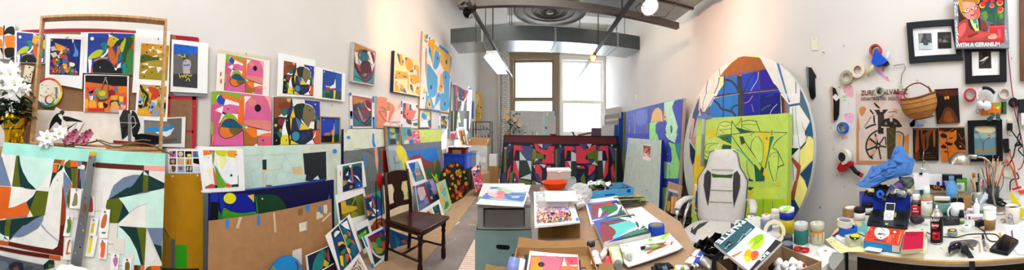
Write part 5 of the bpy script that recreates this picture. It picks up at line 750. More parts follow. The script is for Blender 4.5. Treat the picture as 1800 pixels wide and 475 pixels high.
# oval fruit painting
fo=pln(-1.66,4.75,-6,6);fc=q('N4 1312 348')[0]
ring=[(fc[0]+23.5*cos(t),fc[1]+36.5*sin(t)-1.5)for t in[2*PI*i/40 for i in range(40)]]
b=MB();b.slab([fo(p)for p in ring],fo.n,.03,mat('1a1c14'));o=b.build(CP,None,None,'dark oval painting covered with oranges, reds and green fruit on the floor',PG_)
rg=random.Random(11);sp_=[]
for i in range(46):
 t,r=rg.uniform(0,6.28),sqrt(rg.random());x,y=1312+135*r*cos(t),348+225*r*sin(t);sp_.append('N4 ~%s %d %d %d %d %d %d'%(rg.choice(('2a3a1c','1a2a1a','3a4a24')),x,y,x+rg.uniform(-30,30),y-25,x+rg.uniform(-10,30),y+20))
for i in range(62):
 t,r=rg.uniform(0,6.28),sqrt(rg.random());x,y=1312+130*r*cos(t),350+215*r*sin(t);c_=rg.choice(('c8641c','d8781f','a82a1a','8a9a1f','c8a41a','b03a1a','8a1a1a','d88a2a'));s_=rg.uniform(9,20)
 sp_.append('N4 o%s %d %d %d %d'%(c_,x,y,s_,s_*1.2))
part(o,'painted_face',lambda b:art(b,fo,ring,'15170f','\n'.join(sp_)))
# storage near the left corner
def bx(name,label,cat,px,d0,w_,dp_,h,col,kind='c',z=0.0,rz=0.0,lip=0,**k):
 a=(px-VX)/F;p=V(d0*sin(a),d0*cos(a),0);b=MB();m=mat(col,kind)
 if not lip:b.box((p.x,p.y,z+h/2),(w_,dp_,h),m,rz,.004)
 else:
  t=.008;R=Matrix.Rotation(rz,4,'Z');b.M=Matrix.Translation(p+V(0,0,z))@R
  b.box((0,0,t/2),(w_-.02,dp_-.02,t),m)
  for sx,sy,lx,ly in((-1,0,t,dp_),(1,0,t,dp_),(0,-1,w_,t),(0,1,w_,t)):b.box((sx*(w_-t)/2,sy*(dp_-t)/2,h/2),(lx,ly,h),m)
  if lip>.01:
   for sx,sy,lx,ly in((-1,0,.025,dp_+.03),(1,0,.025,dp_+.03),(0,-1,w_+.03,.025),(0,1,w_+.03,.025)):b.box((sx*(w_+.01)/2,sy*(dp_+.01)/2,h-.015),(lx,ly,.03),m)
  b.M=Matrix()
 return b.build(name,None,None,label,cat,**k)
bx('storage_bin','blue plastic storage bin on the dark trunk near the far left wall','bin',804,6.0,.46,.5,.34,'2446b0','p',.54,0,.02)
bx('trunk','dark low trunk under the blue storage bin','trunk',804,6.0,.5,.6,.54,'17171a','p')
bx('storage_bin','grey plastic storage bin right of the blue one','bin',831,6.5,.26,.4,.36,'8a929c','p',.52,0,.02)
bx('cardboard_box','plain box under the grey storage bin','box',831,6.5,.3,.45,.52,'6a5240')
o=bx('storage_box','maroon box resting in the blue storage bin','box',806,5.95,.36,.36,.22,'6a2028','c',.80)
part(o,'paper_label').box((o.location.x+.02,o.location.y-.185,.92),(.2,.006,.09),mat('a8805a'))
b=MB();b.box((-1.84,5.64,1.026),(.46,.5,.005),mat('e4e2e0','r'));o=b.build(AP,None,None,'print lying flat on top of the maroon box',PRT)
for x,y,c_ in((-1.92,5.57,'4a7ab8'),(-1.80,5.67,'8ab04a'),(-1.72,5.52,'c89a50')):part(o,'colour_patch').box((x,y,1.029),(.12,.2,.001),mat(c_))
bx('storage_box','white box standing behind the maroon box by the left wall','box',803,6.75,.4,.5,.985,'d8d4cc','paint')
o=bx('file_cabinet','white cabinet with an open wooden top tray near the left corner','cabinet',842,7.6,.58,.5,.98,'cfccc4','paint',0)
L_=o.location
part(o,'tray',lambda b:[b.box((L_.x,L_.y+.24,1.08),(.6,.015,.2),mat('c89a68','w')),b.box((L_.x-.3,L_.y,1.06),(.015,.5,.16),mat('c89a68','w')),b.box((L_.x+.3,L_.y,1.06),(.015,.5,.16),mat('c89a68','w')),b.box((L_.x,L_.y-.25,1.0),(.6,.015,.05),mat('c89a68','w'))])
for i in range(3):part(o,'paper_stack').box((L_.x,L_.y-.256,.35+.22*i),(.5,.012,.14),mat(('d8e0c8','e8e8e4','c8d0d8')[i],'r'))
o=empty('wire_shelf',(-1.95,8.75,0),'small dark grey metal shelf unit holding clutter in the far left corner','shelf')
sx0,sx1,sy0,sy1=-2.3,-1.72,8.6,8.95;MG=mat('4e5055','m',r=.5)
for x in(sx0,sx1):
 for y in(sy0,sy1):part(o,'leg').box((x,y,.85),(.035,.035,1.7),MG)
for z in(.4,.8,1.13,1.42,1.68):part(o,'shelf').box(((sx0+sx1)/2,(sy0+sy1)/2,z),(sx1-sx0,sy1-sy0,.025),MG)
rg=random.Random(5)
for i in range(9):
 x=sx0+.07+.055*i;z=(1.145,1.435)[i%2];b=MB();h=rg.uniform(.06,.16);b.lathe([(.02,0),(.022,h*.7),(.012,h*.8),(.012,h)],(x,8.68,z),mat(rg.choice(('e8e8e8','3a6aa8','c03a4a','222222','8a8a8a','c8a060')),'p'),10)
 mk(b,'supply_bottle','small bottle among the supplies on the dark grey shelf unit','bottle','supplies on the grey shelf unit')
o=small('white bordered print of an orange and green figure standing on the boxes',pln(-1.98,6.6,-20,8),'N3 1332 188 1418 180 1462 355 1380 365','N3 1352 208 1415 205 1447 355 1385 358','a87a3a','n3 ~5a6a2a 460 77 7 -2 6 38 -6 4;~e0a868 462 70 8 2 -2 15;~c85a28 453 73 7 2 2 25 -4 7;~eadcc0 467 93 6 -3 2 23')
bx('cardboard_box','brown cardboard box left of the dark patterned painting','box',868,7.0,.26,.3,.46,'9a7248','c',0,.08)
bx('cardboard_box','stack of white papers in a box above the brown cardboard box','box',868,7.05,.2,.25,.3,'d8d4ce','r',.46)
bx('cardboard_box','tan box standing open behind the multicoloured canvas','box',850,5.9,.14,.4,.45,'b8946a','c',0,-.2)
small('white edged canvas of red, blue and green splashes leaning on the tan box',pln(-1.36,5.3,-35,10),'N4 1498 195 1578 140 1615 365 1548 440',None,'d84a5a',shards('N4',[1510,200,1575,150,1612,360,1550,430],['e8506a','2a4ab8','2a8a4a','e8e0d8','f0a0a8','3ab06a','1f2a6a'],44,8,22,9),.03,'ecebe8',CP,'painted_face',PG_)
for s,d0,l in(('C5 215 430',6.6,'round black coil of cable on the floor by the brown box'),):
 p=plz(.015)(q('C6 230 155')[0]);b=MB();b.ring(p,(0,0,1),.09,.06,.03,mat('222','p'));b.build('cable_coil',None,None,l,'cable')
# dark wooden chair
DK=mat('2a120b','w',r=.28,ns=4,a=.35);DK2=mat('3a1a0e','w',r=.22,ns=3,a=.4)
g=lambda s:plz(0)(q(s)[0])
rl,rr,fr=g('N6 735 385'),g('N6 970 255'),g('N6 1300 405')
ax=(rr-rl);ax.z=0;W_=ax.length;ax.normalize();fx=V(ax.y,-ax.x,0)
if(fr-rl).dot(fx)<0:fx=-fx
ch=empty('wooden_chair',(rl+rr)/2,'dark antique wooden chair with a splat back standing on the brown paper','chair')
cw_,cd=.44,.42;O=(rl+rr)/2;O.z=0;ax=-ax if ax.y<0 else ax
cp=lambda a,f,z:O+ax*a+fx*f+V(0,0,z)
for s in(-1,1):
 part(ch,'leg',lambda b:[b.tube([cp(s*.195,-.03,0),cp(s*.195,-.01,.2),cp(s*.195,0,.42),cp(s*.195,-.005,.6),cp(s*.19,-.05,.93)],[.02,.021,.024,.021,.018],DK,8)])
 part(ch,'leg').lathe([(.018,0),(.026,.02),(.026,.10),(.017,.13),(.024,.16),(.020,.22),(.018,.28),(.026,.31),(.018,.33),(.028,.36),(.028,.41)],cp(s*.215,.43,0),DK,14)
 part(ch,'stretcher').tube([cp(s*.195,0,.14),cp(s*.215,.43,.14)],.012,DK,8)
part(ch,'stretcher').tube([cp(-.195,.2,.14),cp(.195,.2,.14)],.013,DK,8)
part(ch,'seat_rail',lambda b:[b.tube([cp(-.2,.43,.40),cp(.2,.43,.40)],.024,DK,6,False),b.tube([cp(-.2,0,.40),cp(-.2,.43,.40)],.024,DK,6,False),b.tube([cp(.2,0,.40),cp(.2,.43,.40)],.024,DK,6,False)])
def seat(b):
 n=14;vs=[]
 for k in(0,1):
  for i in range(n+1):
   for j in range(n+1):
    u,v=i/n*2-1,j/n;w_=.215+.04*v;z=.45-.016*(1-u*u)*sin(PI*min(1,v*1.05))+.004*v if k else.425
    vs.append(cp(u*w_,-.025+v*.505+.018*(1-u*u)*(v>.9),z))
 N_=(n+1)**2;fs=[(N_+i*(n+1)+j,N_+(i+1)*(n+1)+j,N_+(i+1)*(n+1)+j+1,N_+i*(n+1)+j+1)for i in range(n)for j in range(n)]+[(i*(n+1)+j,i*(n+1)+j+1,(i+1)*(n+1)+j+1,(i+1)*(n+1)+j)for i in range(n)for j in range(n)]
 e=[i*(n+1)for i in range(n+1)]+[n*(n+1)+j for j in range(1,n+1)]+[i*(n+1)+n for i in range(n-1,-1,-1)]+[j for j in range(n-1,0,-1)]
 for a_,b_ in zip(e,e[1:]+e[:1]):fs.append((a_,b_,N_+b_,N_+a_))
 b.add(vs,fs,DK2,True)
part(ch,'seat',seat)
bk=lambda u,z:cp(u,-.005-.045*max(0,(z-.6)/.33),z)
part(ch,'top_rail').slab([bk(u*.21,.80+.0*u)for u in(-1,1)]+[bk(.215*cos(t),.87+.065*sin(t))for t in[PI*i/12 for i in range(13)]],fx,.03,DK)
part(ch,'cross_rail').slab([bk(-.19,.53),bk(0,.545),bk(.19,.53),bk(.19,.585),bk(0,.60),bk(-.19,.585)],fx,.022,DK)
part(ch,'splat').slab([bk(u,z)for u,z in((-.07,.58),(.07,.58),(.085,.64),(.075,.69),(.05,.72),(.06,.76),(.09,.81),(-.09,.81),(-.06,.76),(-.05,.72),(-.075,.69),(-.085,.64))],fx,.016,DK)
# far end: patterned painting, counter and boards by the windows
BP=pln(0,6.83,-90,25)
BACK='''c5 0c0d24 132 15 402 3 26 169 -443 0;5a1a1e 134 19 393 3 1 24 -288 0 -7 -4 -99 -2;o6aa898 152 50 11;o3aa088 330 54 12;o3aa088 511 52 13;2c3458 142 53 21 -1 -6 31 -14 20;56661a 133 63 8 -3 -2 127 -9 0;c87a80 132 59 10 -2 0 6 -10 2;0c0d24 147 83 16 -30 2 104 -15 -24;c83240 166 50 26 2 7 18 -27 -2 0 29 -6 13;3c4470 192 52 40 3 -2 48 -20 0 -23 -33 13 1;b8bcc0 187 72 24 32 -24 0;0a0b1c 172 68 15 1 -2 35 -19 -1;c83240 165 105 8 2 11 40 1 40 -20 -40;b8bcc0 173 106 12 0 -1 41;1c2e22 186 106 27 -1 14 42 -27 10 -15 0;b8bcc0 213 105 15 1 0 41;6a6e1a 232 63 13 2 0 48 -15 4;a8acb0 223 50 9 2 0 3;c83240 237 47 16 0 4 16 30 5 21 12 0 35 -43 0 2 -15 10 0 3 -13 -33 -15;b8bcc0 252 47 15 0 0 16;3c4470 267 47 35 0 -15 16 -17 0;c83240 290 55 19 0 0 22 -26 -9;56661a 245 78 25 2 3 17 -26 5;b8bcc0 245 97 8 5 -13 5;2c3458 240 107 23 -4 0 12 -23 -2;c83240 240 120 18 -2 7 25 -2 44 -20 -37;b8bcc0 230 122 10 -2 0 13;c83240 277 127 13 -5 7 1 -4 7;b8bcc0 257 117 23 3 -7 12;0a0b1c 233 100 4 0 0 87 -4 0;2c3458 315 63 28 -8 -6 28 -17 57 -7 -7;56661a 312 67 8 -4 -2 64 -5 0;0c0d24 330 83 15 -23 3 67 -15 6;c83240 344 54 31 1 3 15 -25 0 -1 27 -6 3;0a0b1c 354 71 14 0 0 36 -21 -1;b8bcc0 368 72 17 8 0 27 -17 0;3c4470 373 55 12 0 0 25;c83240 347 107 8 0 8 26 -3 54 -12 -47;b8bcc0 355 107 13 0 -1 26;1c2e22 368 107 18 0 0 80 -18 0;c83240 386 54 17 0 10 14 35 -18 8 0 -1 17 -32 13 -6 20 13 3 -1 12 -43 0;3c4470 395 47 35 0 -17 21;b8bcc0 423 47 17 0 -7 16;56661a 423 80 32 -13 7 0 -1 53 -11 -3 -3 -17 -20 0;3c4470 429 103 19 0 -8 12 -11 0;b8bcc0 450 107 12 16 -22 -6;c83240 430 120 23 1 -1 16 -19 20 -5 0;c83240 397 123 16 2 4 8 -17 0;b8bcc0 387 123 13 1 -7 9;2c3458 417 118 13 0 -3 15;56661a 388 127 9 0 3 6 -10 0;c83240 467 57 6 -4 25 0 1 57 -9 -10 -2 -30 -25 -2;0a0b1c 478 71 10 0 9 33 -19 0;b8bcc0 463 72 15 -1 -1 34 -15 0;3c4470 457 53 13 1 -8 23;1c2e22 462 106 15 0 1 81 -16 0;c83240 488 106 11 0 -2 41 -14 26 -3 -26;b8bcc0 478 106 10 0 -6 51;3c4470 500 55 20 8 2 37 -7 10 -5 -27;56661a 522 65 6 3 -1 119 -7 0;c87a80 521 62 7 1 0 5 -7 -1;c83240 515 113 7 47 -9 27 -6 -54;c6 c83240 145 20 12 -20 -9 50 -6 17;56661a 152 30 13 -10 -5 47 -10 0;2c3458 167 23 15 27 0 17 -19 0;b8bcc0 167 47 6 3 -3 10;b8bcc0 187 47 40 -17 0 23;56661a 185 50 42 10 -4 8 -38 0;56661a 230 57 12 -2 0 32 -12 -4;c83240 242 77 21 6 -3 4 -18 0;b8bcc0 243 60 20 7 -3 16 -15 -6;2c3458 238 30 15 0 10 23 -13 7;56661a 400 50 13 -23 7 40 -13 0;2c3458 427 50 20 -22 6 9 -10 26 -13 4;b8bcc0 457 53 23 -3 -3 17;56661a 460 63 20 -13 0 20;2c3458 510 33 10 17 -3 17;2c3458 123 33 17 -10 -3 44 -14 0'''
pic(CP,'very wide dark painting of red, navy and olive mirrored figures in front of the windows',PG_,BP,'Q 885.8 237.5 1086.7 239 1098 323 878 324',.05,'0a0a1c','0c0d24',BACK,floor=.0)
o=empty('work_counter',(.5,8.05,0),'low grey counter behind the wide dark painting carrying vases and boxes','counter')
CT=1.205
part(o,'countertop').box((.55,8.06,CT-.02),(3.5,.94,.04),mat('9a958e'))
for x in(-1.1,2.2):part(o,'leg').box((x,8.06,(CT-.04)/2),(.06,.85,CT-.04),mat('77726c'))
cpt=lambda px,y=8.05:V(y*tan((px-VX)/F),y,CT)
def lathe_thing(name,label,cat,p,prof,h,kind='p',n=20,**k):
 b=MB();b.lathe(prof,p,mat(h,kind),n);return b.build(name,None,None,label,cat,**k)
for px,w_,h_,c_,l in((916,.06,.035,'b03a3a','small red tub at the left of the counter top'),(923,.05,.09,'eceae6','white paper cup on the counter beside the white boards'),(1048,.28,.26,'6a4a58','mauve upright box on the counter below the right window')):
 p=cpt(px);b=MB()
 if px==1048:b.box(p+V(0,0,h_/2),(w_,.2,h_),mat(c_,'c'),0,.01)
 else:b.lathe([(w_*.4,0),(w_*.5,h_),(w_*.42,h_),(w_*.35,.01)],p,mat(c_,'p'),16)
 b.build('box' if px==1048 else 'cup',None,None,l,'box' if px==1048 else 'cup')
p=cpt(936);o=lathe_thing('brush_jar','short jar holding a few brushes on the far counter','jar',p,[(.03,0),(.032,.07),(.028,.07)],'b8a89a')
for i in range(3):part(o,'brush').tube([p+V(0,0,.01),p+V(.02*(i-1),0,.14)],.004,mat('6a4a2a'),6)
lathe_thing('bottle','slim white bottle standing on the far counter','bottle',cpt(944),[(.022,0),(.022,.09),(.009,.11),(.009,.15),(.001,.155)],'f0efec')
lathe_thing('bowl','dark red bowl on the far counter between the windows','bowl',cpt(973),[(.05,0),(.11,.05),(.12,.08),(.11,.08),(.05,.02)],'9a2030')
p=cpt(1009);o=empty('paintbrush_bundle',p,'dark paintbrushes leaning in a cup below the right window','paintbrushes');part(o,'cup').lathe([(.03,0),(.035,.06),(.03,.06)],p,mat('5a4a3a'),14)
for i in range(4):part(o,'brush').tube([p+V(0,0,.02),p+V(-.10+.03*i,0,.19-.01*i)],.007,mat('1a1a1a'),6)
b=MB();p=cpt(1028);b.M=Matrix.Translation(p+V(0,0,.075))@Matrix.Rotation(-.18,4,'Y');b.box((0,0,0),(.40,.25,.06),mat('8a6a4a','c'));b.M=Matrix();mk(b,'cardboard_box','flat brown carton tilted on the far counter','box')
# flowers in a pot
p=cpt(892,8.15);p.z=CT;o=empty('rose_bouquet',p,'peach roses in a small tan pot at the left end of the counter','flowers')
part(o,'pot').lathe([(.07,0),(.1,.12),(.1,.14),(.09,.14),(.06,.02)],p,mat('b8905e'),18)
def bush(b):
 rg=random.Random(6)
 for i in range(7):b.tube([p+V(0,0,.1),p+V(rg.uniform(-.08,.2),0,.3),p+V(rg.uniform(-.2,.42),0,rg.uniform(.35,.62))],.006,mat('3a5a2a'),5)
 for i in range(120):
  z=rg.uniform(.12,.72);x=rg.gauss(.1,.11)+(.15 if z<.4 else 0);leaf(b,p+V(x,rg.uniform(-.1,.1),z),(rg.uniform(-1,1),rg.uniform(-1,1),rg.uniform(-.5,.6)),(0,0,1),rg.uniform(.07,.13),.055,mat('3c5a34','p'))
part(o,'foliage',bush)
for s in('C4 420 145','C4 405 200','C4 432 220','C4 512 235','C4 560 288'):
 c_=D(q(s)[0],8.0/cos((q(s)[0][0]-VX)/F));rm=mat('e8c8a0','f')
 part(o,'rose',lambda b:[b.ball(c_,.05,rm,10,(1,1,.8))]+[leaf(b,c_+V(.02*cos(t),-.02,.02*sin(t)-.01),(cos(t),-.5,sin(t)),(0,-1,0),.08,.08,rm,-.3)for t in[k*1.05 for k in range(6)]])
# boards before the left window
bw=ply(9.55)
pic('foam_board','pale grey board standing on the counter in front of the left window','board',Pl((0,8.5,0),(0,-1,.05)),'C4 468 148 820 152 818 405 468 405',.02,'c8c8c6',None,floor=CT-.0)
o=pic('foam_board','narrow grey board with mint paint marks beside the pale grey board','board',Pl((0,8.47,0),(0,-1,.05)),'C4 818 150 940 152 942 408 815 408',.02,'c2c4c0','c2c4c0','c4 ~a8d8cc 273 73 10 4 0 20 -10 3;2a3a5a 277 106 5 0 0 9 -5 0;~a8d8cc 273 113 9 4 -4 16 -5 0;e0e4d8 280 53 7 0 0 14 -7 0',floor=CT)
strip(o,Pl((0,8.47,0),(0,-1,.05)),'C4 930 133 944 133 942 205 932 205',BT,'blue_tape')
# white canvases and stacked boxes right of the windows
for s,x,l in(('Q 1064 192 1092 187 1094 262 1062 262',7.84,'white blank canvas standing at the right end of the counter'),('Q 1062.5 203 1089 199 1088 262 1061 262',7.75,'white canvas with its grey back edge showing, in front of the blank one'),('Q 1058 221 1083 219 1082 262 1056 262',7.66,'short white canvas, lowest of the stack beside the blue edges')):
 pic('blank_canvas',l,'canvas',Pl((0,x,0),(-.05,-1,.12)),s,.03,'e0deda','d6d6d4' if 'blank one' not in l else 'b0aaa8','' if 'blank one' not in l else 'c4 dededb 487 80 46 -5 0 8 -45 5;dededb 480 100 53 -3 0 43 -60 0',floor=CT)
# right side: panels leaning on the right wall
def rl_(x,lean=7,yaw=180):return pln(x,0,yaw,lean)
for s,x,h,l in(('C4 1565 298 1600 296 1602 420 1560 420',7.54,'1f5aa8','short blue edged canvas, leftmost of the stack by the big blue painting'),('C4 1610 230 1632 228 1640 420 1600 420',7.40,'1a4a9a','narrow blue edged canvas in the stack left of the big blue painting'),('C4 1635 162 1662 162 1670 420 1640 420',7.30,'1440a0','tall deep blue edged canvas left of the olive edged one'),('C4 1660 162 1686 160 1684 420 1650 420',7.12,'6a7a2a','tall olive edged canvas touching the big blue painting')):
 c_=q(s);(x1,y1),(x2,y2)=c_[0],c_[1]
 pic(CP,l,PG_,Pl((0,x,0),(0,-1,.02)),[(x1,y1),(x2,y2),(x2-3,330),(x1-4,330)],.04,h,h,'',floor=.0)
PBL=rl_(1.92,9)
pic(CP,'tall blue diptych painting with a pale green wavy form leaning on the right wall',PG_,PBL,'Q 1100.5 196.5 1201 172 1190 385 1098 330',.06,'b09a84','3444a4','''r3 3a4ab8 40 72 80 -15 2 100 -85 0;2434a8 40 72 15 -4 12 89 -30 0;~5a6ac8 77 77 33 -10 3 43 -30 10;3a46a0 122 56 53 -15 0 116 -52 0;(c09a8a 4 68 80 5 30 -3 47;(c8903a 6 55 103 -3 30 -2 24;(2a3ac8 14 43 80 7 20 10 40 3 17;b4e0c0 175 41 66 -17 0 6 -28 3 -10 24 5 20 15 33 0 30 -10 17 -26 0 -9 -24 4 -33 -7 -33;3a46a8 213 37 10 -7 18 -2 0 129 -24 0 6 -30 -18 -64;e0ae6a 128 108 5 -28 10 -17 12 -5 12 12 5 36;e8ae7a 175 63 7 17 3 20 -8 4 -5 -4;eee 162 107 10 0 1 20;9ade8a 124 115 3 -5 55 -5 -25 5 -12 13 2 20 6 14 -30 0;~3a46a8 145 123 8 -13 20 -3 12 3 -5 23 0 24 -30 0;~3a7a5a 197 127 3 -7 5 13 -5 20;o1a2a6a 199 140 6 10;o1a2a6a 177 92 6 14;~5a5a80 110 127 7 -14 5 7 -1 30 -8 -3;/2a2a4a 5 121 56 1 101;o2a6ac0 171 98 6 10;r4 2030b0 27 0 96 0 -1 20 -72 -3 -3 83 -27 0;~3a5ae0 40 20 8 0 -5 80 -13 27 -3 -27;9ade8a 123 0 27 0 7 22 -34 -1;3a4ab0 153 0 27 0 20 50 2 27 -5 23 -22 -3 -8 -70 -7 -7;b4e0c0 180 0 42 0 -9 33 -23 -13 -7 -10;8ed080 192 30 21 7 5 23 12 27 0 26 -6 45 -31 0 4 -48 6 -20 -3 -37 -8 -16;2a8a8a 213 34 23 -1 -6 70 -12 -40;3a4ab0 222 7 15 -4 -1 30 -22 0;a4d8ae 175 97 22 5 3 8 -7 23 -1 25 -17 0;3a8a8a 230 107 3 0 -3 51 -6 0;o2a8ac0 207 106 6;o2a8ac0 195 114 6;o9ac8e8 187 72 5;r2 8ed080 165 0 22 0 -7 93 -15 -3''',floor=.0)
PG=rl_(1.80,8)
o=pic('painted_panel','pale grey-green board with a small flower postcard leaning on the blue diptych','board',PG,'R4 145 44 498 70 R2 466 285 60 240',.05,'0c1478','bac6be','''r4 (7a8680 2 128 83 15 0 9 17 3 58;(9aa69e 2 87 100 10 27 -10 31;(9aa69e 2 97 133 30 0 16 25;/9aa69e 2 88 60 -1 98;(9aa69e 2 60 140 20 -7 20 14;o333 53 86 4;o444 62 97 3;o333 59 109 3;o444 51 115 4;o333 100 113 4;o222 159 75 4;o444 43 115 2;r2 o555 98 14 4;o444 114 10 5''',floor=.0)
pic('postcard','small postcard of red flowers pinned to the pale grey-green board','postcard',PG.off(.003),'R4 310 112 383 122 376 292 298 270',.002,'e8e4e0','c84040',shards('R4',[310,125,383,135,378,250,305,235],['d83a30','e87a7a','2a5a2a','4a7a3a','e8a0a0','c83020','f0c8c0'],34,8,20,2),img='R4 308 122 383 135 378 252 303 235',face='printed_image')
# big round painting
TC=V(2.12,2.46,1.155);TR_=1.15;tn=V(-1,0,.105).normalized();tp=Pl(TC,tn);tu=V(0,1,0);tv=tn.cross(tu)if tn.cross(tu).z>0 else-tn.cross(tu)
ring=[TC+tu*TR_*cos(t)+tv*TR_*sin(t)for t in[2*PI*i/72 for i in range(72)]]
b=MB();b.slab(ring,tn,.05,mat('c8c4bc'),mat('2a5a9a'));o=b.build(CP,None,None,'huge round painting of white curtains around a night window, leaning on the right wall',PG_)
pxr=[(VX+F*atan2(p.x,p.y),HY-F*(p.z-EYE)/hypot(p.x,p.y))for p in ring]
TOND='''r5 e2dcd2 33 167 17 -34 37 -36 53 -44 60 -36 67 -10 66 13 67 53 67 94;9a5c2e 130 90 17 -23 26 -27 30 -23 67 5 30 41 -170 37;ece09a 207 15 56 -6 9 14;2a6ac0 143 88 104 -21 0 5 -104 21;8a5424 132 95 165 -35 0 5 -165 37;2a6ac0 145 95 47 -8 15 71 -87 0;2038b8 207 83 90 -20 53 95 -143 0;2a1c96 273 68 24 -5 36 67 -60 10;2244c0 207 83 46 -8 -6 65 -34 0;ece09a 132 90 12 -1 0 28 -16 23;3a383c 191 87 17 -1 4 72 -19 0;(3a383c 22 148 100 25 7 20 26 7 24;(3a383c 14 253 75 -20 25 -10 27 -13 20;(d8a0a8 7 267 72 -4 28 -16 27 -17 31;/3a383c 10 146 88 -1 70;/3a383c 10 273 68 0 90;/3a383c 16 120 158 217 -25;/d8a0b0 4 147 157 190 -21;/6a7a90 7 128 58 4 32;(4a7098 10 128 93 -3 24 -18 41;(4a7098 8 90 100 -7 33 2 25;e6e2da 267 13 53 7 53 30 40 50 0 58 -46 0 -47 -45;3a78b0 325 25 10 3 35 130 -5 0;3a78b0 396 80 4 2 0 76 -3 0;(3a6a9a 5 325 25 48 25 40 47 37 61;34506a 413 103 40 37 20 33 -60 -15;/5a4a48 22 415 143 35 15;(e8d8d0 8 333 20 50 30 37 43 33 50;r6 44507a 23 158 14 -91 23 -60 3 46 -16 47 -14 58;e8a09a 27 158 6 -75 10 7 -6 43 -7 25;e8a09a 56 57 2 -50 5 13 0 47;5a6070 60 53 37 -10 0 40 -30 -3;e6e4e0 62 0 60 0 -9 20 -33 43 -10 0 -8 -23;(4a7098 9 112 7 -12 23 -20 32;(4a7098 6 83 0 -11 33 0 27;2a78c8 110 17 87 -20 0 83 -104 3 4 -36;1c2494 217 0 130 -3 0 90 -134 0;16187a 273 3 74 -3 0 40 -14 37 -60 0;3a3a44 195 -3 22 0 -4 83 -18 0;(3a383c 22 110 23 17 14 10 16 36 10 14 17;(3a383c 16 213 37 -30 6 -16 20;/3a383c 14 113 12 220 -32;/d8c8d0 3 117 13 83 -13;/2a2a34 9 143 0 0 83;/3a383c 9 271 0 0 73;(d8a0a8 5 217 33 16 -6 14 -20;(d8a0b0 4 243 37 7 26;(2a5a4a 18 277 60 16 -13 17 -7;(1c5a3a 10 293 10 27 -7;(eee 4 333 37 -16 16 -10 19;3a383c 347 7 13 3 -2 57 -8 3;a8543a 358 20 9 7 0 40 -9 0;5a8aa0 365 27 12 10 -2 30 -8 0;/c8d82a 5 345 0 2 67;e6e4e0 343 0 70 0 -1 37 -37 1;3a78b0 365 0 15 30 -7 0;3a6a8a 375 38 37 -6 1 6 -36 8;e6e4e0 377 46 36 -6 35 57 -18 36 7 25 -60 0;(3a6a8a 6 387 47 1 53 2 58;(4a7098 5 397 47 3 53 7 58;3a6a8a 417 93 13 37 -3 -3;4a6a80 413 0 47 17 2 123 -25 -7 11 -36 -35 -54;/5a4a48 20 415 -2 35 15;ece080 460 33 13 40 10 85 -25 0;2a5a8a 433 127 15 -29 12 35 -2 25 -18 -11;(2a5ab0 14 457 20 20 47 13 91;1a4a4a 430 127 7 6 1 25 -6 0;r7 c88a80 25 0 22 0 -4 37 -10 -17;1c2038 25 20 22 33 -10 57 -10 -37;e8908a 35 100 12 -17 -4 75 -5 -18;e6e4e0 377 -3 63 0 -10 23 -18 23 -2 40 -10 75 -23 0;(1a4a4a 14 438 -3 -1 20 -24 26;ece080 440 0 47 0 1 53 -75 72 0 -72 20 -26;0f3a22 377 40 33 2 -33 35;e6e4e0 388 70 24 -23 -2 40;2a5a8a 450 0 8 0 2 10;1c4464 488 53 4 14 -12 91 -47 0 -20 -25;a8502e 380 77 7 -4 30 30 -2 17 -10 38 -8 0 6 -41;ece080 413 135 17 23 -25 0;(3a6a9a 5 388 0 0 33;(3a6a9a 5 407 0 5 40;(3a7aa0 6 387 83 5 75;(2a5ab0 14 490 0 3 53 -13 80;s2 1c4464 312 10 48 -10 13 0 -30 53 -30 22;ece080 317 0 53 0 -30 50;7a3018 297 0 16 0 -13 20;Q 1c4464 1387 318 1440 318 1436 335 1415 370 1396 390 1385 390;e6e4e0 1386 318 1398 318 1391 340 1386 345;ece080 1403 318 1415 318 1425 350 1410 375 1397 350;a8502e 1397 318 1403 318 1395 352 1388 352'''
part(o,'painted_face',lambda b:art(b,tp,pxr,'b8c0b8',TOND,step=.0001))
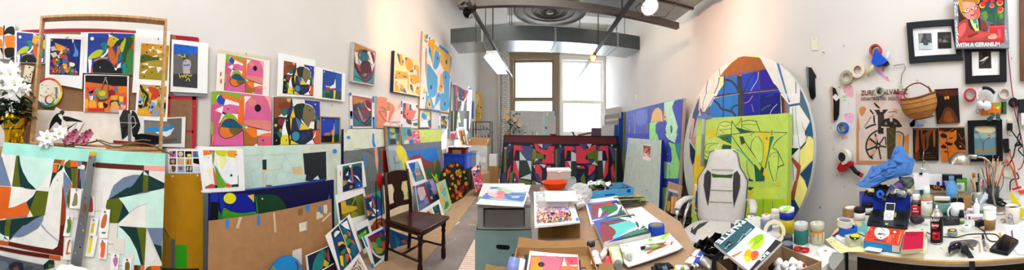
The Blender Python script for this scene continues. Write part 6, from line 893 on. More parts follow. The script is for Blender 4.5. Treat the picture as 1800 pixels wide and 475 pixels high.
# green canvas
PGC=rl_(1.86,8)
GREEN='''r6 b8d45c 52 90 320 -22 0 92 -325 0;e0c41a 90 128 32 -2 -9 32 -23 0;c4dc6a 127 103 23 -5 23 9 -6 40 -37 -4;1f5a50 187 117 63 18 -47 3;2a6a4a 123 147 49 -5 -5 16 -50 0;e0c41a 257 135 60 2 3 21 -47 0;(2a2a2a 5 128 105 22 -7 23 5;(2a2a2a 4 130 107 17 8 25 -8;/2a2a2a 6 173 95 -3 52;(2a2a2a 6 173 95 14 22 13 16 3 7;(2a2a2a 5 187 113 13 -13 5 -12 3 2 -1 43;(1a1a1a 6 208 97 25 -4 25 4;/1a1a1a 7 258 95 14 38;(2a2a2a 4 208 110 25 -3 24 3;/2a2a2a 4 210 115 40 20;/1a1a1a 6 172 143 75 -9 121 3;/2a2a2a 4 128 107 -11 40;/2a2a2a 4 130 127 42 -4;/2a2a2a 4 130 128 17 10;(1a1a1a 6 110 157 17 -10 45 -4;/2a2a2a 4 367 138 -27 20;(2a2a2a 5 233 158 7 -15 13 -8;(4aa86a 14 315 127 -2 20 4 11;o2a5ac0 296 155 8;r7 b8d45c 50 -3 320 0 -2 163 -325 0;e0b80a 47 67 16 5 14 35 -1 51 -34 0;c4dc6a 50 0 43 0 -13 20 -5 43 -25 4;e0c41a 92 0 25 0 -25 17;2a6a4a 120 0 52 -3 0 30 -32 -14;e0c41a 135 12 32 16 -25 -1;1f5a44 143 28 29 4 -7 61 -33 4 -29 -10 17 -10;1f5a44 77 78 16 7 -16 25;~c4dc6a 77 33 10 -20 23 -8 23 2 6 20 -6 33 -13 20 -43 -15;(2a2a2a 5 78 50 5 -20 17 -5 27 0;/2a2a2a 5 77 53 86 -4;/2a2a2a 5 77 58 86 -1;e0e8e0 125 28 8 0 -8 15;(2a2a2a 4 88 50 5 -13 20 -10;o1a1a1a 158 7 7;o2a2a2a 150 43 5;o2a2a2a 119 64 5;(1a1a1a 5 77 65 20 15 26 2;(6ac08a 18 167 93 10 -36 16 -9 20 12 34 37;~c0da62 173 93 9 -33 15 -8 20 18 13 13 -3 44 -20 0;(2a2a2a 6 172 -3 15 23 43 57 50 60;/1a1a1a 7 220 20 60 87;3a4a24 200 0 13 0 9 22 -15 8;(2a2a2a 5 240 47 3 -27 17 -20;e0c41a 267 0 50 0 -14 67 -16 50 -7 -7 3 -50;(5ab87a 16 267 0 16 27 0 40 -6 33;1f7a54 308 0 14 0 -12 37 -17 73 -5 3 12 -50;o2a5ac0 296 7 8 12;~c0da62 245 43 8 -36 14 0 13 33 0 43 -13 7;2a3a14 278 103 9 10 -4 20 -10 -10;e0c41a 287 120 60 53 -17 0 -47 -40;1f5a44 252 97 5 3 33 43 -3 15 -30 0;(2a2a2a 5 227 83 0 34 13 41;(2a2a2a 4 187 50 6 43 7 34;(2a2a2a 4 180 57 7 36 0 4;(2a2a2a 5 77 140 6 -30 14 -23;/2a2a2a 4 97 85 0 25;~bcd860 307 83 6 -23 20 -2 4 9 -4 91 -23 0;(2a2a2a 7 303 87 4 30 13 41;(2a2a2a 4 307 73 6 -11 24 -4 -2 52 -7 48;(1a1a1a 5 313 40 20 10 24 50;(1a1a1a 7 357 100 -10 3 -10 4 -2 8;(2a2a2a 5 317 37 13 -20 20 -17;o444 322 71 4;1a4a2a 227 157 6 -9 14 5 3 5;r2 c8dc50 468 0 99 0 20 67 -120 26;s2 a4c82a 147 20 20 -20 126 0 0 47 -106 23;e0c41a 270 0 20 0 -3 20;/1a3a2a 4 205 0 -2 57;/1a3a2a 4 237 7 1 36;r2 e0c41a 467 17 26 -10 -23 43;s2 /1a3a2a 4 290 0 3 43;Q e0b80a 1220 316 1238 317 1238 345 1218 343;r2 0f4a24 467 -3 26 3 -13 10 -13 -3'''
pic(CP,'large lime green canvas with black line drawing in front of the round painting',PG_,PGC,'R6 155 270 1116 205 Q 1383.5 385 1214 400',.06,'a8bc50','b8d45c',GREEN,floor=.0)
# T square hanging over the green canvas
pt=PGC.off(.012)
o=pic('t_square','steel T-square with a blue handle hooked over the top of the green canvas','ruler',pt,'R3 930 235 956 235 R4 940 342 908 338',.004,'c8c8c8',None,skind='m')
part(o,'handle').slab([pt.off(.006)(c)for c in q('R3 860 290 875 265 915 258 940 232 965 232 985 258 1025 262 1030 280 960 292')],pt.n,.01,mat('5a78c0','p'))
part(o,'scale_marks',lambda b:art(b,pt.off(.001),q('R3 930 235 956 235 R4 940 342 908 338'),None,'\n'.join('R3 /555 3 %d %d %d %d'%(938-i*.4,250+i*16,952-i*.4,250+i*16)for i in range(14))+'\nr4 8a8a90 306 2 9 0 -3 111 -9 -1'))
# small framed study with blue tape, and print behind the office chair
pf=Pl((1.60,3.6,0),(-.75,-.62,.15))
o=pic('framed_study','tan board with a blue taped orange and olive study at the foot of the diptych',PG_,pf,'Q 1174.5 319 1199 327.5 1189 404 1165.5 384',.03,'b08e72','b08e72','''r2 2a78c8 190 12 35 13 -17 88 -31 -16;b8783a 192 23 30 9 -15 73 -25 -13;~4a4a24 192 23 13 4 -8 70 -15 -7;d8a060 200 30 20 3 -12 67 -10 -7;~c8901f 187 50 10 0 -4 30 -8 -3;(a03a1a 5 213 33 -5 34 -5 30;d8c8c0 190 3 35 10 0 7 -34 -9;d8ccc4 177 100 31 15 -1 8 -30 -16;2a78c8 205 115 6 0 0 32 -6 -4;r4 d8c8c0 192 143 35 11 -1 4 -35 0;2a78c8 187 143 5 0 0 15 -5 0''',floor=.0)
pr_=Pl((1.60,2.85,0),(-.8,-.55,.14))
pic(AP,'white print with a yellow edge half hidden behind the office chair',PRT,pr_,'Q 1221 323 1247 328 1240 386 1219 373',.005,'e8e4d0','e8e4e0','r2 /e8c81a 8 285 -7 -7 94;22408a 287 10 6 3 -1 54 -9 -5;c84a3a 283 60 12 7 -2 8 -10 -5;4a8a3a 283 72 30 15 0 13 -31 -17;3a7ab0 293 20 10 0 5 60 -13 -10;8ab8c0 297 30 5 0 0 23 -5 0')
p=g0(q('Q 1218 402')[0]);b=MB();b.M=Matrix.Translation(V(1.50,2.86,0))@Matrix.Rotation(.5,4,'Z')
for z in(.02,.11,.2,.29):
 for sx,sy,lx,ly in((-1,0,.012,.36),(1,0,.012,.36),(0,-1,.36,.012),(0,1,.36,.012)):b.box((sx*.18,sy*.18,z),(lx,ly,.035),mat('121214','p'))
for i in range(-3,4):
 for sy in(-1,1):b.box((i*.055,sy*.18,.155),(.012,.01,.3),mat('121214','p'));b.box((sy*.18,i*.055,.155),(.01,.012,.3),mat('121214','p'))
b.box((0,0,.01),(.36,.36,.012),mat('121214','p'));b.M=Matrix();mk(b,'plastic_crate','black plastic lattice crate on the floor behind the office chair','crate')
p=g0(q('Q 1172 440')[0]);p=V(1.22,2.50,0);b=MB();b.lathe([(.001,.01),(.11,.01),(.145,.44),(.155,.45),(.14,.45),(.105,.02)],p,mat('0e0e10','p'),28);mk(b,'waste_bin','black waste bin beside the work table','bin')
# office chair
oc=empty('office_chair',(0,0,0),'white and black racing style office chair in front of the green canvas','chair')
LE=mat('c4bfb8','leather',r=.5);LB=mat('1c1c20','leather');CR=mat('c8c8c8','m',r=.12)
def rings(b,rows,m,n=24,smooth=True):
 R_=[]
 for(z,w_,d_,yo,e)in rows:
  R_.append([V(w_*abs(cos(t))**e*(1 if cos(t)>=0 else-1),yo+d_*abs(sin(t))**e*(1 if sin(t)>=0 else-1),z)for t in[2*PI*i/n for i in range(n)]])
 b.loft(R_,m,smooth)
part(oc,'seat',lambda b:rings(b,[(.42,.20,.20,-.02,.7),(.43,.245,.245,-.02,.75),(.47,.27,.265,-.03,.8),(.51,.27,.262,-.03,.85),(.535,.235,.23,-.02,.85),(.54,.12,.12,0,.9)],LE,40))
def band(sx,rows):
 def f(b):
  b.add([V(sx*x0,y,z)for x0,x1,y,z in rows]+[V(sx*x1,y,z)for x0,x1,y,z in rows],[(i,i+1,len(rows)+i+1,len(rows)+i)for i in range(len(rows)-1)],LB,True)
 return f
backy=lambda z:.20+.16*(z-.52)/.6
BR_=[(.50,.19,.05,.7),(.56,.215,.06,.7),(.66,.225,.062,.75),(.78,.23,.062,.75),(.88,.235,.06,.75),(.95,.20,.056,.75),(1.0,.165,.052,.75),(1.07,.15,.05,.75),(1.13,.135,.045,.75),(1.16,.10,.03,.8)]
def backrest(b):
 n=40;fr_=[]
 outl=lambda z,w_:w_
 for z,w_,d_,e in BR_:fr_.append((z,w_,d_,backy(z),e))
 rings(b,[(z,w_,d_,y,.75)for z,w_,d_,y,e in fr_],LE,n)
part(oc,'backrest',backrest)
part(oc,'opening').slab([V(x,backy(.93)-.064,z)for x,z in((-.085,.905),(.085,.905),(.1,.945),(.04,.935),(-.04,.935),(-.1,.945))],V(0,-1,.25),.004,mat('3f5a20'))
for s in(-1,1):
 part(oc,'side_inset').slab([V(s*x,backy(z)-.066,z)for x,z in((.105,.95),(.135,.975),(.165,.93),(.165,.83),(.14,.74),(.115,.66),(.105,.75),(.10,.86))],V(0,-1,.25),.004,LB)
 part(oc,'piping').tube([V(s*(w_-.004),backy(z)-.045,z)for z,w_,d_,e in BR_[:-1]]+[V(s*.09,backy(1.15)-.035,1.155)],.004,LB,6)
 part(oc,'seat_inset').slab([V(s*x,y,.541+(.002 if x<.17 else-.004))for x,y in((.10,.12),(.17,.05),(.20,-.05),(.18,-.14),(.13,-.19),(.14,-.08),(.11,.02))],V(0,0,1),.006,LB)
 part(oc,'armrest').tube([V(s*.25,.16,.735),V(s*.285,.07,.745),V(s*.30,-.06,.735),V(s*.30,-.12,.70)],[.028,.032,.032,.024],LE,12,flat=.6)
 part(oc,'arm_bracket',lambda b:[b.tube([V(s*.295,-.10,.70),V(s*.32,-.11,.60),V(s*.30,-.02,.46),V(s*.18,0,.43)],.013,CR,10),b.tube([V(s*.26,.14,.72),V(s*.30,.10,.60),V(s*.30,.0,.48)],.013,CR,10)])
for z in(.80,.70,.98):part(oc,'stitching').tube([V(x,backy(z)-.0675,z)for x in(-.1,-.05,0,.05,.1)],.003,mat('8a857e'),5)
part(oc,'seat_base').lathe([(.05,.36),(.2,.385),(.262,.41),(.274,.435),(.272,.452),(.2,.455)],(0,-.02,0),LB,28)
part(oc,'gas_lift').lathe([(.03,.1),(.03,.25),(.022,.25),(.022,.41)],(0,0,0),LB,14)
for k in range(5):
 t=k*2*PI/5;e_=V(.28*cos(t),.28*sin(t),.09)
 part(oc,'leg').tube([V(0,0,.13),e_],[.032,.02],CR,8)
 part(oc,'caster').lathe([(.028,-.02),(.03,-.01),(.03,.01),(.028,.02)],e_-V(0,0,.06),LB,16,(sin(t),-cos(t),0))
oc.location=(1.38,1.80,0);oc.rotation_euler=(0,0,-.85);oc.scale=(1.05,1.05,1.03);oc['_o']=[0,0,0]
# work table in the middle and everything on it
TZ=.75
tpl=plz(TZ)
o=empty('work_table',(.4,1.9,0),'long work table covered with brown paper in the middle of the room','table')
part(o,'tabletop').slab([V(x,y,TZ-.003)for x,y in((-.03,.98),(.64,.86),(.90,1.6),(.93,2.95),(-.03,2.95))],V(0,0,1),.035,mat('a08058','w'))
part(o,'paper_cover').slab([V(x,y,TZ)for x,y in((-.03,.97),(.65,.85),(.91,1.6),(.94,2.96),(-.03,2.96))],V(0,0,1),.003,mat('a98b70','c'))
for x,y in((.03,1.15),(.6,1.05),(.85,2.85),(.03,2.85)):part(o,'leg').box((x,y,.355),(.05,.05,.71),mat('8a6a48','w'))
for s in('c8 /3a2a1e 5 420 65 47 -17','c7 /8a6a50 3 400 67 33 30','r1 /7a5a44 4 187 0 106 93'):part(o,'crease',lambda b:art(b,tpl.off(.0005),q('Q 990 330 1260 330 1260 475 990 475'),None,s))
def sitb(px,yb,z=TZ):
 return plz(z)((px,yb))
def open_box(b,M,w_,d_,h,t,m,flaps=0):
 b.M=M;b.box((0,0,t/2),(w_-2*t,d_-2*t,t),m)
 for sx,sy,lx,ly in((-1,0,t,d_),(1,0,t,d_),(0,-1,w_-2*t,t),(0,1,w_-2*t,t)):b.box((sx*(w_-t)/2,sy*(d_-t)/2,h/2),(lx,ly,h),m)
 b.M=Matrix()
MT=lambda p,rz=0:Matrix.Translation(Vector(p))@Matrix.Rotation(rz,4,'Z')
# teal file boxes with the grey tray and the prints on top
tl,trr=D((835,0),1.62),D((935,0),1.62);tc=(tl+trr)/2;tw_=hypot(trr.x-tl.x,trr.y-tl.y);ang=atan2(trr.y-tl.y,trr.x-tl.x);bkd=V(-sin(ang),cos(ang),0)
TEAL=mat('788e8a','c',a=.06)
for z0,l in((0,'lower teal file box standing on the floor beside the work table'),(.388,'upper teal file box with an oval hand hole, under the grey tray')):
 p=V(tc.x,tc.y,z0)+bkd*.22;b=MB();open_box(b,MT(p,ang),tw_,.44,.386,.006,TEAL);t_=b.build('file_box',None,None,l,'box')
 fpln=Pl(V(tc.x,tc.y,0),-bkd)
 if z0:
  part(t_,'hand_hole').slab([fpln.off(.001)(c)for c in smooth(q('C8 312 225 325 208 380 210 440 214 456 228 452 252 430 262 370 256 325 250'))],-bkd,.003,mat('0c0f10','c'))
  part(t_,'label_patch',lambda b:art(b,fpln.off(.0008),q('C8 90 60 690 95 690 474 80 474'),None,'c8 ~7a908c 47 115 20 -5 5 10 -9 13 -13 -6;~6e8682 83 133 27 -1 23 8 -33 2'))
  text('Su',.045,mat('111'),t_,fpln.off(.001)(q('C8 468 356')[0]),fpln.off(0)(q('C8 600 372')[0])-fpln(q('C8 468 356')[0]),(0,0,1))
GR=mat('8e8c88','p',r=.6,a=.03)
lo=V(tc.x+.004,tc.y,.778)+bkd*.2;b=MB();M=MT(lo,ang);b.M=M;w2=tw_*.94
for c_,d_ in(((0,0,.006),(w2,.38,.012)),((0,0,.140),(w2,.38,.02)),((-w2/2+.018,0,.075),(.036,.38,.13)),((w2/2-.018,0,.075),(.036,.38,.13)),((0,.18,.075),(w2,.02,.13))):b.box(c_,d_,GR)
b.M=Matrix();tr_=mk(b,'desk_tray','grey letter tray with an open front standing on the upper teal file box','tray')
part(tr_,'drawer',lambda b:[setattr(b,'M',M),b.box((0,-.155,.062),(w2-.08,.01,.10),mat('7a7874','p')),setattr(b,'M',Matrix())])
b=MB();b.M=M
for i in range(9):b.box((random.uniform(-.004,.004),random.uniform(-.006,.006),.1535+i*.006),(w2-.01+random.uniform(-.01,.0),.40,.0056),mat('c8c6c2','r'),random.uniform(-.012,.012))
b.M=Matrix();mk(b,'paper_stack','stack of grey white paper on the grey letter tray','r')
ZP=.778+.2095
pp_=plz(ZP)
def curl_print(name,label,corners,img,base,spec,z,curl=.02,sag=0):
 pl=plz(z);cs=[pl(c)for c in q(corners)];n=12;vs=[]
 for i in range(n+1):
  for j in range(n+1):
   u,v=i/n,j/n;p=cs[0]*(1-u)*(1-v)+cs[1]*u*(1-v)+cs[2]*u*v+cs[3]*(1-u)*v;vs.append(p+V(0,0,.0008))
 b=MB();b.slab(cs,V(0,0,1),.0015,mat('e9e8ea','r'));o=b.build(name,None,None,label,PRT)
 part(o,'printed_image',lambda b:art(b,pl,q(img),base,spec));return o
curl_print(AP,'large seascape print in blue and pink lying on top of the grey tray stack','C6 290 205 678 212 600 440 100 410','C6 265 228 655 238 600 395 150 360','6a90c4','''c6 a8c0d8 88 76 130 3 -5 18 -140 -7;~e8b0b8 77 88 23 2 10 10 -10 7 -30 -10;~e8747a 103 100 27 -7 3 20 -13 7 -23 -2;~e0606a 113 93 14 -1 6 8 -23 7;~3a5c9c 133 103 40 -3 40 7 -13 20 -50 -4;~4a6cac 53 117 20 -17 27 10 -7 8;~a8b890 127 85 13 -3 20 11 -13 10 -14 -6;~88a86a 107 80 16 1 0 9 -13 -1;~c8d8e0 157 90 43 -3 13 6 -40 4;~8ab0b0 80 117 53 5 54 6 -20 3 -67 -6;~e4e8ee 140 83 60 0 13 4 -60 0;~2f5a9a 83 80 27 -1 -3 4 -20 2;~e8a8a8 83 100 27 7 -10 8 -23 -8;/dde 3 140 100 60 -3;/bcd 3 147 110 60 0;~9cb8dc 160 113 27 -1 -7 6 -20 0''',ZP)
# confetti prints on the brown box
cf,cr=D(q('C7 770 420')[0],1.56),D(q('C7 1198 420')[0],1.56);cc_=(cf+cr)/2;cw2=hypot(cr.x-cf.x,cr.y-cf.y);an2=atan2(cr.y-cf.y,cr.x-cf.x);bk2=V(-sin(an2),cos(an2),0)
b=MB();b.box(V(cc_.x,cc_.y,TZ+.052)+bk2*.18,(cw2,.36,.10),mat('7a5a30','c'),an2);o=mk(b,'cardboard_box','closed brown cardboard box under the confetti prints','box')
part(o,'tape').box(V(cc_.x,cc_.y,TZ+.055)+bk2*-.0015,(.09,.001,.095),mat('6a4a24','p'),an2)
zc=TZ+.104
for i in range(5):
 b=MB();b.slab([plz(zc+.004*(i+1))(c)for c in q('C6 710 285 1090 275 C7 1198 250 718 300')],V(0,0,1),.0036,mat('dcdad6','r'));b.build(AP,None,None,'loose sheet in the white stack beneath the confetti prints',PRT,'sheets under the confetti prints')
zc+=.022;conf=['e87a8a','8a9ae0','f0d04a','c84a5a','3a3a4a','f0a0b8','7ac0b0','e8e4e0','d8602c','6a5a90','c8b83a']
oc_=curl_print(AP,'upper confetti pattern print in pale blue and pink lying on the brown box','C6 710 283 1092 275 1130 410 712 412','C6 728 290 1080 282 1100 402 730 408','c8d4e0',shards('C6',[730,290,1080,282,1100,402,730,408],['8ab0d8','f0e0a8','a8c8b8','e8e8f0','6a90c8','e8b8c8','4a78b0'],300,6,15,21),zc)
oc2=curl_print(AP,'lower confetti pattern print with bright red, yellow and black flecks','C6 712 412 1110 388 C7 1195 245 718 285','C7 735 58 1072 52 1120 232 742 262','d8c4d8',shards('C7',[735,58,1072,52,1100,140,740,150],['c8b8e8','8a9ae0','f0a0b8','e8e0f0','e8c84a','e87a8a','6a8ad0'],230,7,16,22)+'\n'+shards('C7',[735,150,1100,140,1120,232,742,262],['e05a5a','2a2a34','e8c83a','d8602c','8a3a4a','f0d8c0','5a6a80','e89aa0'],230,7,16,23),zc+.002)
strip(oc2,plz(zc+.002),'C7 1148 202 1178 198 1186 228 1160 232',BT,'blue_tape')
pq=Pl(cc_+bk2*-.002,-bk2);part(oc2,'tape',lambda b:art(b,pq,q('C7 700 250 1200 250 1200 310 700 320'),None,'c7 1f6a3a 254 93 32 0 0 9 -32 1'))
b=MB();b.slab([plz(zc+.055)(c)for c in q('C6 820 272 1145 275 1176 378 835 382')],V(0,0,1),.004,mat('e8e6e2','r'));mk(b,'paper_sheet','blank white card lying over the far confetti print and orange bowl','r')
p=sitb(975,349);p=D((972,0),1.8);b=MB();b.box((p.x,p.y,TZ+.152),(.2,.12,.046),mat('c8c4be','c'),0,.005);mk(b,'box','grey white box hidden beneath the blank white card','box')
# orange bowl, clear tub, white box
p=D((975,0),2.66);b=MB();b.lathe([(.05,0),(.10,.03),(.125,.085),(.13,.09),(.12,.088),(.095,.035),(.001,.02)],(p.x,p.y,TZ+.03),mat('e2480e','p',r=.4),32,caps=False);b.lathe([(.001,-.025),(.05,-.025),(.05,0)],(p.x,p.y,TZ+.03),mat('e2480e','p',r=.4),32)
mk(b,'bowl','orange plastic bowl behind the blank white card','bowl')
CLR=clear_mat('cfd6d6',.42)
p=D((986,0),2.88);b=MB();open_box(b,MT((p.x,p.y,TZ),0),.31,.2,.115,.004,CLR);mk(b,'plastic_tub','clear plastic tub under the small white box at the far end of the table','tub')
p=D((982,0),2.86);b=MB();b.box((p.x,p.y,TZ+.118+.042),(.245,.16,.084),mat('b8aea4','c'));o=mk(b,'white_box','small beige box with a white lid on the clear tub at the far end','box')
part(o,'lid',lambda b:[b.box((p.x,p.y,TZ+.118+.094),(.255,.17,.02),mat('e6e4e2','c')),b.slab([V(p.x-.03,p.y-.0865,TZ+.205),V(p.x+.03,p.y-.0865,TZ+.205),V(p.x,p.y-.0865,TZ+.188)],V(0,-1,0),.002,mat('e6e4e2','c'))])
BAG=clear_mat('dcdcda',.6,.25)
def bag(name,label,c,r,sc3,seed,m,parts=()):
 rg=random.Random(seed);b=MB();n=22;rs=[]
 for i in range(15):
  a=-PI/2+PI*i/14;rs.append([Vector(c)+V(r*cos(a)*cos(t)*sc3[0]*(1+rg.uniform(-.22,.22)),r*cos(a)*sin(t)*sc3[1]*(1+rg.uniform(-.16,.16)),r*sc3[2]*(1+sin(a))*(1+rg.uniform(-.05,.08)))for t in[2*PI*k/n for k in range(n)]])
 b.loft(rs,m,False);return b.build(name,None,None,label,'bag')
p=D((1020,0),2.3);bag('plastic_bag','crumpled clear plastic bag between the white card and the blue carton',(p.x,p.y,TZ),.10,(1,1.2,.85),3,BAG)
p=D((1008,0),2.12);bag('plastic_bag','knotted white plastic bag beside the confetti prints',(p.x,p.y,TZ),.075,(1.2,1,.8),8,mat('d8d6d2','p',r=.3))
# blue carton tray with supplies
p=D((1070,0),2.62);b=MB();MTR=MT((p.x-.005,p.y+.02,TZ),.10);open_box(b,MTR,.44,.28,.075,.006,mat('4a9ac8','c'))
o=mk(b,'carton_tray','low blue carton tray full of supplies on the far right of the work table','tray')
for bc,bs in(((.165,-.1415,.05),(.035,.002,.03)),((-.03,-.1415,.03),(.1,.001,.012))):part(o,'blue_patch',lambda b:[setattr(b,'M',MTR),b.box(bc,bs,mat('1a3ab0','r')),setattr(b,'M',Matrix())])
part(o,'liner',lambda b:[setattr(b,'M',MTR),b.box((0,0,.012),(.42,.26,.008),mat('8a6a4a','c')),setattr(b,'M',Matrix())])
rg=random.Random(14)
for i in range(14):
 a_=MTR@V(rg.uniform(-.17,.17),rg.uniform(-.09,.09),.04+rg.uniform(0,.03));t=rg.uniform(0,3.1);b=MB();l_=rg.uniform(.05,.09);d_=V(cos(t),sin(t),.12)
 b.tube([a_-d_*l_,a_,a_+d_*l_],[rg.uniform(.006,.014),.012,.007],mat(rg.choice(('c8b08a','2a2a2a','8a2a2a','d8d8d8','3a5a3a','b89a3a','e8e4dc')),'p'),8);mk(b,'paint_tube','small paint tube or brush lying in the blue carton tray','paint tube','supplies in the blue carton tray')
FO=mat('c8d8c8','foil',a=.3)
def crumple(b,c,w_,d_,h,seed,m,n=9):
 rg=random.Random(seed);b.add([Vector(c)+V((i/n-.5)*w_,(j/n-.5)*d_,rg.uniform(0,h))for i in range(n+1)for j in range(n+1)],[(i*(n+1)+j,(i+1)*(n+1)+j,(i+1)*(n+1)+j+1,i*(n+1)+j+1)for i in range(n)for j in range(n)],m)
b=MB();crumple(b,MTR@V(-.08,.01,.08),.22,.2,.05,3,FO);mk(b,'plastic_wrap','shiny crumpled clear wrap on top of the blue carton tray','plastic wrap')
rg=random.Random(31)
for i in range(22):
 a_=D((1100+rg.uniform(-5,22),0),2.3+rg.uniform(-.15,.15));t=rg.uniform(-.35,.35);L2_=.12;d_=V(cos(t),sin(t),0);a_=V(min(a_.x,.78),a_.y,TZ+.008+i*.0011)
 b=MB();b.tube([a_-d_*L2_,a_+d_*L2_*.6,a_+d_*L2_*.62,a_+d_*L2_],[.004,.0045,.007,.002],mat(rg.choice(('1c1c1e','2a4a2a','8ac83a','d8c8a0','4a2a1a','3a3a4a')),'w'),6);mk(b,'paintbrush','thin paintbrush in the heap of brushes behind the canvases','paintbrush','heap of brushes on the work table')
# canvases and sheets on the table
b=MB();b.slab([plz(TZ+.006)(c)for c in q('R2 130 235 285 203 535 395 R1 390 60')],V(0,0,1),.005,mat('ecebea','r'));mk(b,'paper_sheet','blank white sheet beside the blue tape roll on the work table','r')
pic(CP,'dark bird canvas with a green head lying behind the turquoise one',PG_,plz(TZ+.022),'C6 1245 370 1590 328 C7 1695 165 1310 268',.02,'d8d6d2','e6e4e6','''c7 5a6ab0 424 16 104 -13 36 52 -121 28;6a7ab0 423 17 67 -9 -2 9 -58 6;a8342c 437 20 56 -7 24 7 -4 5 -73 3;c8283a 492 12 13 -3 15 14 -27 -3;8a4044 440 33 10 -5 17 2 10 17 -10 16 -24 7;~1f7a3a 467 30 23 -7 30 -1 10 11 -7 14 -23 3 -27 -10;~e0e4e8 513 12 20 5 14 13 0 13 -27 17 -27 5 20 -15 19 -13 -5 -17;8a3a3e 470 62 30 -27 -3 18;2a5a4a 547 20 0 23 16 12 -30 8 -66 9 63 -19;2a5ab0 460 27 10 1 7 15;~eceaec 467 33 10 10 -7 20 -7 -1;o111 486 32 4;(1a1a1a 3 473 58 24 -18;e6e4e6 443 75 50 -8 -53 13''')
pic(CP,'dark canvas of a turquoise bird head lying in front of the green one',PG_,plz(TZ+.048),'C7 1345 240 1762 158 Q 1144 410 1061 428',.03,'d0cdc6','2c4a44','''c7 4a5ab0 448 80 89 -15 0 7 -70 11;3c50b0 448 82 19 1 16 27 -3 20 -13 3;8a3a3e 473 82 97 -7 -10 7 -60 6;~d8e4e8 537 67 30 -2 23 8 10 17 0 17 -3 -7 -17 -20 -20 -5;~5cc4bc 500 93 27 -6 26 -7 20 -2 20 12 -3 13 -17 10 -26 14 -24 16 -13 7 13 -30 -10 -17;~8a3440 473 103 17 -6 27 6 6 20 -10 20 -23 10 -13 -26;(16201e 6 557 87 10 13 -7 10;(16201e 5 563 103 20 -6;o16201e 537 93 4;o16201e 488 100 4;o16201e 574 86 4;r1 ~5cc4bc 40 0 73 -7 -3 14 -37 26 -36 17 -4 -30;~8a3440 -7 0 27 3 23 17 -3 17 -33 23 -14 -20;d8e4e8 0 63 43 -13 57 -37 33 -13 34 -7 -20 20 -80 24 -47 26;3c4ca8 7 65 70 -32 -10 14;4a7a6c 77 33 76 -33 14 20 -100 27;(e0e4e8 5 110 20 23 -13 17 -10;Q 2c4a44 1112 377 1144 409 1120 400;~dce6ea 1110 380 1122 384 1130 394 1124 405 1122 394 1112 386;(e0e4e8 1 1126 400 1136 395;(e0e4e8 1 1128 404 1138 399''')
def tape_roll(label,c,axis,ro,ri,h,col,core,group=None):
 b=MB();b.ring(c,axis,ro,ri,h,mat(col,'r'),mat(core,'c'));return b.build('tape_roll',None,None,label,'tape roll',group)
p=plz(TZ)(q('R1 588 118')[0]);tape_roll('blue masking tape roll standing flat at the right edge of the work table',V(p.x,p.y+.035,TZ+.024+.008),(0,0,1),.05,.038,.048,'1c4ab4','9a8a70')
# palette pad
pz=TZ+.026
b=MB()
for i in range(7):b.slab([plz(TZ+.004+.0033*(i+1))((x+random.uniform(-.5,.5),y+random.uniform(-.3,.4)))for x,y in q('R1 175 208 705 88 840 232 800 262 265 442 225 400')],V(0,0,1),.0026,mat(('b8b6b2','e4e2dd')[i%2],'r'))
b.slab([plz(TZ+.002)(c)for c in q('R1 180 215 720 90 845 240 270 450')],V(0,0,1),.002,mat('2a2c34','c'))
o=mk(b,'palette_pad','white disposable palette pad with orange and green paint dabs','palette')
part(o,'palette_sheet',lambda b:art(b,plz(TZ+.0285),q('R1 175 205 705 85 840 230 800 255 265 440 225 395'),'eeece6','''r1 ~e8622a 153 97 20 -9 20 -10 20 -10 12 0 -2 5 -23 9 -20 8 -20 12;~e8622a 210 62 12 -5 -2 6 -8 2;~e8622a 237 67 1 -7 8 -2 -1 7 -7 7;~7ac83a 158 53 5 -5 9 2 -1 6 -9 1;~8ad84a 203 43 14 -10 13 -5 3 5 -13 9 -7 10 -5 -2;~9ae05a 190 50 10 -5 7 0 -7 5;e8622a 227 43 6 -1 -1 4;~c8cc8a 77 67 10 -2 -2 3'''))
def tube_paint(label,p0,p1,r,body,cap,z=TZ,band=None,group='paint tubes on the work table',lift=.0):
 a_,c_=Vector(p0),Vector(p1);d_=(c_-a_).normalized();o=empty('paint_tube',(a_.x,a_.y,a_.z-r),label,'paint tube',group)
 s_=d_.cross(V(0,0,1)).normalized();L3=(c_-a_).length;n=14;rs=[]
 for t,rx,rz_ in((0,1.25,.08),(.25,1.15,.45),(.6,1.02,.9),(.82,1,1),(.86,.5,.5)):
  rs.append([a_+d_*L3*t+s_*r*rx*cos(2*PI*k/n)+V(0,0,1)*r*rz_*sin(2*PI*k/n)for k in range(n)])
 part(o,'tube_body').loft(rs,mat(body,'m' if body in('b8b8b8','a8a8a0')else 'plastic',r=.35))
 if band:part(o,'label_band').loft([[q_+(q_-(a_+d_*L3*t)).normalized()*.0008 for q_ in[a_+d_*L3*t+s_*r*(1.15-.2*(t-.25))*cos(2*PI*k/n)+V(0,0,1)*r*(.45+.95*(t-.25))*sin(2*PI*k/n)for k in range(n)]]for t in(.35,.6)],mat(band,'r'),caps=False)
 part(o,'cap').tube([a_+d_*L3*.85,a_+d_*L3],[r*.62,r*.62],mat(cap,'p'),12)
 return o
T_=lambda s,z:plz(z)(q(s)[0])
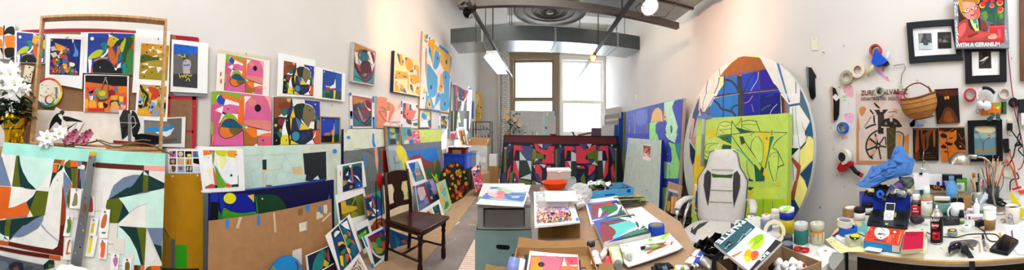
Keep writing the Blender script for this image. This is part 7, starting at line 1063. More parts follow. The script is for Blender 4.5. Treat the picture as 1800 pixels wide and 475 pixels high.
for l,a_,c_,r,bo,ca,bd,z in(('silver tube with lime band resting on the palette pad','R1 640 195','R1 400 245',.014,'a8a8a0','1c1c1c','8ac83a',TZ+.045),('white tube with dark lettering lying on the left edge of the palette pad','R1 215 215','R1 285 345',.019,'d8d6d0','b8b8b4','f0eeea',TZ+.05),('pale green crumpled tube with a grey cap left of the palette pad','R1 110 215','R1 165 440',.026,'d8dcb8','77787a','a8c060',TZ+.028),('white tube with red label and cream cap behind the pale green tube','C8 1490 225','C8 1425 345',.016,'e4e0dc','e8e4dc','c02a34',TZ+.018),('white tube with teal cap beside the dark lidded jar','C8 1370 410','C8 1350 285',.021,'e8e6e0','187a86','c04a4a',TZ+.022),('crimson tube lying between the teal capped tube and the green one','C8 1490 460','C8 1495 345',.017,'c83048','d83a50',None,TZ+.018),('yellow capped white tube in the tube heap right of the palette pad','R1 900 400','R1 1015 270',.016,'e8e8e4','e8d01a','c84a5a',TZ+.03),('blue tube with a dark cap in the tube heap','R1 990 390','R1 1045 290',.015,'2a4ab8','1a2240','dfe4f0',TZ+.03),('fat silver tube with a white shoulder in the tube heap','R1 1170 440','R1 1040 370',.022,'b8b8b8','e0e0e0',None,TZ+.03),('white tube with green specks lying low in the tube heap','R1 900 440','R1 740 470',.016,'dcdcd4','c8c83a','6a9a3a',TZ+.02),('small silver tube crossing under the yellow capped tube','R1 1010 400','R1 930 460',.013,'b8b8b8','222222','d8d8e8',TZ+.02),('large black tube with pale lettering at the bottom edge','R1 720 420','R1 520 474',.024,'0e0f12','2a2a2a','5a7080',TZ+.03),('grey tube standing half hidden beside the black foil bag','R1 1150 230','R1 1090 265',.014,'d8d8d4','c8c8c0','c03a3a',TZ+.04)):
 tube_paint(l,T_(a_,z),T_(c_,z),r,bo,ca,z,bd)
p=sitb(1040,446);o=empty('paint_jar',(p.x,p.y+.02,TZ),'small jar with a dark lid left of the paint tubes','jar')
part(o,'jar_body').lathe([(.017,0),(.019,.003),(.019,.03),(.016,.034)],(p.x,p.y+.02,TZ),mat('b8b098','p'),20);part(o,'lid').lathe([(.021,.032),(.022,.034),(.022,.048),(.021,.05),(.001,.05)],(p.x,p.y+.02,TZ),mat('2a2c30','p'),20)
rg=random.Random(40)
b=MB();p=T_('R1 1140 300',TZ);crumple(b,p+V(.01,.0,.005),.16,.12,.07,6,mat('141416','foil',a=.1),8);mk(b,'foil_bag','crumpled black foil bag behind the palette cover pad','bag')
# corrugated box with the pink print at the front
pbx=Pl(D(q('C8 880 170')[0],1.30),(0,0,1))
fz=.765
b=MB();fpts=[D(c,d_)for c,d_ in zip(q('C8 552 122 870 168 1250 150 1275 300 525 290'),(1.40,1.38,1.40,1.36,1.36))]
b.slab(fpts[:2]+[(fpts[3]+fpts[4])/2,fpts[4]],(fpts[1]-fpts[0]).cross(fpts[4]-fpts[0]).normalized()*-1,.004,mat('a87f52','c'));b.slab([fpts[1],fpts[2],fpts[3],(fpts[3]+fpts[4])/2],(fpts[2]-fpts[1]).cross(fpts[3]-fpts[1]).normalized()*-1,.004,mat('a87f52','c'))
fc=V(-.005,1.03,0);open_box(b,MT((.05,1.2,TZ+.001),-.02),.36,.24,.05,.005,mat('a87f52','c'));o=mk(b,'cardboard_box','open corrugated box with its flap up at the near end of the table','box')
for i,(s,im)in enumerate((('C8 610 305 1200 368 1215 474 1210 560 605 560',None),('C8 668 270 1175 312 1190 474 1200 560 620 560',1))):
 z=.804+.004*i;b=MB();b.slab([plz(z)(c)for c in q(s)],V(0,0,1),.002,mat('f0eeec' if im else '3a3c44','r'));oo=b.build(AP,None,None,('dark backed print under the pink one in the open corrugated box','pink and orange bird print with a black dot on the open corrugated box')[i],PRT)
 if im:part(oo,'printed_image',lambda b:art(b,plz(z),q('C8 680 318 1175 335 1190 560 640 560'),'e06a7a','c8 ~e88a4a 230 110 23 -2 7 25 -27 25 -6 -18;~e8962a 230 140 30 -3 7 21 -40 9;~d86a80 267 113 50 -3 16 23 -33 25 -27 -11;o26262c 263 139 36 27;/3a2a2a 4 341 113 -14 45;a8d0d8 343 115 10 30 -18 0;~e8703a 345 115 8 12 5 16 -8 -10;d84a5a 348 113 43 2 -1 25 -28 -2;o222 371 129 7;d8d8d0 362 142 28 -1 -1 6 -26 -2;e8702a 333 147 60 -1 2 41 -68 0;(3a2a2a 3 230 112 70 -3 37 8;(3a2a2a 3 227 110 -7 48;5a9a8a 362 146 18 -1 -10 3'))
p=D(q('C8 1235 440')[0],1.14);b=MB();b.box(V(p.x,p.y,p.z-.03),(.03,.07,.02),mat('2a2a2c','p'));o=mk(b,'calculator','small grey and black gadget beside the pink print','gadget');part(o,'display').box(V(p.x,p.y,p.z-.0195),(.024,.03,.001),mat('a8a8a8','p'))
p0,p1=D(q('C8 510 360')[0],1.08),D(q('C8 480 520')[0],1.04);b=MB();b.tube([p0,p1],.026,clear_mat('8a9ad8',.75,.2),18);b.tube([p0+V(0.03,0,0),p1+V(0.03,0,0)],.014,mat('dfe3ea','p'),12);mk(b,'plastic_roll','blue tinted rolled plastic beside the corrugated box at the bottom edge','roll')
b=MB();b.slab([D(c,1.12)for c in q('C8 205 410 335 440 445 440 445 560 170 560')],V(0,-1,.4),.004,mat('b08850','c'));mk(b,'cardboard_flap','scrap of brown cardboard in front of the teal file box at the bottom edge','cardboard')
b=MB();b.slab([D(c,1.10)for c in q('R1 -40 405 95 402 125 474 125 560 -40 560')],V(0,-1,.4),.004,mat('b58b5a','c'));mk(b,'cardboard_flap','cardboard flap in front of the paint tubes at the bottom edge','cardboard')
# small side table with jars, boxes and the palette pad cover
o=empty('side_table',(1.06,.98,0),'white topped side table crowded with jars between the work table and the desk','table')
SP=((.80,1.0),(.78,.62),(1.24,.60),(1.36,.95),(1.42,1.36),(1.24,1.40))
part(o,'tabletop').slab([V(x,y,TZ)for x,y in SP],V(0,0,1),.03,mat('cfcdc8','paint'))
for x,y in((.84,.7),(1.05,.66),(1.34,1.28),(.88,.95)):part(o,'leg').box((x,y,.36),(.04,.04,.72),mat('9a9a96','m'))
mm=MB();art(mm,tpl.off(.0005),q('Q 1240 380 1482 380 1482 475 1240 475'),None,'s3 ~7ac0a8 393 72 20 -4 4 5 -17 3;~8a8a86 447 97 46 6 -20 30 -23 25 -17 -25;o8ac8c0 353 70 10;~a8a8a0 333 50 30 10 -3 17');mm.build('stain',None,o,kind='stuff')
def cyl(name,label,cat,px,yb,wpx,yt,prof,kinds,z=TZ,group=None,n=28,lid=None):
 """A round thing standing at height z: px centre, yb front foot row, wpx width, yt top row; prof: part name -> (list of (r, t), colour, kind)."""
 f=plz(z)((px,yb));df=hypot(f.x,f.y);r=wpx/2/F*df;d=df+r;r=wpx/2/F*d;a=(px-VX)/F;p=V(d*sin(a),d*cos(a),z)
 dt=d-r*.3;h=(HY-yt)/F*(d+r*.9)+EYE-z;o=empty(name,p,label,cat,group)
 for nm,pr,c_,k_ in prof:part(o,nm,lambda b:b.lathe([(max(rr*r,.0004),tt*h)for rr,tt in pr],p,mat(c_,k_)if isinstance(c_,str)else c_,n))
 return o,p,r,h
body=lambda c,k='p',t=.8:('jar_body',[(.9,0),(.98,.02),(1,.06),(1,t-.05),(.9,t)],c,k)
cap=lambda c,t=.78,k='p',w=.97:('lid',[(w*.97,t),(w,t+.01),(w,.98),(w*.95,1.0),(.001,1.0)],c,k)
PTD='plastic'
for l,px,yb,w_,yt,pr in(('blue grey paint jar with a white lid and orange dot behind the big tape ring',1347,408,21,375,[body('6a7a94','p',.72),cap('dcd8d4',.7,'p',.75)]),('white paint jar with a pale pink lid behind the yellow can',1363,398,17,366,[body('c8ccc4','p',.75),cap('e0d4d0',.73,'p',.85)]),('green stained jar with a paint splashed silver lid',1408,432,25.5,388,[body('2a6a60','p',.72),cap('b8bab8',.70)]),('ochre dripped jar with a mottled lid, right of the green stained one',1436.5,432,26,388,[body('b8b09a','p',.72),cap('b8b4a0',.68)]),('dark squat jar behind the cardboard box',1384.5,432,18,410,[body('2a2a2c','p',.8),cap('4a4c50',.75)]),('squat jar with a bluish grey lid near the red scissors',1384,446,20,423,[body('24262a','p',.8),cap('626c7c',.8)])):
 o,p,r,h=cyl('paint_jar',l,'jar',px,yb,w_,yt,pr,None)
 if 'orange dot' in l:part(o,'orange_dot').slab([p+V(x,y,h+.0015)for x,y in((-.012,-.01),(.01,-.012),(.012,.008),(-.01,.01))],V(0,0,1),.001,mat('e8643c'))
 if 'ochre' in l:
  part(o,'paint_drip',lambda b:[b.tube([p+V(-r*.99*sin(t_),-r*.99*cos(t_),zz)for zz in(h*.68,h*.4,h*(.1+.15*k))],[.004,.003,.002],mat('b8801a'),6)for k,t_ in enumerate((.3,.9,1.5))]+[b.lathe([(r*1.01,h*.60),(r*1.01,h*.69)],p,mat('b07a1e'),28,caps=False)])
 if 'green' in l:part(o,'paint_splash',lambda b:[b.ball(p+V(r*.6*cos(t),r*.6*sin(t),h),.012,mat('c8ccc8'),8,(1,1,.15))for t in(0,1.5,3,4.5)])
o,p,r,h=cyl('paint_can','tall yellow can with a blue band and a lime splashed lid','can',1383,414,26,362,[('can_body',[(1,0),(1,.60)],'b8a21a','p'),('blue_band',[(1.02,.58),(1.02,.86)],'1a2a9a','p'),('lid',[(1.0,.86),(1.03,.87),(1.03,.99),(.97,1.0),(.001,.985)],'d8dcd4','p')],None)
part(o,'paint_splash',lambda b:art(b,plz(TZ+h+.001),q('S2 770 70 930 70 930 140 770 140'),None,'s2 ~a4dc4a 267 42 10 -10 13 -5 10 1 -3 7 -17 7'))
o,p,r,h=cyl('canister','tall clear canister with a white lid and orange mark at the table front','canister',1449.5,485,25,436,[('jar_body',[(.95,0),(.97,.7)],'b8b8ac','p'),('lid',[(1,.68),(1.03,.7),(1.03,.985),(.98,1),(.001,1)],'f0eeea','p')],None,z=.66)
o.name='canister';part(o,'orange_mark').slab([p+V(x,y,h+.0012)for x,y in((-.008,-.014),(.01,-.012),(.006,.004),(-.01,.002))],V(0,0,1),.001,mat('e8704a'))
b=MB();b.box((p.x,p.y,.33),(.12,.12,.655),mat('8a8a88','p'));mk(b,'stool','small stand carrying the tall clear canister in front of the table','stool')
cyl('bottle','small white capped bottle behind the palette pad cover','bottle',1317,402,10,378,[('bottle_body',[(.9,0),(1,.1),(1,.6),(.6,.7)],'d8d8d4','p'),('cap',[(.62,.68),(.64,.98),(.5,1),(.001,1)],'f2f2f0','p')],None)
p=D(q('S2 728 318')[0],1.50);vv=(EYEV-p).normalized();tape_roll('wide cream masking tape ring standing on edge among the jars',V(p.x,p.y,TZ+.062),(vv.x,vv.y,.25),.062,.042,.045,'d8cfae','b8a88a')
p=D(q('S2 480 285')[0],1.52);tape_roll('cream tape roll lying behind the palette pad cover',V(p.x,p.y,TZ+.05),(.3,-.4,.8),.05,.036,.045,'dcd2b8','c8c8c8')
p=T_('S2 735 325',TZ+.004);b=MB();b.lathe([(.001,0),(.045,.001),(.05,.006)],(p.x+.04,p.y+.06,TZ),mat('e8e6e2','r'),24);oo=mk(b,'paint_dish','small dish of ochre and red paint seen through the wide tape ring','dish')
# scissors
b=MB();z=TZ+.008
for cx in('S3 978 250','S3 1050 262'):
 c_=T_(cx,z);b.ring(c_+V(0,0,0),(0,0,1),.024,.017,.01,mat('c01a24','p'))
o=mk(b,'scissors','red handled scissors lying beside the cardboard box','scissors')
part(o,'blade',lambda b:[b.slab([T_('S3 1000 285',z),T_('S3 1020 280',z),T_('S3 930 200',z)],V(0,0,1),.003,mat('c8c8c8','m')),b.slab([T_('S3 1000 285',z+.003),T_('S3 1015 290',z+.003),T_('S3 960 200',z+.003)],V(0,0,1),.003,mat('b8b8b8','m'))])
# cardboard box with bottles, PALETTE pad on top
bw_=mat('8f7458','c')
corn=[plz(.86)(c)for c in q('S3 100 375 805 215 1225 385')]
bo=V(corn[0].x,corn[0].y,TZ);xa_=V(corn[2].x-corn[0].x,corn[2].y-corn[0].y,0);
Bc=[V(c.x,c.y,0)for c in corn];Bc.append(Bc[0]+Bc[2]-Bc[1]);zt_=.86;b=MB();ctr=sum(Bc,V(0,0,0))/4
for i in range(4):
 a_,c_=Bc[i],Bc[(i+1)%4];n_=(c_-a_).cross(V(0,0,1)).normalized();n_=n_ if n_.dot(a_-ctr)>0 else-n_
 b.slab([a_+V(0,0,TZ),c_+V(0,0,TZ),c_+V(0,0,zt_),a_+V(0,0,zt_)],n_,.005,bw_)
b.slab([c+V(0,0,TZ+.004)for c in Bc],V(0,0,1),.004,bw_)
mk(b,'cardboard_box','open cardboard box full of white bottles at the front of the side table','box')
for k,(a_,c_,r,h_,l)in enumerate((('S3 900 370','S3 1060 480',.020,'f0efec','white bottle with a red and green label lying in the cardboard box'),('S3 860 405','S3 740 500',.017,'e8e6e2','white capped bottle beside the labelled one in the cardboard box'),('S3 930 450','S3 840 520',.016,'e4e2de','short white bottle at the bottom of the cardboard box'),('S3 790 375','S3 700 470',.018,'1c1c1e','black bottle with a white cap in the cardboard box'))):
 pa,pb_=plz(.85)(q(a_)[0]),plz(.80)(q(c_)[0]);o=empty('bottle',(pa.x,pa.y,.85),l,'bottle');d_=(pb_-pa).normalized()
 part(o,'bottle_body').tube([pa+d_*.03,pa+d_*.04,pb_],[r*.7,r,r],mat(h_,'p'),16);part(o,'cap').tube([pa,pa+d_*.032],r*.72,mat('f4f4f2','p'),14)
 if k==0:part(o,'label',lambda b:[b.ball(pa+d_*.06+V(-.004,-.01,.014),.009,mat('c8202a'),8),b.ball(pa+d_*.066+V(.006,-.004,.016),.007,mat('2a8a4a'),8)])
b=MB();pa=D(q('S3 215 420')[0],1.06);b.ring(pa,(-.75,-.5,.3),.052,.036,.05,mat('141416','p'),mat('2a2a2a'));o=mk(b,'tape_roll','black tape roll with a white label under the palette pad cover','tape roll');part(o,'white_label').ring(pa,(-.75,-.5,.3),.0525,.0515,.03,mat('d0d4dc','r'))
# the pad: plane through four pixels
c4=q('S3 90 190 S2 395 200 S3 805 180 S3 480 500');
d1,d2,d3=D(c4[0],1.06),D(c4[1],1.24),D(c4[2],1.06);nn=(d2-d1).cross(d3-d1).normalized();nn=nn if nn.z>0 else-nn;pp2=Pl(d1,nn)
o=pic('palette_pad','big disposable palette pad with PALETTE in white on a teal band, tilted on the box','palette',pp2,c4,.012,'dcdad6','ecebee','''s3 2c5460 30 63 102 -88 45 32 -80 76 -22 17;26282c 247 50 21 10 2 8 -83 90 -27 15 -13 -6;~a8cc2e 197 32 8 5 0 23 -15 20 -23 7 -10 -9 13 -15 -23 7 20 -27;~88b01e 180 37 20 -4 0 17 -33 23 6 -20 -13 7;(6a8a1a 3 200 37 -13 23 -20 20;~e8a01e 143 90 17 -3 0 23 -3 17 -14 1 -8 -18;~e8c41a 140 110 13 3 4 10 -14 7 -7 -13;~e86a34 160 100 7 -8 16 0 5 11 -8 17 -17 5;~d8503a 167 97 13 -4 5 10 -12 14;b8804a 88 110 39 -18 3 3 -30 20;(c8c8cc 7 127 92 13 -15 7 -9;c4c6cc 100 82 47 -15 -37 20''')
ax1=(d2-d1).normalized();up1=nn.cross(ax1)
lettering=lambda s,a_,b_,size,h_,**k:text(s,size,mat(h_),o,pp2.off(.001)(q(a_)[0]),pp2(q(b_)[0])-pp2(q(a_)[0]),(pp2(q(b_)[0])-pp2(q(a_)[0])).cross(nn)*-1,fit=(pp2(q(b_)[0])-pp2(q(a_)[0])).length,**k)
lettering('PALETTE','S2 388 226','S2 104 458',.034,'f0f0f0',bold=.001)
lettering('BLICK','S3 652 280','S3 552 374',.019,'f0f0f0',bold=.0006)
for s_,a_,b_ in(('ASSORTED','S3 480 35','S3 410 105'),('for oils and acrylics','S3 400 95','S3 335 190'),('9x12','S3 255 195','S3 200 250')):lettering(s_,a_,b_,.010 if len(s_)<10 else.007,'d8e0e4')
for s in 's3 1c2428 68 70 15 -15 12 13 -15 15;e8e8ea 58 77 25 -21 4 4 -24 21;e8e8ea 75 90 22 -19 5 3 -22 21;e0e4e8 138 33 22 -23 7 4 -22 23;/2c5460 3 143 33 20 -20;/2c5460 3 147 35 18 -20'.split(';'):part(o,'cover_print',lambda b:art(b,pp2.off(.0008),c4,None,s))
# right wall: everything hung above the desk
RW=PR;rw=lambda d:RW.off(d)
BLK='14161b'
framed('picture_frame','wide black frame holding two dark photographs, upper left of the group',rw(.035),'Q 1593 40 S4 1080 200 S5 1158 178 590 212',.052,.035,'1a1f26','2a2a2c','',mat_h='e6e6e8',fw='w',cat='framed picture',glass=False)
fo_=C.objects[-1]
root=[o for o in C.objects if o.name.startswith('picture_frame')][0]
pl_=rw(.035-.021+.004)
part(root,'photograph',lambda b:art(b,pl_,q('S4 686 352 824 350 S5 833 70 695 72'),'5a5e62','s4 ~3a3c3e 233 158 4 -18 10 -7 1 -13 7 0 1 13 11 10 3 15;~8a8a88 230 120 13 -2 -1 15 -10 25;s5 ~c0ccd4 233 3 44 -1 1 21 -46 1;s4 ~4a4c4e 247 158 -2 -15 6 -6 6 0 5 6 1 15'))
part(root,'photograph',lambda b:art(b,pl_,q('S4 888 340 1030 336 S5 1035 58 893 62'),'2e2f2e','s4 ~6a6a64 300 137 8 -2 2 12 -8 0;~7a7a74 313 147 7 -9 8 5 9 5 -7 -1 -10 3;~454642 317 127 20 -4 3 10 -20 4;s5 ~1e1e1e 300 3 43 -1 0 16 -43 1'))
for s in('S4 672 350 688 350 S5 690 76 674 76','S4 824 330 832 330 S5 840 74 832 74'):pass
root=framed('picture_frame','black frame with a small photograph of a white bird on a wide mount',rw(.035),'S5 1172 20 1615 14 1618 410 1183 428',.062,.035,'101116','2a2620','s5 ~1a1814 447 37 20 -2 13 32 -27 10;~ddd8c8 442 65 11 -5 10 -8 9 -3 3 3 -8 6 -14 7;/c8c0b0 3 465 60 -13 15;~3a3428 440 33 13 0 -3 20 -8 4',mat_h='e8e8e6',win='S5 1322 98 1450 95 1457 270 1324 272',cat='framed picture')
def letters(o,pl,s,a_,b_,size,h,**k):
 pa,pb_=pl(q(a_)[0]),pl(q(b_)[0]);k.pop('sx',0);return text(s,size,mat(h),o,pa,pb_-pa,pl.n.cross(pb_-pa),fit=(pb_-pa).length if len(s)>1 else 0,**k)
gp_=rw(.075)
o=pic('portrait_painting','painting of a person in glasses and red jacket holding a red flower pot',PG_,gp_,'S4 1048 -60 1620 -60 S5 1645 57 1080 62',.03,'9a9ca2','82868e','''s4 3a2620 367 -20 166 0 -1 100 -162 3;6a6e78 447 40 86 0 0 47 -86 0;5a5e68 467 60 66 -10 0 50 -66 0;~c8901c 368 -20 72 0 2 30 -12 3 -30 -6 -13 13 3 20 7 23 -14 -13 -10 -23;~a8701c 377 -7 16 -6 40 6 4 20 -17 -6 -27 3;~e8908a 383 10 30 -3 24 13 6 10 2 20 -5 13 -20 5 -20 -3 -10 -22;~c85a50 427 20 15 3 1 27 -6 13 -10 -1 -4 -22;~e0a07a 388 13 19 -3 6 10 -20 10;(2a2222 8 383 43 14 2 10 -6 5 -6 8 0 13 -1 4 -5 16 -2;~e8e8e4 392 35 11 -2 2 7 -10 4;~e8e8e4 420 28 12 -2 1 6 -11 1;o222 399 37 8;o222 427 29 8;e8941c 408 23 4 10 6 7 -5 3 -5 -6;~9a3028 412 53 15 -3 -4 5 -8 2;(6a3a14 6 393 33 10 -2;~e07a3a 427 52 6 -2 -1 15 -7 -2;~b03a34 367 90 16 -17 20 -6 17 26 13 17 34 0 16 13 -3 17 -47 10 -63 8 -5 -25;~d8605c 370 100 13 -17 14 0 -4 27 -20 23;~c84a44 380 147 37 -27 50 -7 10 10 -44 17 -33 18;~8a2420 400 127 33 -12 4 5 -27 13;~7a3428 443 67 20 10 10 30 -20 3 -10 -17;1e2a2c 403 68 10 2 7 27 8 13 -15 -7 -8 -16;1e2a2c 437 67 10 3 1 37 -8 0;e8dc7a 410 70 27 -2 5 39 -12 3 -13 -20;3a8a8a 417 68 16 0 4 15 -14 0;3a6a8a 430 83 8 4 1 16 -7 -6;c8242c 478 88 54 -1 -2 71 -50 0;~e0404a 477 90 56 -4 0 9 -53 3;e85a60 508 103 9 0 2 30 -9 0;~6a1a1c 483 86 44 -3 3 5 -47 3;~e8a08a 473 130 17 -10 13 3 2 10 -12 5 -16 -1;(e8902a 5 480 120 20 0 7 13;~2a5a3a 447 40 16 -13 20 -7 30 3 17 14 0 30 -10 13 -27 -3 -26 -10;~1f4a4a 457 20 23 -13 27 6 3 24 -30 13 -20 -7;~5a8a2a 450 47 17 -7 6 20 -10 13 -6 -13;~5a8a2a 507 43 20 7 -4 17 -13 -7;(1f4a4a 10 490 43 3 24 4 23;(1f4a4a 8 513 50 -6 23 -4 17;(3a6a3a 7 500 33 0 34 0 23;oe8b02a 453 20 30;od8242a 455 16 26;oe8b02a 487 20 26;oc83a3a 487 18 24;od8242a 465 0 30;od8242a 488 0 24;oe8b02a 515 10 34;od8242a 515 7 30;oe8b02a 517 35 32;od8242a 515 33 27;od8242a 500 -10 30;~b8403c 367 140 66 -7 47 14 50 11 -163 0;s5 8a2a2a 362 -5 168 0 -2 7 -165 1;~c8242c 377 0 10 -7 13 10 -7 7;8a8e96 360 3 188 -1 0 17 -188 2;c83040 367 0 33 0 -3 5 -30 2;c8202c 480 -3 43 0 -3 10 -37 -1;s4 82868e 532 -20 8 0 8 178 -18 0;82868e 349 -20 18 0 1 178 -10 0''')
letters(o,gp_.off(.008),'WITH A GERANIUM','S5 1082 52','S5 1545 38',.052,'f2f2f2',bold=.0012,sx=.92)
for i,ch_ in enumerate('WREN SPEARE'):
 if ch_!=' ':letters(o,gp_.off(.008),ch_,'S4 %d %d'%(1062+i*2.4,55+i*40),'S4 %d %d'%(1100+i*2.4,50+i*40),.042,'f0f0f0',bold=.0006)
for i,ch_ in enumerate('VKST'):letters(o,gp_.off(.008),ch_,'S4 %d %d'%(1600+i*4,345+i*30),'S4 %d %d'%(1630+i*4,342+i*30),.03,'f0f0f0')
b=MB();b.box((2.37,-.46,2.1),(.03,.07,.86),mat('6a3a24','w'));
rr_=rw(.04);b=MB();b.slab([rr_(c)for c in q('S4 1758 -80 1860 -80 S5 1860 395 1765 395')],rr_.n,.035,mat('6a4028','w'));mk(b,'picture_frame','edge of a brown wooden frame at the far right of the wall','frame')
# poster
pz_=rw(.006)
o=pic('poster','worn poster headed ZURITA ALVAREZ with a black printed wheel and figure','poster',pz_,'S6 32 60 590 30 S7 588 395 32 378',.003,'e8e0d4','d2bfb4','''s6 e0c8b8 11 20 186 -5 0 10 -186 5;~c8804a 23 80 14 -5 8 8 -5 14 -10 13 -8 -13;s7 c8844a 11 0 8 0 1 115 177 2 -1 10 -185 -1;~c8b8c0 21 3 19 -1 -3 25 -15 10;s6 ~c88a54 15 100 5 27 3 31 -10 0;~d89a70 140 83 15 2 -2 7 -11 0;d8a080 125 110 18 -10 -1 27 -14 0;~2a2420 72 63 6 0 15 15 -1 4 -12 -7;~2a2420 57 86 5 0 10 14 -2 3 -8 -8;2e2823 73 87 20 -1 1 8 9 -1 0 -7 20 -1 -16 18 -24 1 -3 -9;3a342e 86 103 22 0 2 24 -10 0 -3 31 -10 0;(2a2420 6 123 95 17 -2 15 2;~2a2420 97 143 3 -15 13 -10 20 -3 20 5 14 17 2 10 -36 0;d2bfb4 128 113 10 0 0 15 -9 0;~7a6a5a 110 133 7 -5 3 9 -7 3;~7a6a5a 143 130 10 3 -1 5 -7 -1;(2a2420 5 63 110 -13 20 -12 18;(2a2420 16 43 152 17 -9 20 -6;2a2420 70 107 5 -2 2 28 -5 2;2f2a24 127 147 23 0 -1 11 -21 0;s7 4a4020 117 0 33 0 -3 110 -27 0;2a2420 87 0 20 0 -2 20 -18 0;(2e2620 16 83 10 -20 13 -13 20 -5 24 5 20 10 16 10 5;(2e2620 12 83 10 20 3 10 20 2 27;o2e2620 88 62 26;/2e2620 16 88 62 -11 -42;/2e2620 18 88 62 -30 -25;/2e2620 18 88 62 -40 16;/2e2620 18 88 62 -25 41;/2e2620 14 88 62 9 48;/2e2620 14 88 62 29 5;/2e2620 12 88 62 22 -32;oc8b8a8 88 63 10;~d8a078 50 50 8 -7 15 17 -16 3;~d8a078 73 37 9 -7 1 17 -5 -4;~d8a078 55 90 25 -17 -3 14 -14 10;(2a2420 10 150 14 13 0 10 6 4 10 -2 37;d09a6a 152 20 18 0 2 60 -20 7;c8843a 180 30 15 -10 0 73 -13 -10;d2bfb4 107 0 8 0 0 30 -7 2;(8a7a6a 3 120 7 27 26;(8a7a5a 3 120 67 27 -17;(6a5a3a 3 122 33 21 67''')
letters(o,pz_.off(.006),'ZURITA ALVAREZ','S6 80 106','S6 572 92',.066,'1e1a18',bold=.0005,sx=.82)
letters(o,pz_.off(.006),'DESASTRES DEL SIGLO','S6 80 160','S6 475 154',.042,'1e1a18',sx=.78)
# woven basket
bc_=rw(.12)(q('S6 695 210')[0]);WK=mat('a8743a','w',a=.3,ns=40);WK2=mat('7a4a24','w')
o=empty('basket',(2.28,bc_.y,bc_.z-.16),'brown woven basket hanging tilted by its handle above the desk','basket')
yv=V(0,-1,0);tilt=.19;e1=(yv*cos(tilt)+V(0,0,1)*sin(tilt));e2=(V(0,0,1)*cos(tilt)-yv*sin(tilt));e0=V(-1,0,0)
def bk_(b):
 rows=[]
 for k in range(12):
  t=k/11;w_=.155*(1.0+.06*sin(3*t)-.42*t**3);d_=.085*(1.0+.1*sin(3*t)-.45*t**3);z=.055-.16*t
  rows.append([bc_+e1*w_*cos(a)*(1+.012*(j%2))+e0*d_*sin(a)*(1+.03*(j%2))+e2*(z+.028*cos(a)**2*(1-t))for j,a in enumerate([2*PI*i/56 for i in range(56)])])
 b.loft(rows,WK,True,caps=False)
part(o,'woven_body',bk_)
for t in range(1,8):part(o,'woven_band').tube([bc_+e1*.155*(1+.06*sin(3*t/8)-.42*(t/8)**3)*1.012*cos(a)+e0*.085*(1+.1*sin(3*t/8)-.45*(t/8)**3)*1.02*sin(a)+e2*(.055-.165*t/8+.028*cos(a)**2*(1-t/8))for a in[2*PI*i/30 for i in range(31)]],.003,WK2,5)if t%2==0 else None
part(o,'rim').tube([bc_+e1*.16*cos(a)+e0*.09*sin(a)+e2*(.055+.028*cos(a)**2)for a in[2*PI*i/40 for i in range(41)]],.008,WK2,8)
part(o,'foot').tube([bc_+e1*(.085*cos(a)+.02)+e0*.05*sin(a)-e2*.115 for a in[2*PI*i/30 for i in range(31)]],.007,WK2,8)
part(o,'handle',lambda b:[b.tube([rw(.12+.03*s_)(c)for c in smooth(q('S6 820 115 800 40 S5 760 455 690 425 600 450 S6 545 50 535 115 575 145'),False,4)],.006,WK2,8)for s_ in(0,)])
part(o,'handle').tube([rw(.16)(c)for c in smooth(q('S6 845 105 830 70 820 55 790 10'),False,4)]+[rw(.13)(q('S6 575 145 700 140 800 60')[k])for k in(1,)][:0],.005,WK2,8)
def wall_slab(name,label,cat,s,base,spec,th=.015,lift=.022,side='1a0f08',**k):return pic(name,label,cat,rw(lift),s,th,side,base,spec,**k)
gb='dark amber panels on the right wall'
wall_slab('wood_panel_print','dark panel with a glowing lamp and amber path, right of the basket',PG_,'S6 856 44 1105 30 1125 395 882 408','170904','s6 ~4a1c08 293 20 70 -3 -3 20 -60 -4;e09020 320 40 7 -1 0 10 -6 1;e09020 329 38 7 0 1 10 -7 1;(6a3a10 3 307 23 6 7;(8a5018 3 323 20 5 8;(6a3a10 3 343 20 7 12;~5a2a0a 320 83 15 -6 15 10 17 33 3 12 -70 1 10 -23;~7a4010 323 100 14 -10 10 17 6 20 -33 1;~8a4a14 330 117 13 -4 4 14 -17 1')
wall_slab('wood_panel_print','amber panel of dark cypress trees, left of the two lower panels',PG_,'S6 626 452 895 450 S7 900 345 632 345','7a3a0c','s7 140a05 209 0 89 0 2 115 -89 0;~8a440e 223 7 20 -4 -10 64 -11 20 -5 -7;~6a330b 240 30 13 -10 14 -13 16 -7 -16 33 -4 34 -16 13;~140a05 230 10 7 -3 1 53 -6 13;~140a05 252 33 5 -1 0 35 -5 3;~8a4a12 280 13 7 -6 1 53 -6 3;(8a4a12 4 247 90 26 -2;(6a3a0e 4 240 100 43 -3;(8a4a12 4 233 107 57 -2;~5a2a0a 213 93 17 -10 3 27 -20 2;s6 8a440e 213 153 80 0 0 5 -80 0')
wall_slab('wood_panel_print','amber panel with a black plant silhouette beside the lamp head',PG_,'S6 900 445 1170 438 S7 1197 346 930 348','b8601a','s6 1c0d05 302 153 88 -3 0 8 -88 0;s7 ~1c0d05 305 27 8 -9 15 7 -1 10 -14 0;(1c0d05 7 328 30 2 30 3 33 4 22;~1c0d05 322 53 8 -3 20 5 -7 7 -10 -1;~1c0d05 307 67 10 -9 11 10 -8 5;~1c0d05 333 38 17 -6 -3 5;~1c0d05 318 83 12 -1 -2 5;1c0d05 302 0 58 0 -7 13 -33 4 -18 -7;(b8601a 5 307 8 20 7 26 -12;1c0d05 363 0 28 0 8 77 -29 0 -17 -24 10 -13;(a85618 5 370 20 13 20 10 -13;(a85618 5 373 50 14 10 10 20;ob8702a 377 65 12;(1c0d05 5 333 90 10 -10')
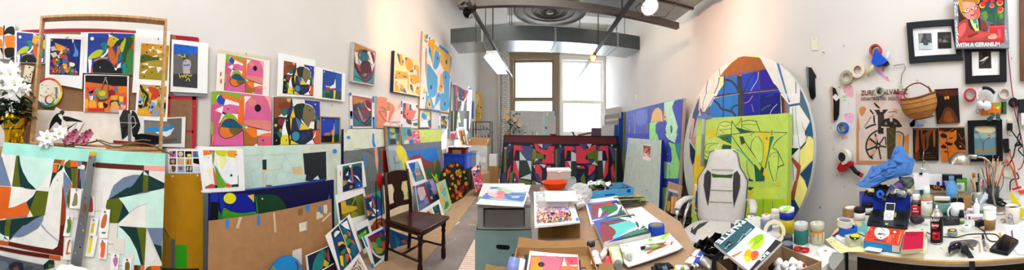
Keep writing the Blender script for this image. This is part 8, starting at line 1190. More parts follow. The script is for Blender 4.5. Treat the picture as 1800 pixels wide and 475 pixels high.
root=framed('picture_frame','black frame around a small tree with a red bird under a cloudy sky',rw(.035),'S6 1205 372 1570 360 S7 1578 350 1215 358',.055,.03,'0c0b0b','5a8490','s6 ~c8b888 430 158 10 -8 27 -3 26 1 4 10;s7 ~d0c090 428 0 19 -7 33 4 20 13 -20 7 -33 0;~8aa0a0 428 20 72 -3 0 16 -72 4;8a7a50 428 73 74 0 0 14 -74 0;/4a3020 7 457 87 -1 -35;(4a3020 5 456 52 -9 -12 -4 -12 -15 -15;(4a3020 4 456 52 11 -9 8 -5;(4a3020 3 445 37 -8 -4;~a82a24 473 26 6 -2 2 9 -5 7 -3 -7;oe8d8b0 476 30 6',cat='framed picture')
# tape rolls, tools and headphones
def wroll(label,s,r_px,wd,col,core,inner=.72,off=.0):
 pc2=rw(wd/2+.004)(q(s)[0]);dd=(pc2-EYEV);d_=hypot(dd.x,dd.y);r=r_px/F*d_;tape_roll(label,pc2,(-1,0,0),r,r*inner,wd,col,core)
 b=0
wroll('narrow clear tape roll hanging on a nail, lower left of the cream pair','R5 1728 280',12.5,.03,'a8a080','c8c0b0',.62)
wroll('cream masking tape roll hanging left of the blue dispenser','S5 48 292',13.5,.03,'e0d4bc','c8a890',.55)
wroll('frosted tape roll hung over the top of the poster','S6 280 68',8.5,.05,'a8a89a','c8c8be',.72)
wroll('red edged tape roll hanging left of the headphones','S6 1232 103',11,.05,'b02030','e0dcd8',.75)
wroll('thin white tape ring hanging right of the headphones','S6 1592 90',10,.03,'c8c0b8','d8d0c8',.80)
wroll('small black tape roll hanging beside the red cord','S6 1688 183',8.5,.03,'18181a','2a2a2a',.42)
wroll('blue tape roll hanging low left of the poster','R6 1690 360',10,.05,'2a5ec0','8a94a0',.74)
o=empty('tape_dispenser',rw(.02)(q('S5 260 160')[0]),'blue and cream tape gun hanging with a pink tape roll','tape dispenser')
pd=rw(.05)
part(o,'tape_core').ring(rw(.04)(q('S5 235 85')[0]),(-1,0,0),.057,.042,.05,mat('c04058','r'),mat('8a7a3a'))
part(o,'side_plate').slab([rw(.07)(c)for c in q('S5 228 72 240 75 345 175 355 195 320 225 240 245 190 215 190 200')],(-1,0,0),.05,mat('1f4ec8','p',r=.4))
part(o,'handle').tube([rw(.045)(c)for c in q('S5 225 225 190 275 140 345')],[.018,.020,.022],mat('d8ccaa','p'),12)
part(o,'cutter').slab([rw(.06)(c)for c in q('S5 320 215 365 195 372 220 340 245 300 240')],(-1,0,0),.04,mat('1a1a1e','p'))
part(o,'price_tag').slab([rw(.03)(c)for c in q('S5 360 85 385 95 360 165 340 155')],(-1,0,0),.001,mat('e8e8e8','r'))
part(o,'red_tail').slab([rw(.03)(c)for c in q('S5 308 250 322 250 322 312 308 308')],(-1,0,0),.002,mat('d83a4a','p'))
o=empty('tape_dispenser',rw(.02)(q('R7 1700 240')[0]),'red hand tape gun with a clear roll hanging low on the wall','tape dispenser')
part(o,'tape_core').ring(rw(.05)(q('R7 1705 215')[0]),(-.9,.3,0),.075,.04,.05,mat('ddd8cc','r'),mat('222428','p'))
part(o,'hub').ring(rw(.05)(q('R7 1695 215')[0]),(-.9,.3,0),.045,.012,.052,mat('2a2e34','p'))
part(o,'side_plate').slab([rw(.07)(c)for c in q('R7 1665 270 1770 262 1790 280 1785 310 1740 330 1690 375 1650 375 1625 340 1640 300')],(-1,0,0),.05,mat('b0141c','p',r=.4))
part(o,'handle').tube([rw(.05)(c)for c in q('R7 1760 290 Q 1504 302')]+[rw(.05)(q('Q 1512 307')[0])],[.02,.022,.021],mat('16161a','p'),12)
part(o,'end_cap').tube([rw(.05)(c)for c in q('Q 1512 307 1516 309')],.022,mat('b0141c','p'),12)
def sawlike(name,label,cat,s_blade,s_handle,hb,hh,extra=None):
 o=pic(name,label,cat,rw(.02),s_blade,.012,hb,None,skind='p');part(o,'wood_edge').slab([rw(.022)(c)for c in q(s_handle)],(-1,0,0),.014,mat(hh,'w'));return o
o=sawlike('folding_saw','black saw in its sleeve hanging at the edge of the round painting','saw','R5 1320 168 1355 175 1405 265 1390 290 1398 474 R6 1375 60 1350 50 1330 -40','R5 1300 165 1325 168 1332 380 1315 380','141416','6a7a7a')
o=sawlike('folding_saw','black handled saw with a white barcode sticker hanging on the wall','saw','R5 1580 380 1605 390 R6 1650 60 1645 220 1622 280 1585 275 1583 100','R5 1555 375 1578 373 R6 1590 100 1590 280 1600 290 1580 292 1568 60','101012','b8907a')
part(o,'sticker').slab([rw(.0225)(c)for c in q('R6 1610 0 1655 40 1620 78 1578 35')],(-1,0,0),.001,mat('dcdcdc','r'))
# headphones
o=empty('headphones',rw(.03)(q('S6 1400 200')[0]),'white and black headphones hanging on the wall with a tangled wire','headphones')
part(o,'headband').tube([rw(.05)(c)for c in smooth(q('S6 1310 150 1305 90 1340 45 1390 25 1450 45 1490 90 1495 140 1480 175'),False,4)],.008,mat('e0e0e0','p'),8)
part(o,'headband_pad').tube([rw(.055)(c)for c in smooth(q('S6 1360 32 1400 28 1450 45 1488 85'),False,4)],.014,mat('222226','f'),10)
part(o,'ear_cup').lathe([(.012,-.02),(.036,-.01),(.04,.01),(.03,.028),(.001,.03)],rw(.06)(q('S6 1345 210')[0]),mat('e4e4e6','p'),20,(-.5,.5,-.3))
part(o,'ear_cup').lathe([(.012,-.02),(.040,-.01),(.044,.01),(.032,.03),(.001,.032)],rw(.07)(q('S6 1405 215')[0]),mat('e8e8ea','p'),20,(-.7,-.4,-.3))
part(o,'ear_pad').ring(rw(.065)(q('S6 1372 215')[0]),(-.3,.9,0),.038,.02,.016,mat('1c1c20','f'))
part(o,'wire').tube([rw(.03)(c)for c in smooth(q('S6 1330 260 1300 255 1295 285 1320 298 1330 280 1345 190 1400 150 1470 200'),False,4)],.0018,mat('1a1a1a','p'),5)
TCD='''s6 d8701c 448 83 42 -23 3 43 -45 2;2a5a3a 497 58 41 -1 1 43 -42 0;8aa03a 497 60 23 -2 0 22 -23 0;e8c83a 497 80 16 -8 2 15;c8b83a 522 72 8 11 -8 -3;1c1c20 520 60 7 0 0 40 -7 0;d8701c 497 83 23 0 -3 17 -20 0;o111 463 86 5;o111 470 100 5;o111 517 88 4'''
wall_slab('postcard','small orange and green abstract card pinned under the headphones','postcard','S6 1345 200 1615 172 1618 300 1345 315','e07a28',TCD,.003,.012,'d8a030')
o=empty('eucalyptus_sprig',rw(.02)(q('S6 1500 340')[0]),'small dried eucalyptus sprig tucked above the black frame of the tree','leaves')
part(o,'leaf',lambda b:[leaf(b,rw(.07)(q('S6 %d %d'%c)[0]),dd,(-1,0,.2),.05,.042,mat('2e4a3c','p'))for c,dd in(((1490,330),(0,.8,.6)),((1480,340),(0,1,-.2)),((1510,335),(0,-.6,.8)),((1500,345),(0,-1,-.1)),((1460,345),(0,.6,-.3)))])
part(o,'stem').tube([rw(.06)(c)for c in q('S6 1440 350 1500 335 1560 355')],.002,mat('3a4a30'),5)
# hooked wire tool, toy, nails, paper tag
b=MB();b.tube([rw(.02)(c)for c in q('S5 425 245 535 225 550 270 510 340 500 440')],.0035,mat('8a7a68','m'),6);mk(b,'wire_hook','bent wire with a hook hanging above the pink clip','wire')
o=empty('bottle_opener',rw(.02)(q('S6 492 120')[0]),'narrow pink and green ornament hanging over the poster edge','ornament')
part(o,'body').slab([rw(.03)(c)for c in q('S6 480 50 510 50 505 178 472 178')],(-1,0,0),.015,mat('c8507a','p'));part(o,'top').slab([rw(.032)(c)for c in q('S5 482 455 520 445 S6 512 60 478 60')],(-1,0,0),.015,mat('b8b898','p'));part(o,'dots',lambda b:art(b,rw(.0312),q('S6 472 50 510 50 510 178 472 178'),None,'s6 oeee 163 37 5;oe8d0a0 163 47 5;oeee 164 55 4'))
b=MB();b.ball(rw(.04)(q('S6 455 78')[0]),.02,mat('7a3a20','w'),10,(.6,1.6,.7));mk(b,'wooden_bird','small reddish wooden bird shape beside the pink ornament','ornament')
pic('paper_tag','small blank cream tag nailed high on the right wall','tag',rw(.006),'Q 1425.7 65.5 1437.7 65 1438.3 88 1426.3 88.5',.002,'e4dccb','e4dccb','Q o6a6a6a 1431.5 68.5 .8')
for s in('R5 1495 22','Q 1485 82','Q 1450 94','S5 1668 180','S5 367 378','S5 960 188','S5 680 410','S5 1107 208','Q 1477 155','Q 1497 152'):
 p=RW(q(s)[0]);b=MB();b.tube([p-V(-.004,0,0),p+V(-.025,.003,.006)],.002,mat('6a6058','m'),6);b.lathe([(.005,0),(.005,.002)],p+V(-.026,.003,.006),mat('6a6058','m'),8,(-1,.1,.2));mk(b,'nail','bare nail sticking out of the right wall','nail','nails in the right wall')
pic('light_switch','small white wall plate far up the right wall beside the windows','switch',rw(.005),'Q 1117 166.5 1119.5 166 1119.5 175 1117 175.5',.004,'efece6',None)
# outlets, adapters and cables
def outlet(label,s):
 o=pic('wall_outlet',label,'outlet',rw(.012),s,.011,'e0dac8',None,skind='p');return o
o=outlet('cream double wall outlet with a black plug, right of the tree frame','S6 1622 355 1680 350 S7 1680 70 1628 70')
part(o,'socket',lambda b:[b.ball(rw(.013)(q('S6 1650 385')[0]),.018,mat('d8d0ba','p'),12,(.2,1,1)),b.slab([rw(.016)(c)for c in q('S6 1643 375 1647 375 1647 388 1643 388')],(-1,0,0),.002,mat('222')),b.slab([rw(.016)(c)for c in q('S6 1655 375 1659 375 1659 388 1655 388')],(-1,0,0),.002,mat('222'))])
part(o,'plug').box(rw(.03)(q('S6 1648 440')[0]),(.035,.05,.07),mat('18181a','p'),0,.006)
outlet('plain cream wall outlet low on the wall beneath the adapters','S8 1585 0 1665 0 1660 65 1590 68')
for l,s,c_ in(('tall black power adapter plugged in below the outlet','S7 1582 118 1640 112 1645 225 1588 228','16171a'),('black adapter block with a red light under the tall one','S7 1595 228 1655 225 1660 262 1600 265','121214'),('black power strip plug near the small black tape roll','S6 1745 148 1830 145 1830 285 1752 290','202124'),('white power adapter below the black power strip','S6 1770 292 1850 292 1850 420 1775 420','dcdcda')):
 pic('power_adapter',l,'power adapter',rw(.045),s,.042,c_,None,skind='p')
def cable(label,pts,r,h,off=.03,name='cable'):
 b=MB();b.tube([rw(off+.006*sin(i*.7))(c)for i,c in enumerate(smooth(q(pts),False,4))],r,mat(h,'p'),7);b.build(name,None,None,label,'cord')
cable('dark red cord hanging down the wall right of the frames','S5 1628 60 1640 200 1655 330 1670 474 S6 1690 150 1700 260 1725 360 1750 460 S7 1775 120 1795 240 1800 330 1770 420 1730 440',.005,'8a2038')
cable('black cord dropping from the cream outlet to the power adapters','S7 1660 20 1690 60 1740 130 1750 170 1710 200 1690 290 1650 370 1620 400',.006,'141416',.05)
cable('tangled black cords bunched at the right edge','S7 1750 60 1730 120 1760 170 1720 190 1790 180 1740 230 1800 300',.006,'18181a',.06)
cable('second loop of black cord crossing the bunch at the right edge','S6 1745 250 1735 300 1740 400 S7 1760 120 1700 190 1745 140 1790 210',.005,'18181a',.07)
cable('orange red cord running down to the gift bag','S7 1645 245 1670 330 1700 420 S8 1715 120 1730 180',.006,'d8482a',.05)
cable('thick orange cord beside the red one above the gift bag','S7 1625 350 1680 440 S8 1690 20 1710 90 1735 170',.008,'c85a30',.04)
cable('black cord looping down behind the lamp to the desk','S8 1555 0 1580 60 1575 150 1540 220 1470 290',.003,'18181a',.03)
cable('black cord curling behind the gift bag','S8 1720 20 1745 80 1680 95 1655 130 1655 220',.006,'18181a',.04)
pic('power_adapter','orange lit plug on the wall below the adapters','plug',rw(.04),'S7 1600 335 1632 335 1632 368 1602 368',.03,'e85a2a',None,skind='p')
# desk on the right and everything on it
DP=((1.29,.58),(1.62,.80),(2.385,.86),(2.385,-1.25),(1.29,-1.25))
o=empty('desk',(1.8,-.3,0),'white stained desk with a wooden front edge against the right wall','desk')
DT=mat('cfcdc6','paint',a=.05)
part(o,'desktop').slab([V(x,y,TZ)for x,y in DP],V(0,0,1),.03,DT)
part(o,'front_edge').box((1.284,-.335,TZ-.0055),(.014,1.83,.012),mat('b8925c','w'))
part(o,'apron').box((1.33,-.335,TZ-.09),(.03,1.75,.11),mat('1c1612','w'))
for x,y in((1.36,.42),(2.3,.7),(1.36,-1.15),(2.3,-1.15)):part(o,'leg').box((x,y,.36),(.05,.05,.72),mat('2a2420','w'))
mm=MB();art(mm,tpl.off(.0006),q('Q 1486 340 1800 340 1800 460 1486 460'),None,'d4 ~b89a6a 330 110 10 3 3 44 -10 1;~c8b08a 300 73 33 -3 4 7 -30 3;~b8a078 350 103 33 7 10 30 -26 -7;~c8b890 187 63 66 7 -20 10;d3 (a07050 14 457 123 10 -6 13 3 3 13 -16 7;d4 oa89060 113 138 9;oa89060 123 147 6');mm.build('stain',None,o,kind='stuff')
for l,px in(('pale wooden stick leaning under the desk, left one',1555),('pale wooden stick leaning under the desk, right one',1583)):
 a=(px-VX)/F;b=MB();b.tube([V(1.55*sin(a),1.55*cos(a),.02),V(1.5*sin(a),1.5*cos(a),.66)],.012,mat('c8b08a','w'),8);b.build('stick',None,None,l,'stick')
b=MB();b.M=MT((1.62,.74,.02),.5);b.tube([(0,0,0),(.02,0,.55)],.012,mat('1a2226','p'),8);b.tube([(.02,0,.55),(.05,0,.6),(.03,0,.45)],.014,mat('1a2226','p'),8);b.M=Matrix();mk(b,'tool_handle','dark tool handle standing on the floor under the desk corner','tool')
def dbox(name,label,cat,s,zb,hgt,col,kind='c',faces=None):
 """A box standing on height zb whose front lower edge runs between two pixels; depth given in s[2]."""
 zb+=.001;a_,c_=plz(zb)(q(s[0])[0]),plz(zb)(q(s[0])[1]);d_=(c_-a_);n_=V(0,0,1).cross(d_).normalized()
 if n_.dot(a_-EYEV)<0:n_=-n_
 b=MB();b.slab([a_,c_,c_+V(0,0,hgt),a_+V(0,0,hgt)],-n_,s[1],mat(col,kind));o=b.build(name,None,None,label,cat)
 return o,Pl(a_,-n_),a_,c_,n_
# back row
o,fpl,a_,c_,n_=dbox('toolbox','dark blue metal toolbox with its lid open, stuffed with cloths','toolbox',('Q 1514.5 376 1600.5 371',.20),TZ,.125,'2038a0','p')
part(o,'latch').slab([fpl.off(.004)(c)for c in q('S8 303 282 348 285 348 318 305 315')],fpl.n,.006,mat('a8a090','m'))
TB=TZ+.125;mid=(a_+c_)/2+n_*.1;wv=(c_-a_).normalized()
b=MB();crumple(b,V(mid.x,mid.y,TB-.002),.30,.26,.05,7,mat('141418','f'),10);mk(b,'cloth','black cloths and pouches filling the blue toolbox','cloth')
def drape(name,label,outline,d0,d1,col,kind='f',amp=.03,seed=1,cat='cloth',th=.006,freq=9):
 """A crumpled sheet whose outline follows the photo, bulging between distances d0 (bottom) and d1 (top)."""
 pts=smooth(q(outline),True,3)if outline[0]!='!' else q(outline[1:]);rg=random.Random(seed)
 ys=[p[1]for p in pts];y0,y1=min(ys),max(ys);xs=[p[0]for p in pts];cx,cy=sum(xs)/len(xs),sum(ys)/len(ys)
 K=7;vs=[];n=len(pts);ph=[rg.uniform(0,6)for _ in range(6)]
 for k in range(K+1):
  t=k/K
  for x,y in pts:
   X,Y_=cx+(x-cx)*t,cy+(y-cy)*t;dd=d0+(d1-d0)*(y1-Y_)/(y1-y0)-.05*(1-t*t)+amp*(sin(X*freq/20+ph[0])*sin(Y_*freq/16+ph[1])+.6*sin((X+Y_)*freq/11+ph[2])+rg.uniform(-.25,.25))
   vs.append(D((X,Y_),dd))
 b=MB();b.add(vs,[(k*n+i,k*n+(i+1)%n,(k+1)*n+(i+1)%n,(k+1)*n+i)for k in range(1,K)for i in range(n)]+[tuple(n+i for i in range(n))],mat(col,kind),False)
 o=b.build(name,None,None,label,cat,fix=True);md=o.modifiers.new('thick','SOLIDIFY');md.thickness=th;md.offset=1;return o
drape('cloth','rumpled bright blue cloth heaped over the toolbox up to the poster','!S7 485 185 520 205 580 300 655 340 S8 630 -20 610 40 480 65 400 90 300 120 240 165 150 182 80 178 25 148 80 130 150 40 S7 170 440 195 405 250 410 400 330 415 290 440 210',2.10,2.28,'4a78b8',amp=.014,seed=5)
drape('glove','grey cloth glove hanging out of the toolbox under the blue cloth','S8 480 75 540 80 600 75 635 100 630 150 590 190 560 175 520 130',2.10,2.2,'55605c',amp=.008,seed=8,cat='glove')
drape('pouch','purple pouch sticking out of the toolbox behind the bubble wrap','!S8 485 110 500 108 580 210 590 250 540 270 360 230 440 140',2.12,2.2,'6a5494',amp=.004,seed=2,cat='pouch')
drape('bubble_wrap','folded silver bubble wrap on the front of the blue toolbox','!S8 395 150 560 205 575 235 545 285 340 272',2.04,2.12,'b8bcc0','foil',.004,3,cat='bubble wrap')
drape('sponge','cream sponge block at the left end of the toolbox','!S8 135 195 215 195 215 235 150 240',2.08,2.1,'c8c090',amp=.002,seed=4,cat='sponge');drape('sponge','cream foam block at the right end of the toolbox','!S8 545 180 625 190 620 260 590 268 560 210',2.1,2.14,'c0bc90',amp=.002,seed=6,cat='sponge')
p=D(q('S8 285 250')[0],2.02);b=MB();b.ring(p,(-.9,-.2,.3),.03,.011,.035,mat('1a64d8','p'));mk(b,'tape_roll','bright blue roll on the front lip of the toolbox','tape roll')
o,fpl,a_,c_,n_=dbox('cardboard_box','long brown cardboard box holding papers and bottles behind the mugs','box',('Q 1606 374 1708 370',.20),TZ,.10,'a07a4c')
o.name='cardboard_box';CBP=fpl
zt2_=TZ+.10
def behind(name,label,cat,s,dist,th,col,kind='r',base=None,spec='',face='printed_face',n_=None):
 pl=Pl(D(q(s)[0],dist),(-.97,-.2,.05));return pic(name,label,cat,pl,s,th,col,base,spec,face=face,skind=kind)
o=behind('paper_sheet','white folded papers held by a black binder clip in the cardboard box','r','S8 632 28 795 25 808 200 650 205',2.12,.006,'e8e6ea')
part(o,'binder_clip').slab([D(c,2.11)for c in q('S8 695 25 728 25 728 45 698 45')],(-1,0,0),.012,mat('15151a','p'))
o=behind('box','white upright carton in the cardboard box behind the blue bottle','box','S8 797 45 935 42 935 165 800 160',2.24,.06,'e4e6e4')
b=MB();b.box(D(q('S8 1015 72')[0],2.31),(.06,.22,.05),mat('1c2030','p'));mk(b,'case','flat dark case behind the light blue bottle','case')
o,p,r,h=cyl('lotion_bottle','light blue plastic bottle in the cardboard box','bottle',1672.5,352,21,308,[('bottle_body',[(.75,0),(.95,.04),(1,.3),(.95,.52),(.7,.72),(.42,.82),(.4,.86)],'62a4e0','p'),('cap',[(.46,.85),(.47,.99),(.4,1),(.001,1)],'74b4ec','p')],None,z=.83)
o=behind('tea_box','green and white tea box in the cardboard box','box','S8 1085 88 1200 85 1198 215 1095 212',2.27,.06,'4a9a2e','c','3f9c2c','s8 e0e6dc 363 43 28 -1 0 29 -25 0;(3a5a4a 4 367 53 10 0;(3a5a4a 4 368 60 15 -1;8ac04a 363 33 34 0 0 4 -34 0;oc8d84a 387 65 8')
letters(o,Pl(D(q('S8 1085 88')[0],2.265),(-.97,-.2,.05)),'GREEN','S8 1100 172','S8 1140 170',.022,'4a6a5a');letters(o,Pl(D(q('S8 1085 88')[0],2.265),(-.97,-.2,.05)),'TEA','S8 1105 200','S8 1140 198',.022,'4a6a5a')
o=behind('pastel_set','flat dark box of oil pastels standing in front of the light blue bottle','pastels','S8 805 152 1050 170 1048 212 808 208',2.20,.02,'2a1a14','c','2a1a14',shards('S8',[808,155,1048,172,1046,210,810,206],['c8702a','b02a1a','e0a03a','2a6a5a','8a1a2a','3a8a4a','1a1a1a','5a2a1a'],50,6,15,12))
b=MB();b.ball(D(q('S8 885 135')[0],2.26),.033,mat('1a22d0','p'),12,(.6,1,1));b.ball(D(q('S8 930 142')[0],2.27),.03,mat('2028d8','p'),12,(.6,1,1.1));mk(b,'blue_balls','deep blue round caps nestled behind the pastel set','caps')
# bottles and jars
o,p,r,h=cyl('pill_bottle','red labelled vitamin bottle with a white cap beside the toolbox','bottle',1611,381,19,340,[('bottle_body',[(.9,0),(1,.03),(1,.66),(.8,.76)],'5a3a34','gloss'),('label',[(1.01,.08),(1.01,.60)],'c8242c','r'),('dark_band',[(1.015,.50),(1.015,.60)],'1c1414','r'),('cap',[(.74,.74),(.76,.76),(.76,.97),(.7,1),(.001,1)],'eeecea','p')],None)
def on_cyl(o,p,r,s,px,ty,z,size,h,ang=0,sx=1.0,nm='lettering'):
 """flat lettering on the camera side of a round thing"""
 a=atan2(p.x,p.y)+ang;nn=V(-sin(a),-cos(a),0);xd=V(0,0,1).cross(nn)
 return text(s,size,mat(h),o,p+nn*(r*1.02)+V(0,0,z)-xd*px,xd,(0,0,1),sx=sx,name=nm,bold=.0003)
on_cyl(o,p,r,'RED',.026,0,h*.34,.016,'f0e8e8');on_cyl(o,p,r,'VITAMIN',.030,0,h*.22,.012,'f0e8e8');on_cyl(o,p,r,'Naturals',.028,0,h*.525,.010,'e8e8e8')
o,p,r,h=cyl('bottle','clear bottle of pale liquid with a printed label and white cap','bottle',1629,385,20,327,[('bottle_body',[(.92,0),(1,.03),(1,.6),(.92,.72),(.5,.80)],clear_mat('b8b89a',.6),'x'),('label',[(1.01,.10),(1.01,.58)],'dddbd6','r'),('label_line',[(1.015,.565),(1.015,.59)],'e07a5a','r'),('cap',[(.54,.80),(.58,.81),(.58,.98),(.5,1),(.001,1)],'f0f0ee','p')],None)
on_cyl(o,p,r,'Alcohol',-.002,0,h*.5,.014,'4a4a4a');part(o,'label_mark').ball(p+V(-r*.8,-r*.55,h*.2),.012,mat('c8b81e'),8,(.3,1,1.3))
o,p,r,h=cyl('glass_jar','square teal glass jar with a white box lying across its mouth','jar',1657,381,33,350,[('jar_body',[(.95,0),(1,.05),(1,.9),(.95,1),(.88,.98),(.9,.1)],clear_mat('7ab0a8',.68),'x')],None)
dbx,fpl,a_,c_,n_=dbox('eraser_box','small white carton lying across the teal glass jar','box',('Q 1642 352.5 1669.5 353',.05),TZ+h-.0,.02,'e0e0da','r');
def mug(name,label,px,yb,w_,yt,col,handle,band=None,wtop=1.0,fill=None,z=TZ):
 o,p,r,h=cyl(name,label,'mug',px,yb,w_,yt,[('mug_body',[(.001,.01),(.8,.0),(.9*wtop,.04),(.98,.5),(1.0*wtop,1.0),(.95*wtop,1.0),(.93,.5),(.85,.06),(.001,.05)],col,'gloss')],None,z=z)
 if fill:part(o,'coffee').lathe([(.93*r,h*.82),(.001,h*.82)],p,mat(fill,'gloss'),28)
 part(o,'handle').tube([p+V(cos(handle)*r*k,sin(handle)*r*k,h*t)for k,t in((.92,.84),(1.25,.9),(1.55,.75),(1.6,.5),(1.4,.28),(.95,.18))],r*.13,mat(col,'gloss'),10)
 return o,p,r,h
o,p,r,h=mug('mug','white mug with red and blue lettering holding binder clips',1683,391,25,356,'e2e4e6',2.2)
on_cyl(o,p,r,'ELEMENTS',-.004,0,h*.66,.022,'b03048',-.2,.6);on_cyl(o,p,r,'of ART',.0,0,h*.44,.018,'2a3a7a',-.2,.9)
for k,(s0,s1,l)in enumerate((('S8 1060 320','S8 1120 235','large black binder clip leaning left in the white mug'),('S8 1130 320','S8 1190 245','black binder clip leaning right in the white mug'))):
 m0,m1=D(q(s0)[0],2.0),D(q(s1)[0],2.0);oo=empty('binder_clip',m0,l,'binder clip');part(oo,'clip_body').slab([m0+V(0,.025,-.02),m0+V(0,-.025,-.02),m0+V(0,-.02,.02),m0+V(0,.02,.02)],(-1,0,0),.02,mat('141416','p'))
 part(oo,'clip_handle').tube([m0+V(0,.012,.015),m1+V(0,.014,0),m1+V(0,0,.012),m1+V(0,-.014,0),m0+V(0,-.012,.015)],.002,mat('b8b8b8','m'),6)
o,p,r,h=mug('mug','cream mug of coffee with a blue line drawing at the right edge',1780,396,27,358,'d8d0c0',-1.75,fill='6a4a30')
part(o,'rim_line').tube([p+V(r*.985*cos(t),r*.985*sin(t),h)for t in[2*PI*i/36 for i in range(37)]],.0014,mat('2a2a3a'),5)
a0_=atan2(p.x,p.y);nn=V(-sin(a0_),-cos(a0_),0);xd=V(0,0,1).cross(nn)
def on_arc(u,v):t=u/r;return p+(nn*cos(t)+xd*sin(t))*r*1.012+V(0,0,v)
part(o,'blue_drawing',lambda b:[b.tube([on_arc(u-.012,v)for u,v in L5],.0012,mat('2a3a8a'),5)for L5 in(((-.02,.06),(-.005,.075),(.008,.07),(.012,.045),(.0,.04),(-.01,.05),(-.022,.04)),((-.02,.03),(-.012,.012),(0,.02),(.01,.04)),((.01,.045),(.015,.02),(.022,.008)),((-.015,.055),(-.015,.035)),((-.028,.045),(-.018,.05)))])
o,p,r,h=cyl('paper_cup','white paper coffee cup with a brown cardboard sleeve','cup',1740,409,23,363,[('cup_body',[(.001,0),(.74,0),(.76,.02),(1.0,1.0),(.97,.99),(.74,.05),(.001,.04)],'e6e2d8','r'),('rim',[(1.0,.98),(1.03,.99),(1.03,1.01),(1.0,1.02),(.97,1.0)],'eeeae2','r'),('sleeve',[(.79,.06),(.80,.05),(.94,.52),(.92,.53)],'a47c50','c')],None)
o,p,r,h=mug('mug','grey mug packed with scissors and brushes beside the cardboard box',1718,362,20,334,'a8a8a4',2.3)
rg=random.Random(17)
for k,(s1,c_,w_,l)in enumerate((('S8 1268 25','a8702a',.014,'wide tan bristle brush in the grey mug'),('S8 1235 90','e8643a',.005,'orange pencil in the grey mug'),('S8 1380 75','b01c2c',.006,'red and white striped pen in the grey mug'),('S8 1355 90','d8d8d8',.006,'white pen in the grey mug'),('S8 1335 65','8a8a8a',.005,'grey handled tool in the grey mug'),('S8 1320 30','2a2a2e',.007,'black handled brush in the grey mug'),('S8 1300 120','1a1a1e',.010,'black pair of shears in the grey mug'))):
 e_=D(q(s1)[0],2.32);b_=p+V(rg.uniform(-.02,.02),rg.uniform(-.02,.02),.03);oo=empty('paintbrush',b_,l,'brush');part(oo,'brush_handle').tube([b_,b_.lerp(e_,.85)],w_*.7,mat(c_ if k else 'c8a878','w'),7);part(oo,'bristle').tube([b_.lerp(e_,.84),e_],[w_,w_*1.1],mat(c_,'f'),7)
o,p,r,h=cyl('wipes_canister','white canister with grey printing behind the lamp stem','canister',1737.5,356,17,312,[('can_body',[(1,0),(1,.85)],'c4c6cc','p'),('lid',[(1.02,.83),(1.02,.98),(.9,1),(.001,1)],'e6e6e8','p'),('label',[(1.01,.1),(1.01,.62)],'9fa2aa','r')],None)
on_cyl(o,p,r,'WIPES',.026,0,h*.66,.018,'3a3a44')
# brushes in dark pots behind the canister
pot=D(q('Q 1738 335')[0],2.52);pot.z=TZ;b=MB();b.lathe([(.05,0),(.055,.12),(.05,.12)],(2.27,.0,TZ),mat('2a2a2c','p'),20);bp_=V(2.27,.02,TZ+.05)
ang_=(1745-VX)/F;pc3=V(2.33*sin(ang_),2.33*cos(ang_),TZ);b=MB();b.lathe([(.001,.0),(.055,0),(.06,.14),(.055,.14),(.05,.02)],pc3,mat('3a3a3e','p'),20);mk(b,'brush_pot','dark pot full of long brushes behind the white canister','pot')
for k in range(24):
 x_,y_=rg.choice(((1725,300),(1730,275),(1737,290),(1742,305),(1750,285),(1748,275),(1757,277),(1762,281),(1765,286)));x_+=rg.uniform(-3,3);y_+=rg.uniform(-6,8)
 e_=D((x_,y_),2.32);b_=pc3+V(rg.uniform(-.03,.03),rg.uniform(-.03,.03),.03);b=MB();b.tube([b_,e_],[.003,.0045],mat(rg.choice(('d8b070','c8904a','e0c090','2a1a14','7a7a7a','b83a2a','3a3a3a')),'w'),6);b.tube([e_,e_+(e_-b_).normalized()*.02],[.005,.003],mat(rg.choice(('8a8a8a','c8b090','2a2a2a')),'m'),6)
 mk(b,'paintbrush','long thin brush or stick in the dark pot behind the canister','brush','brushes in the dark pot')
# lamp
ST=mat('b4aca2','m',r=.28,a=.04)
lb=plz(TZ)(q('Q 1756 372')[0]);o=empty('desk_lamp',lb,'brushed metal gooseneck desk lamp with a dome shade','lamp')
ds_=2.12;hd=D(q('S7 1125 350')[0],ds_)
part(o,'base').lathe([(.001,0),(.088,0),(.092,.006),(.085,.016),(.03,.024),(.014,.03)],lb,ST,40)
part(o,'stem').tube([lb+V(.0,.02,.01)]+[D(c,ds_)for c in smooth(q('Q 1745.5 345 1746 310 S7 1475 440 1450 390 1410 340 1370 315 1310 308'),False,5)],.0085,ST,10)
part(o,'socket').tube([D(c,ds_)for c in q('S7 1305 308 1300 306 1205 300')],[.014,.019,.021],ST,16)
part(o,'lamp_shade').lathe([(.088,0),(.087,.012),(.083,.035),(.070,.062),(.050,.082),(.024,.092),(.001,.095)]+[(.001,.091),(.048,.078),(.068,.058),(.080,.030),(.083,.0)],hd+V(0,0,-.022),ST,40,(0,-.06,1),caps=False)
part(o,'switch').tube([D(c,ds_)for c in q('S7 1257 345 1257 362')],.003,mat('333'),6)
# mid and front row
f=plz(TZ)((1501,384));tape_roll('wide brown packing tape roll at the left end of the desk',V(f.x+.05,f.y+.045,TZ+.03),(0,0,1),.062,.045,.06,'a07c54','d8d4cc')
for l,px,yb,yt,w_ in(('white labelled black lidded jar in front of the brown tape roll',1511,393,363,20),('dark jar with a black lid behind the white labelled one',1525,379,354,19)):
 cyl('paint_jar',l,'jar',px,yb,w_,yt,[('jar_body',[(.95,0),(1,.04),(1,.72)],'1e1e20' if 'dark' in l else 'dcd8d0','p'),('lid',[(1.0,.70),(1.03,.72),(1.03,.97),(.97,1),(.001,1)],'17181a','p'),('label',[(1.01,.15),(1.01,.6)],'c8c4ba' if 'white' in l else '2a3a34','r')],None)
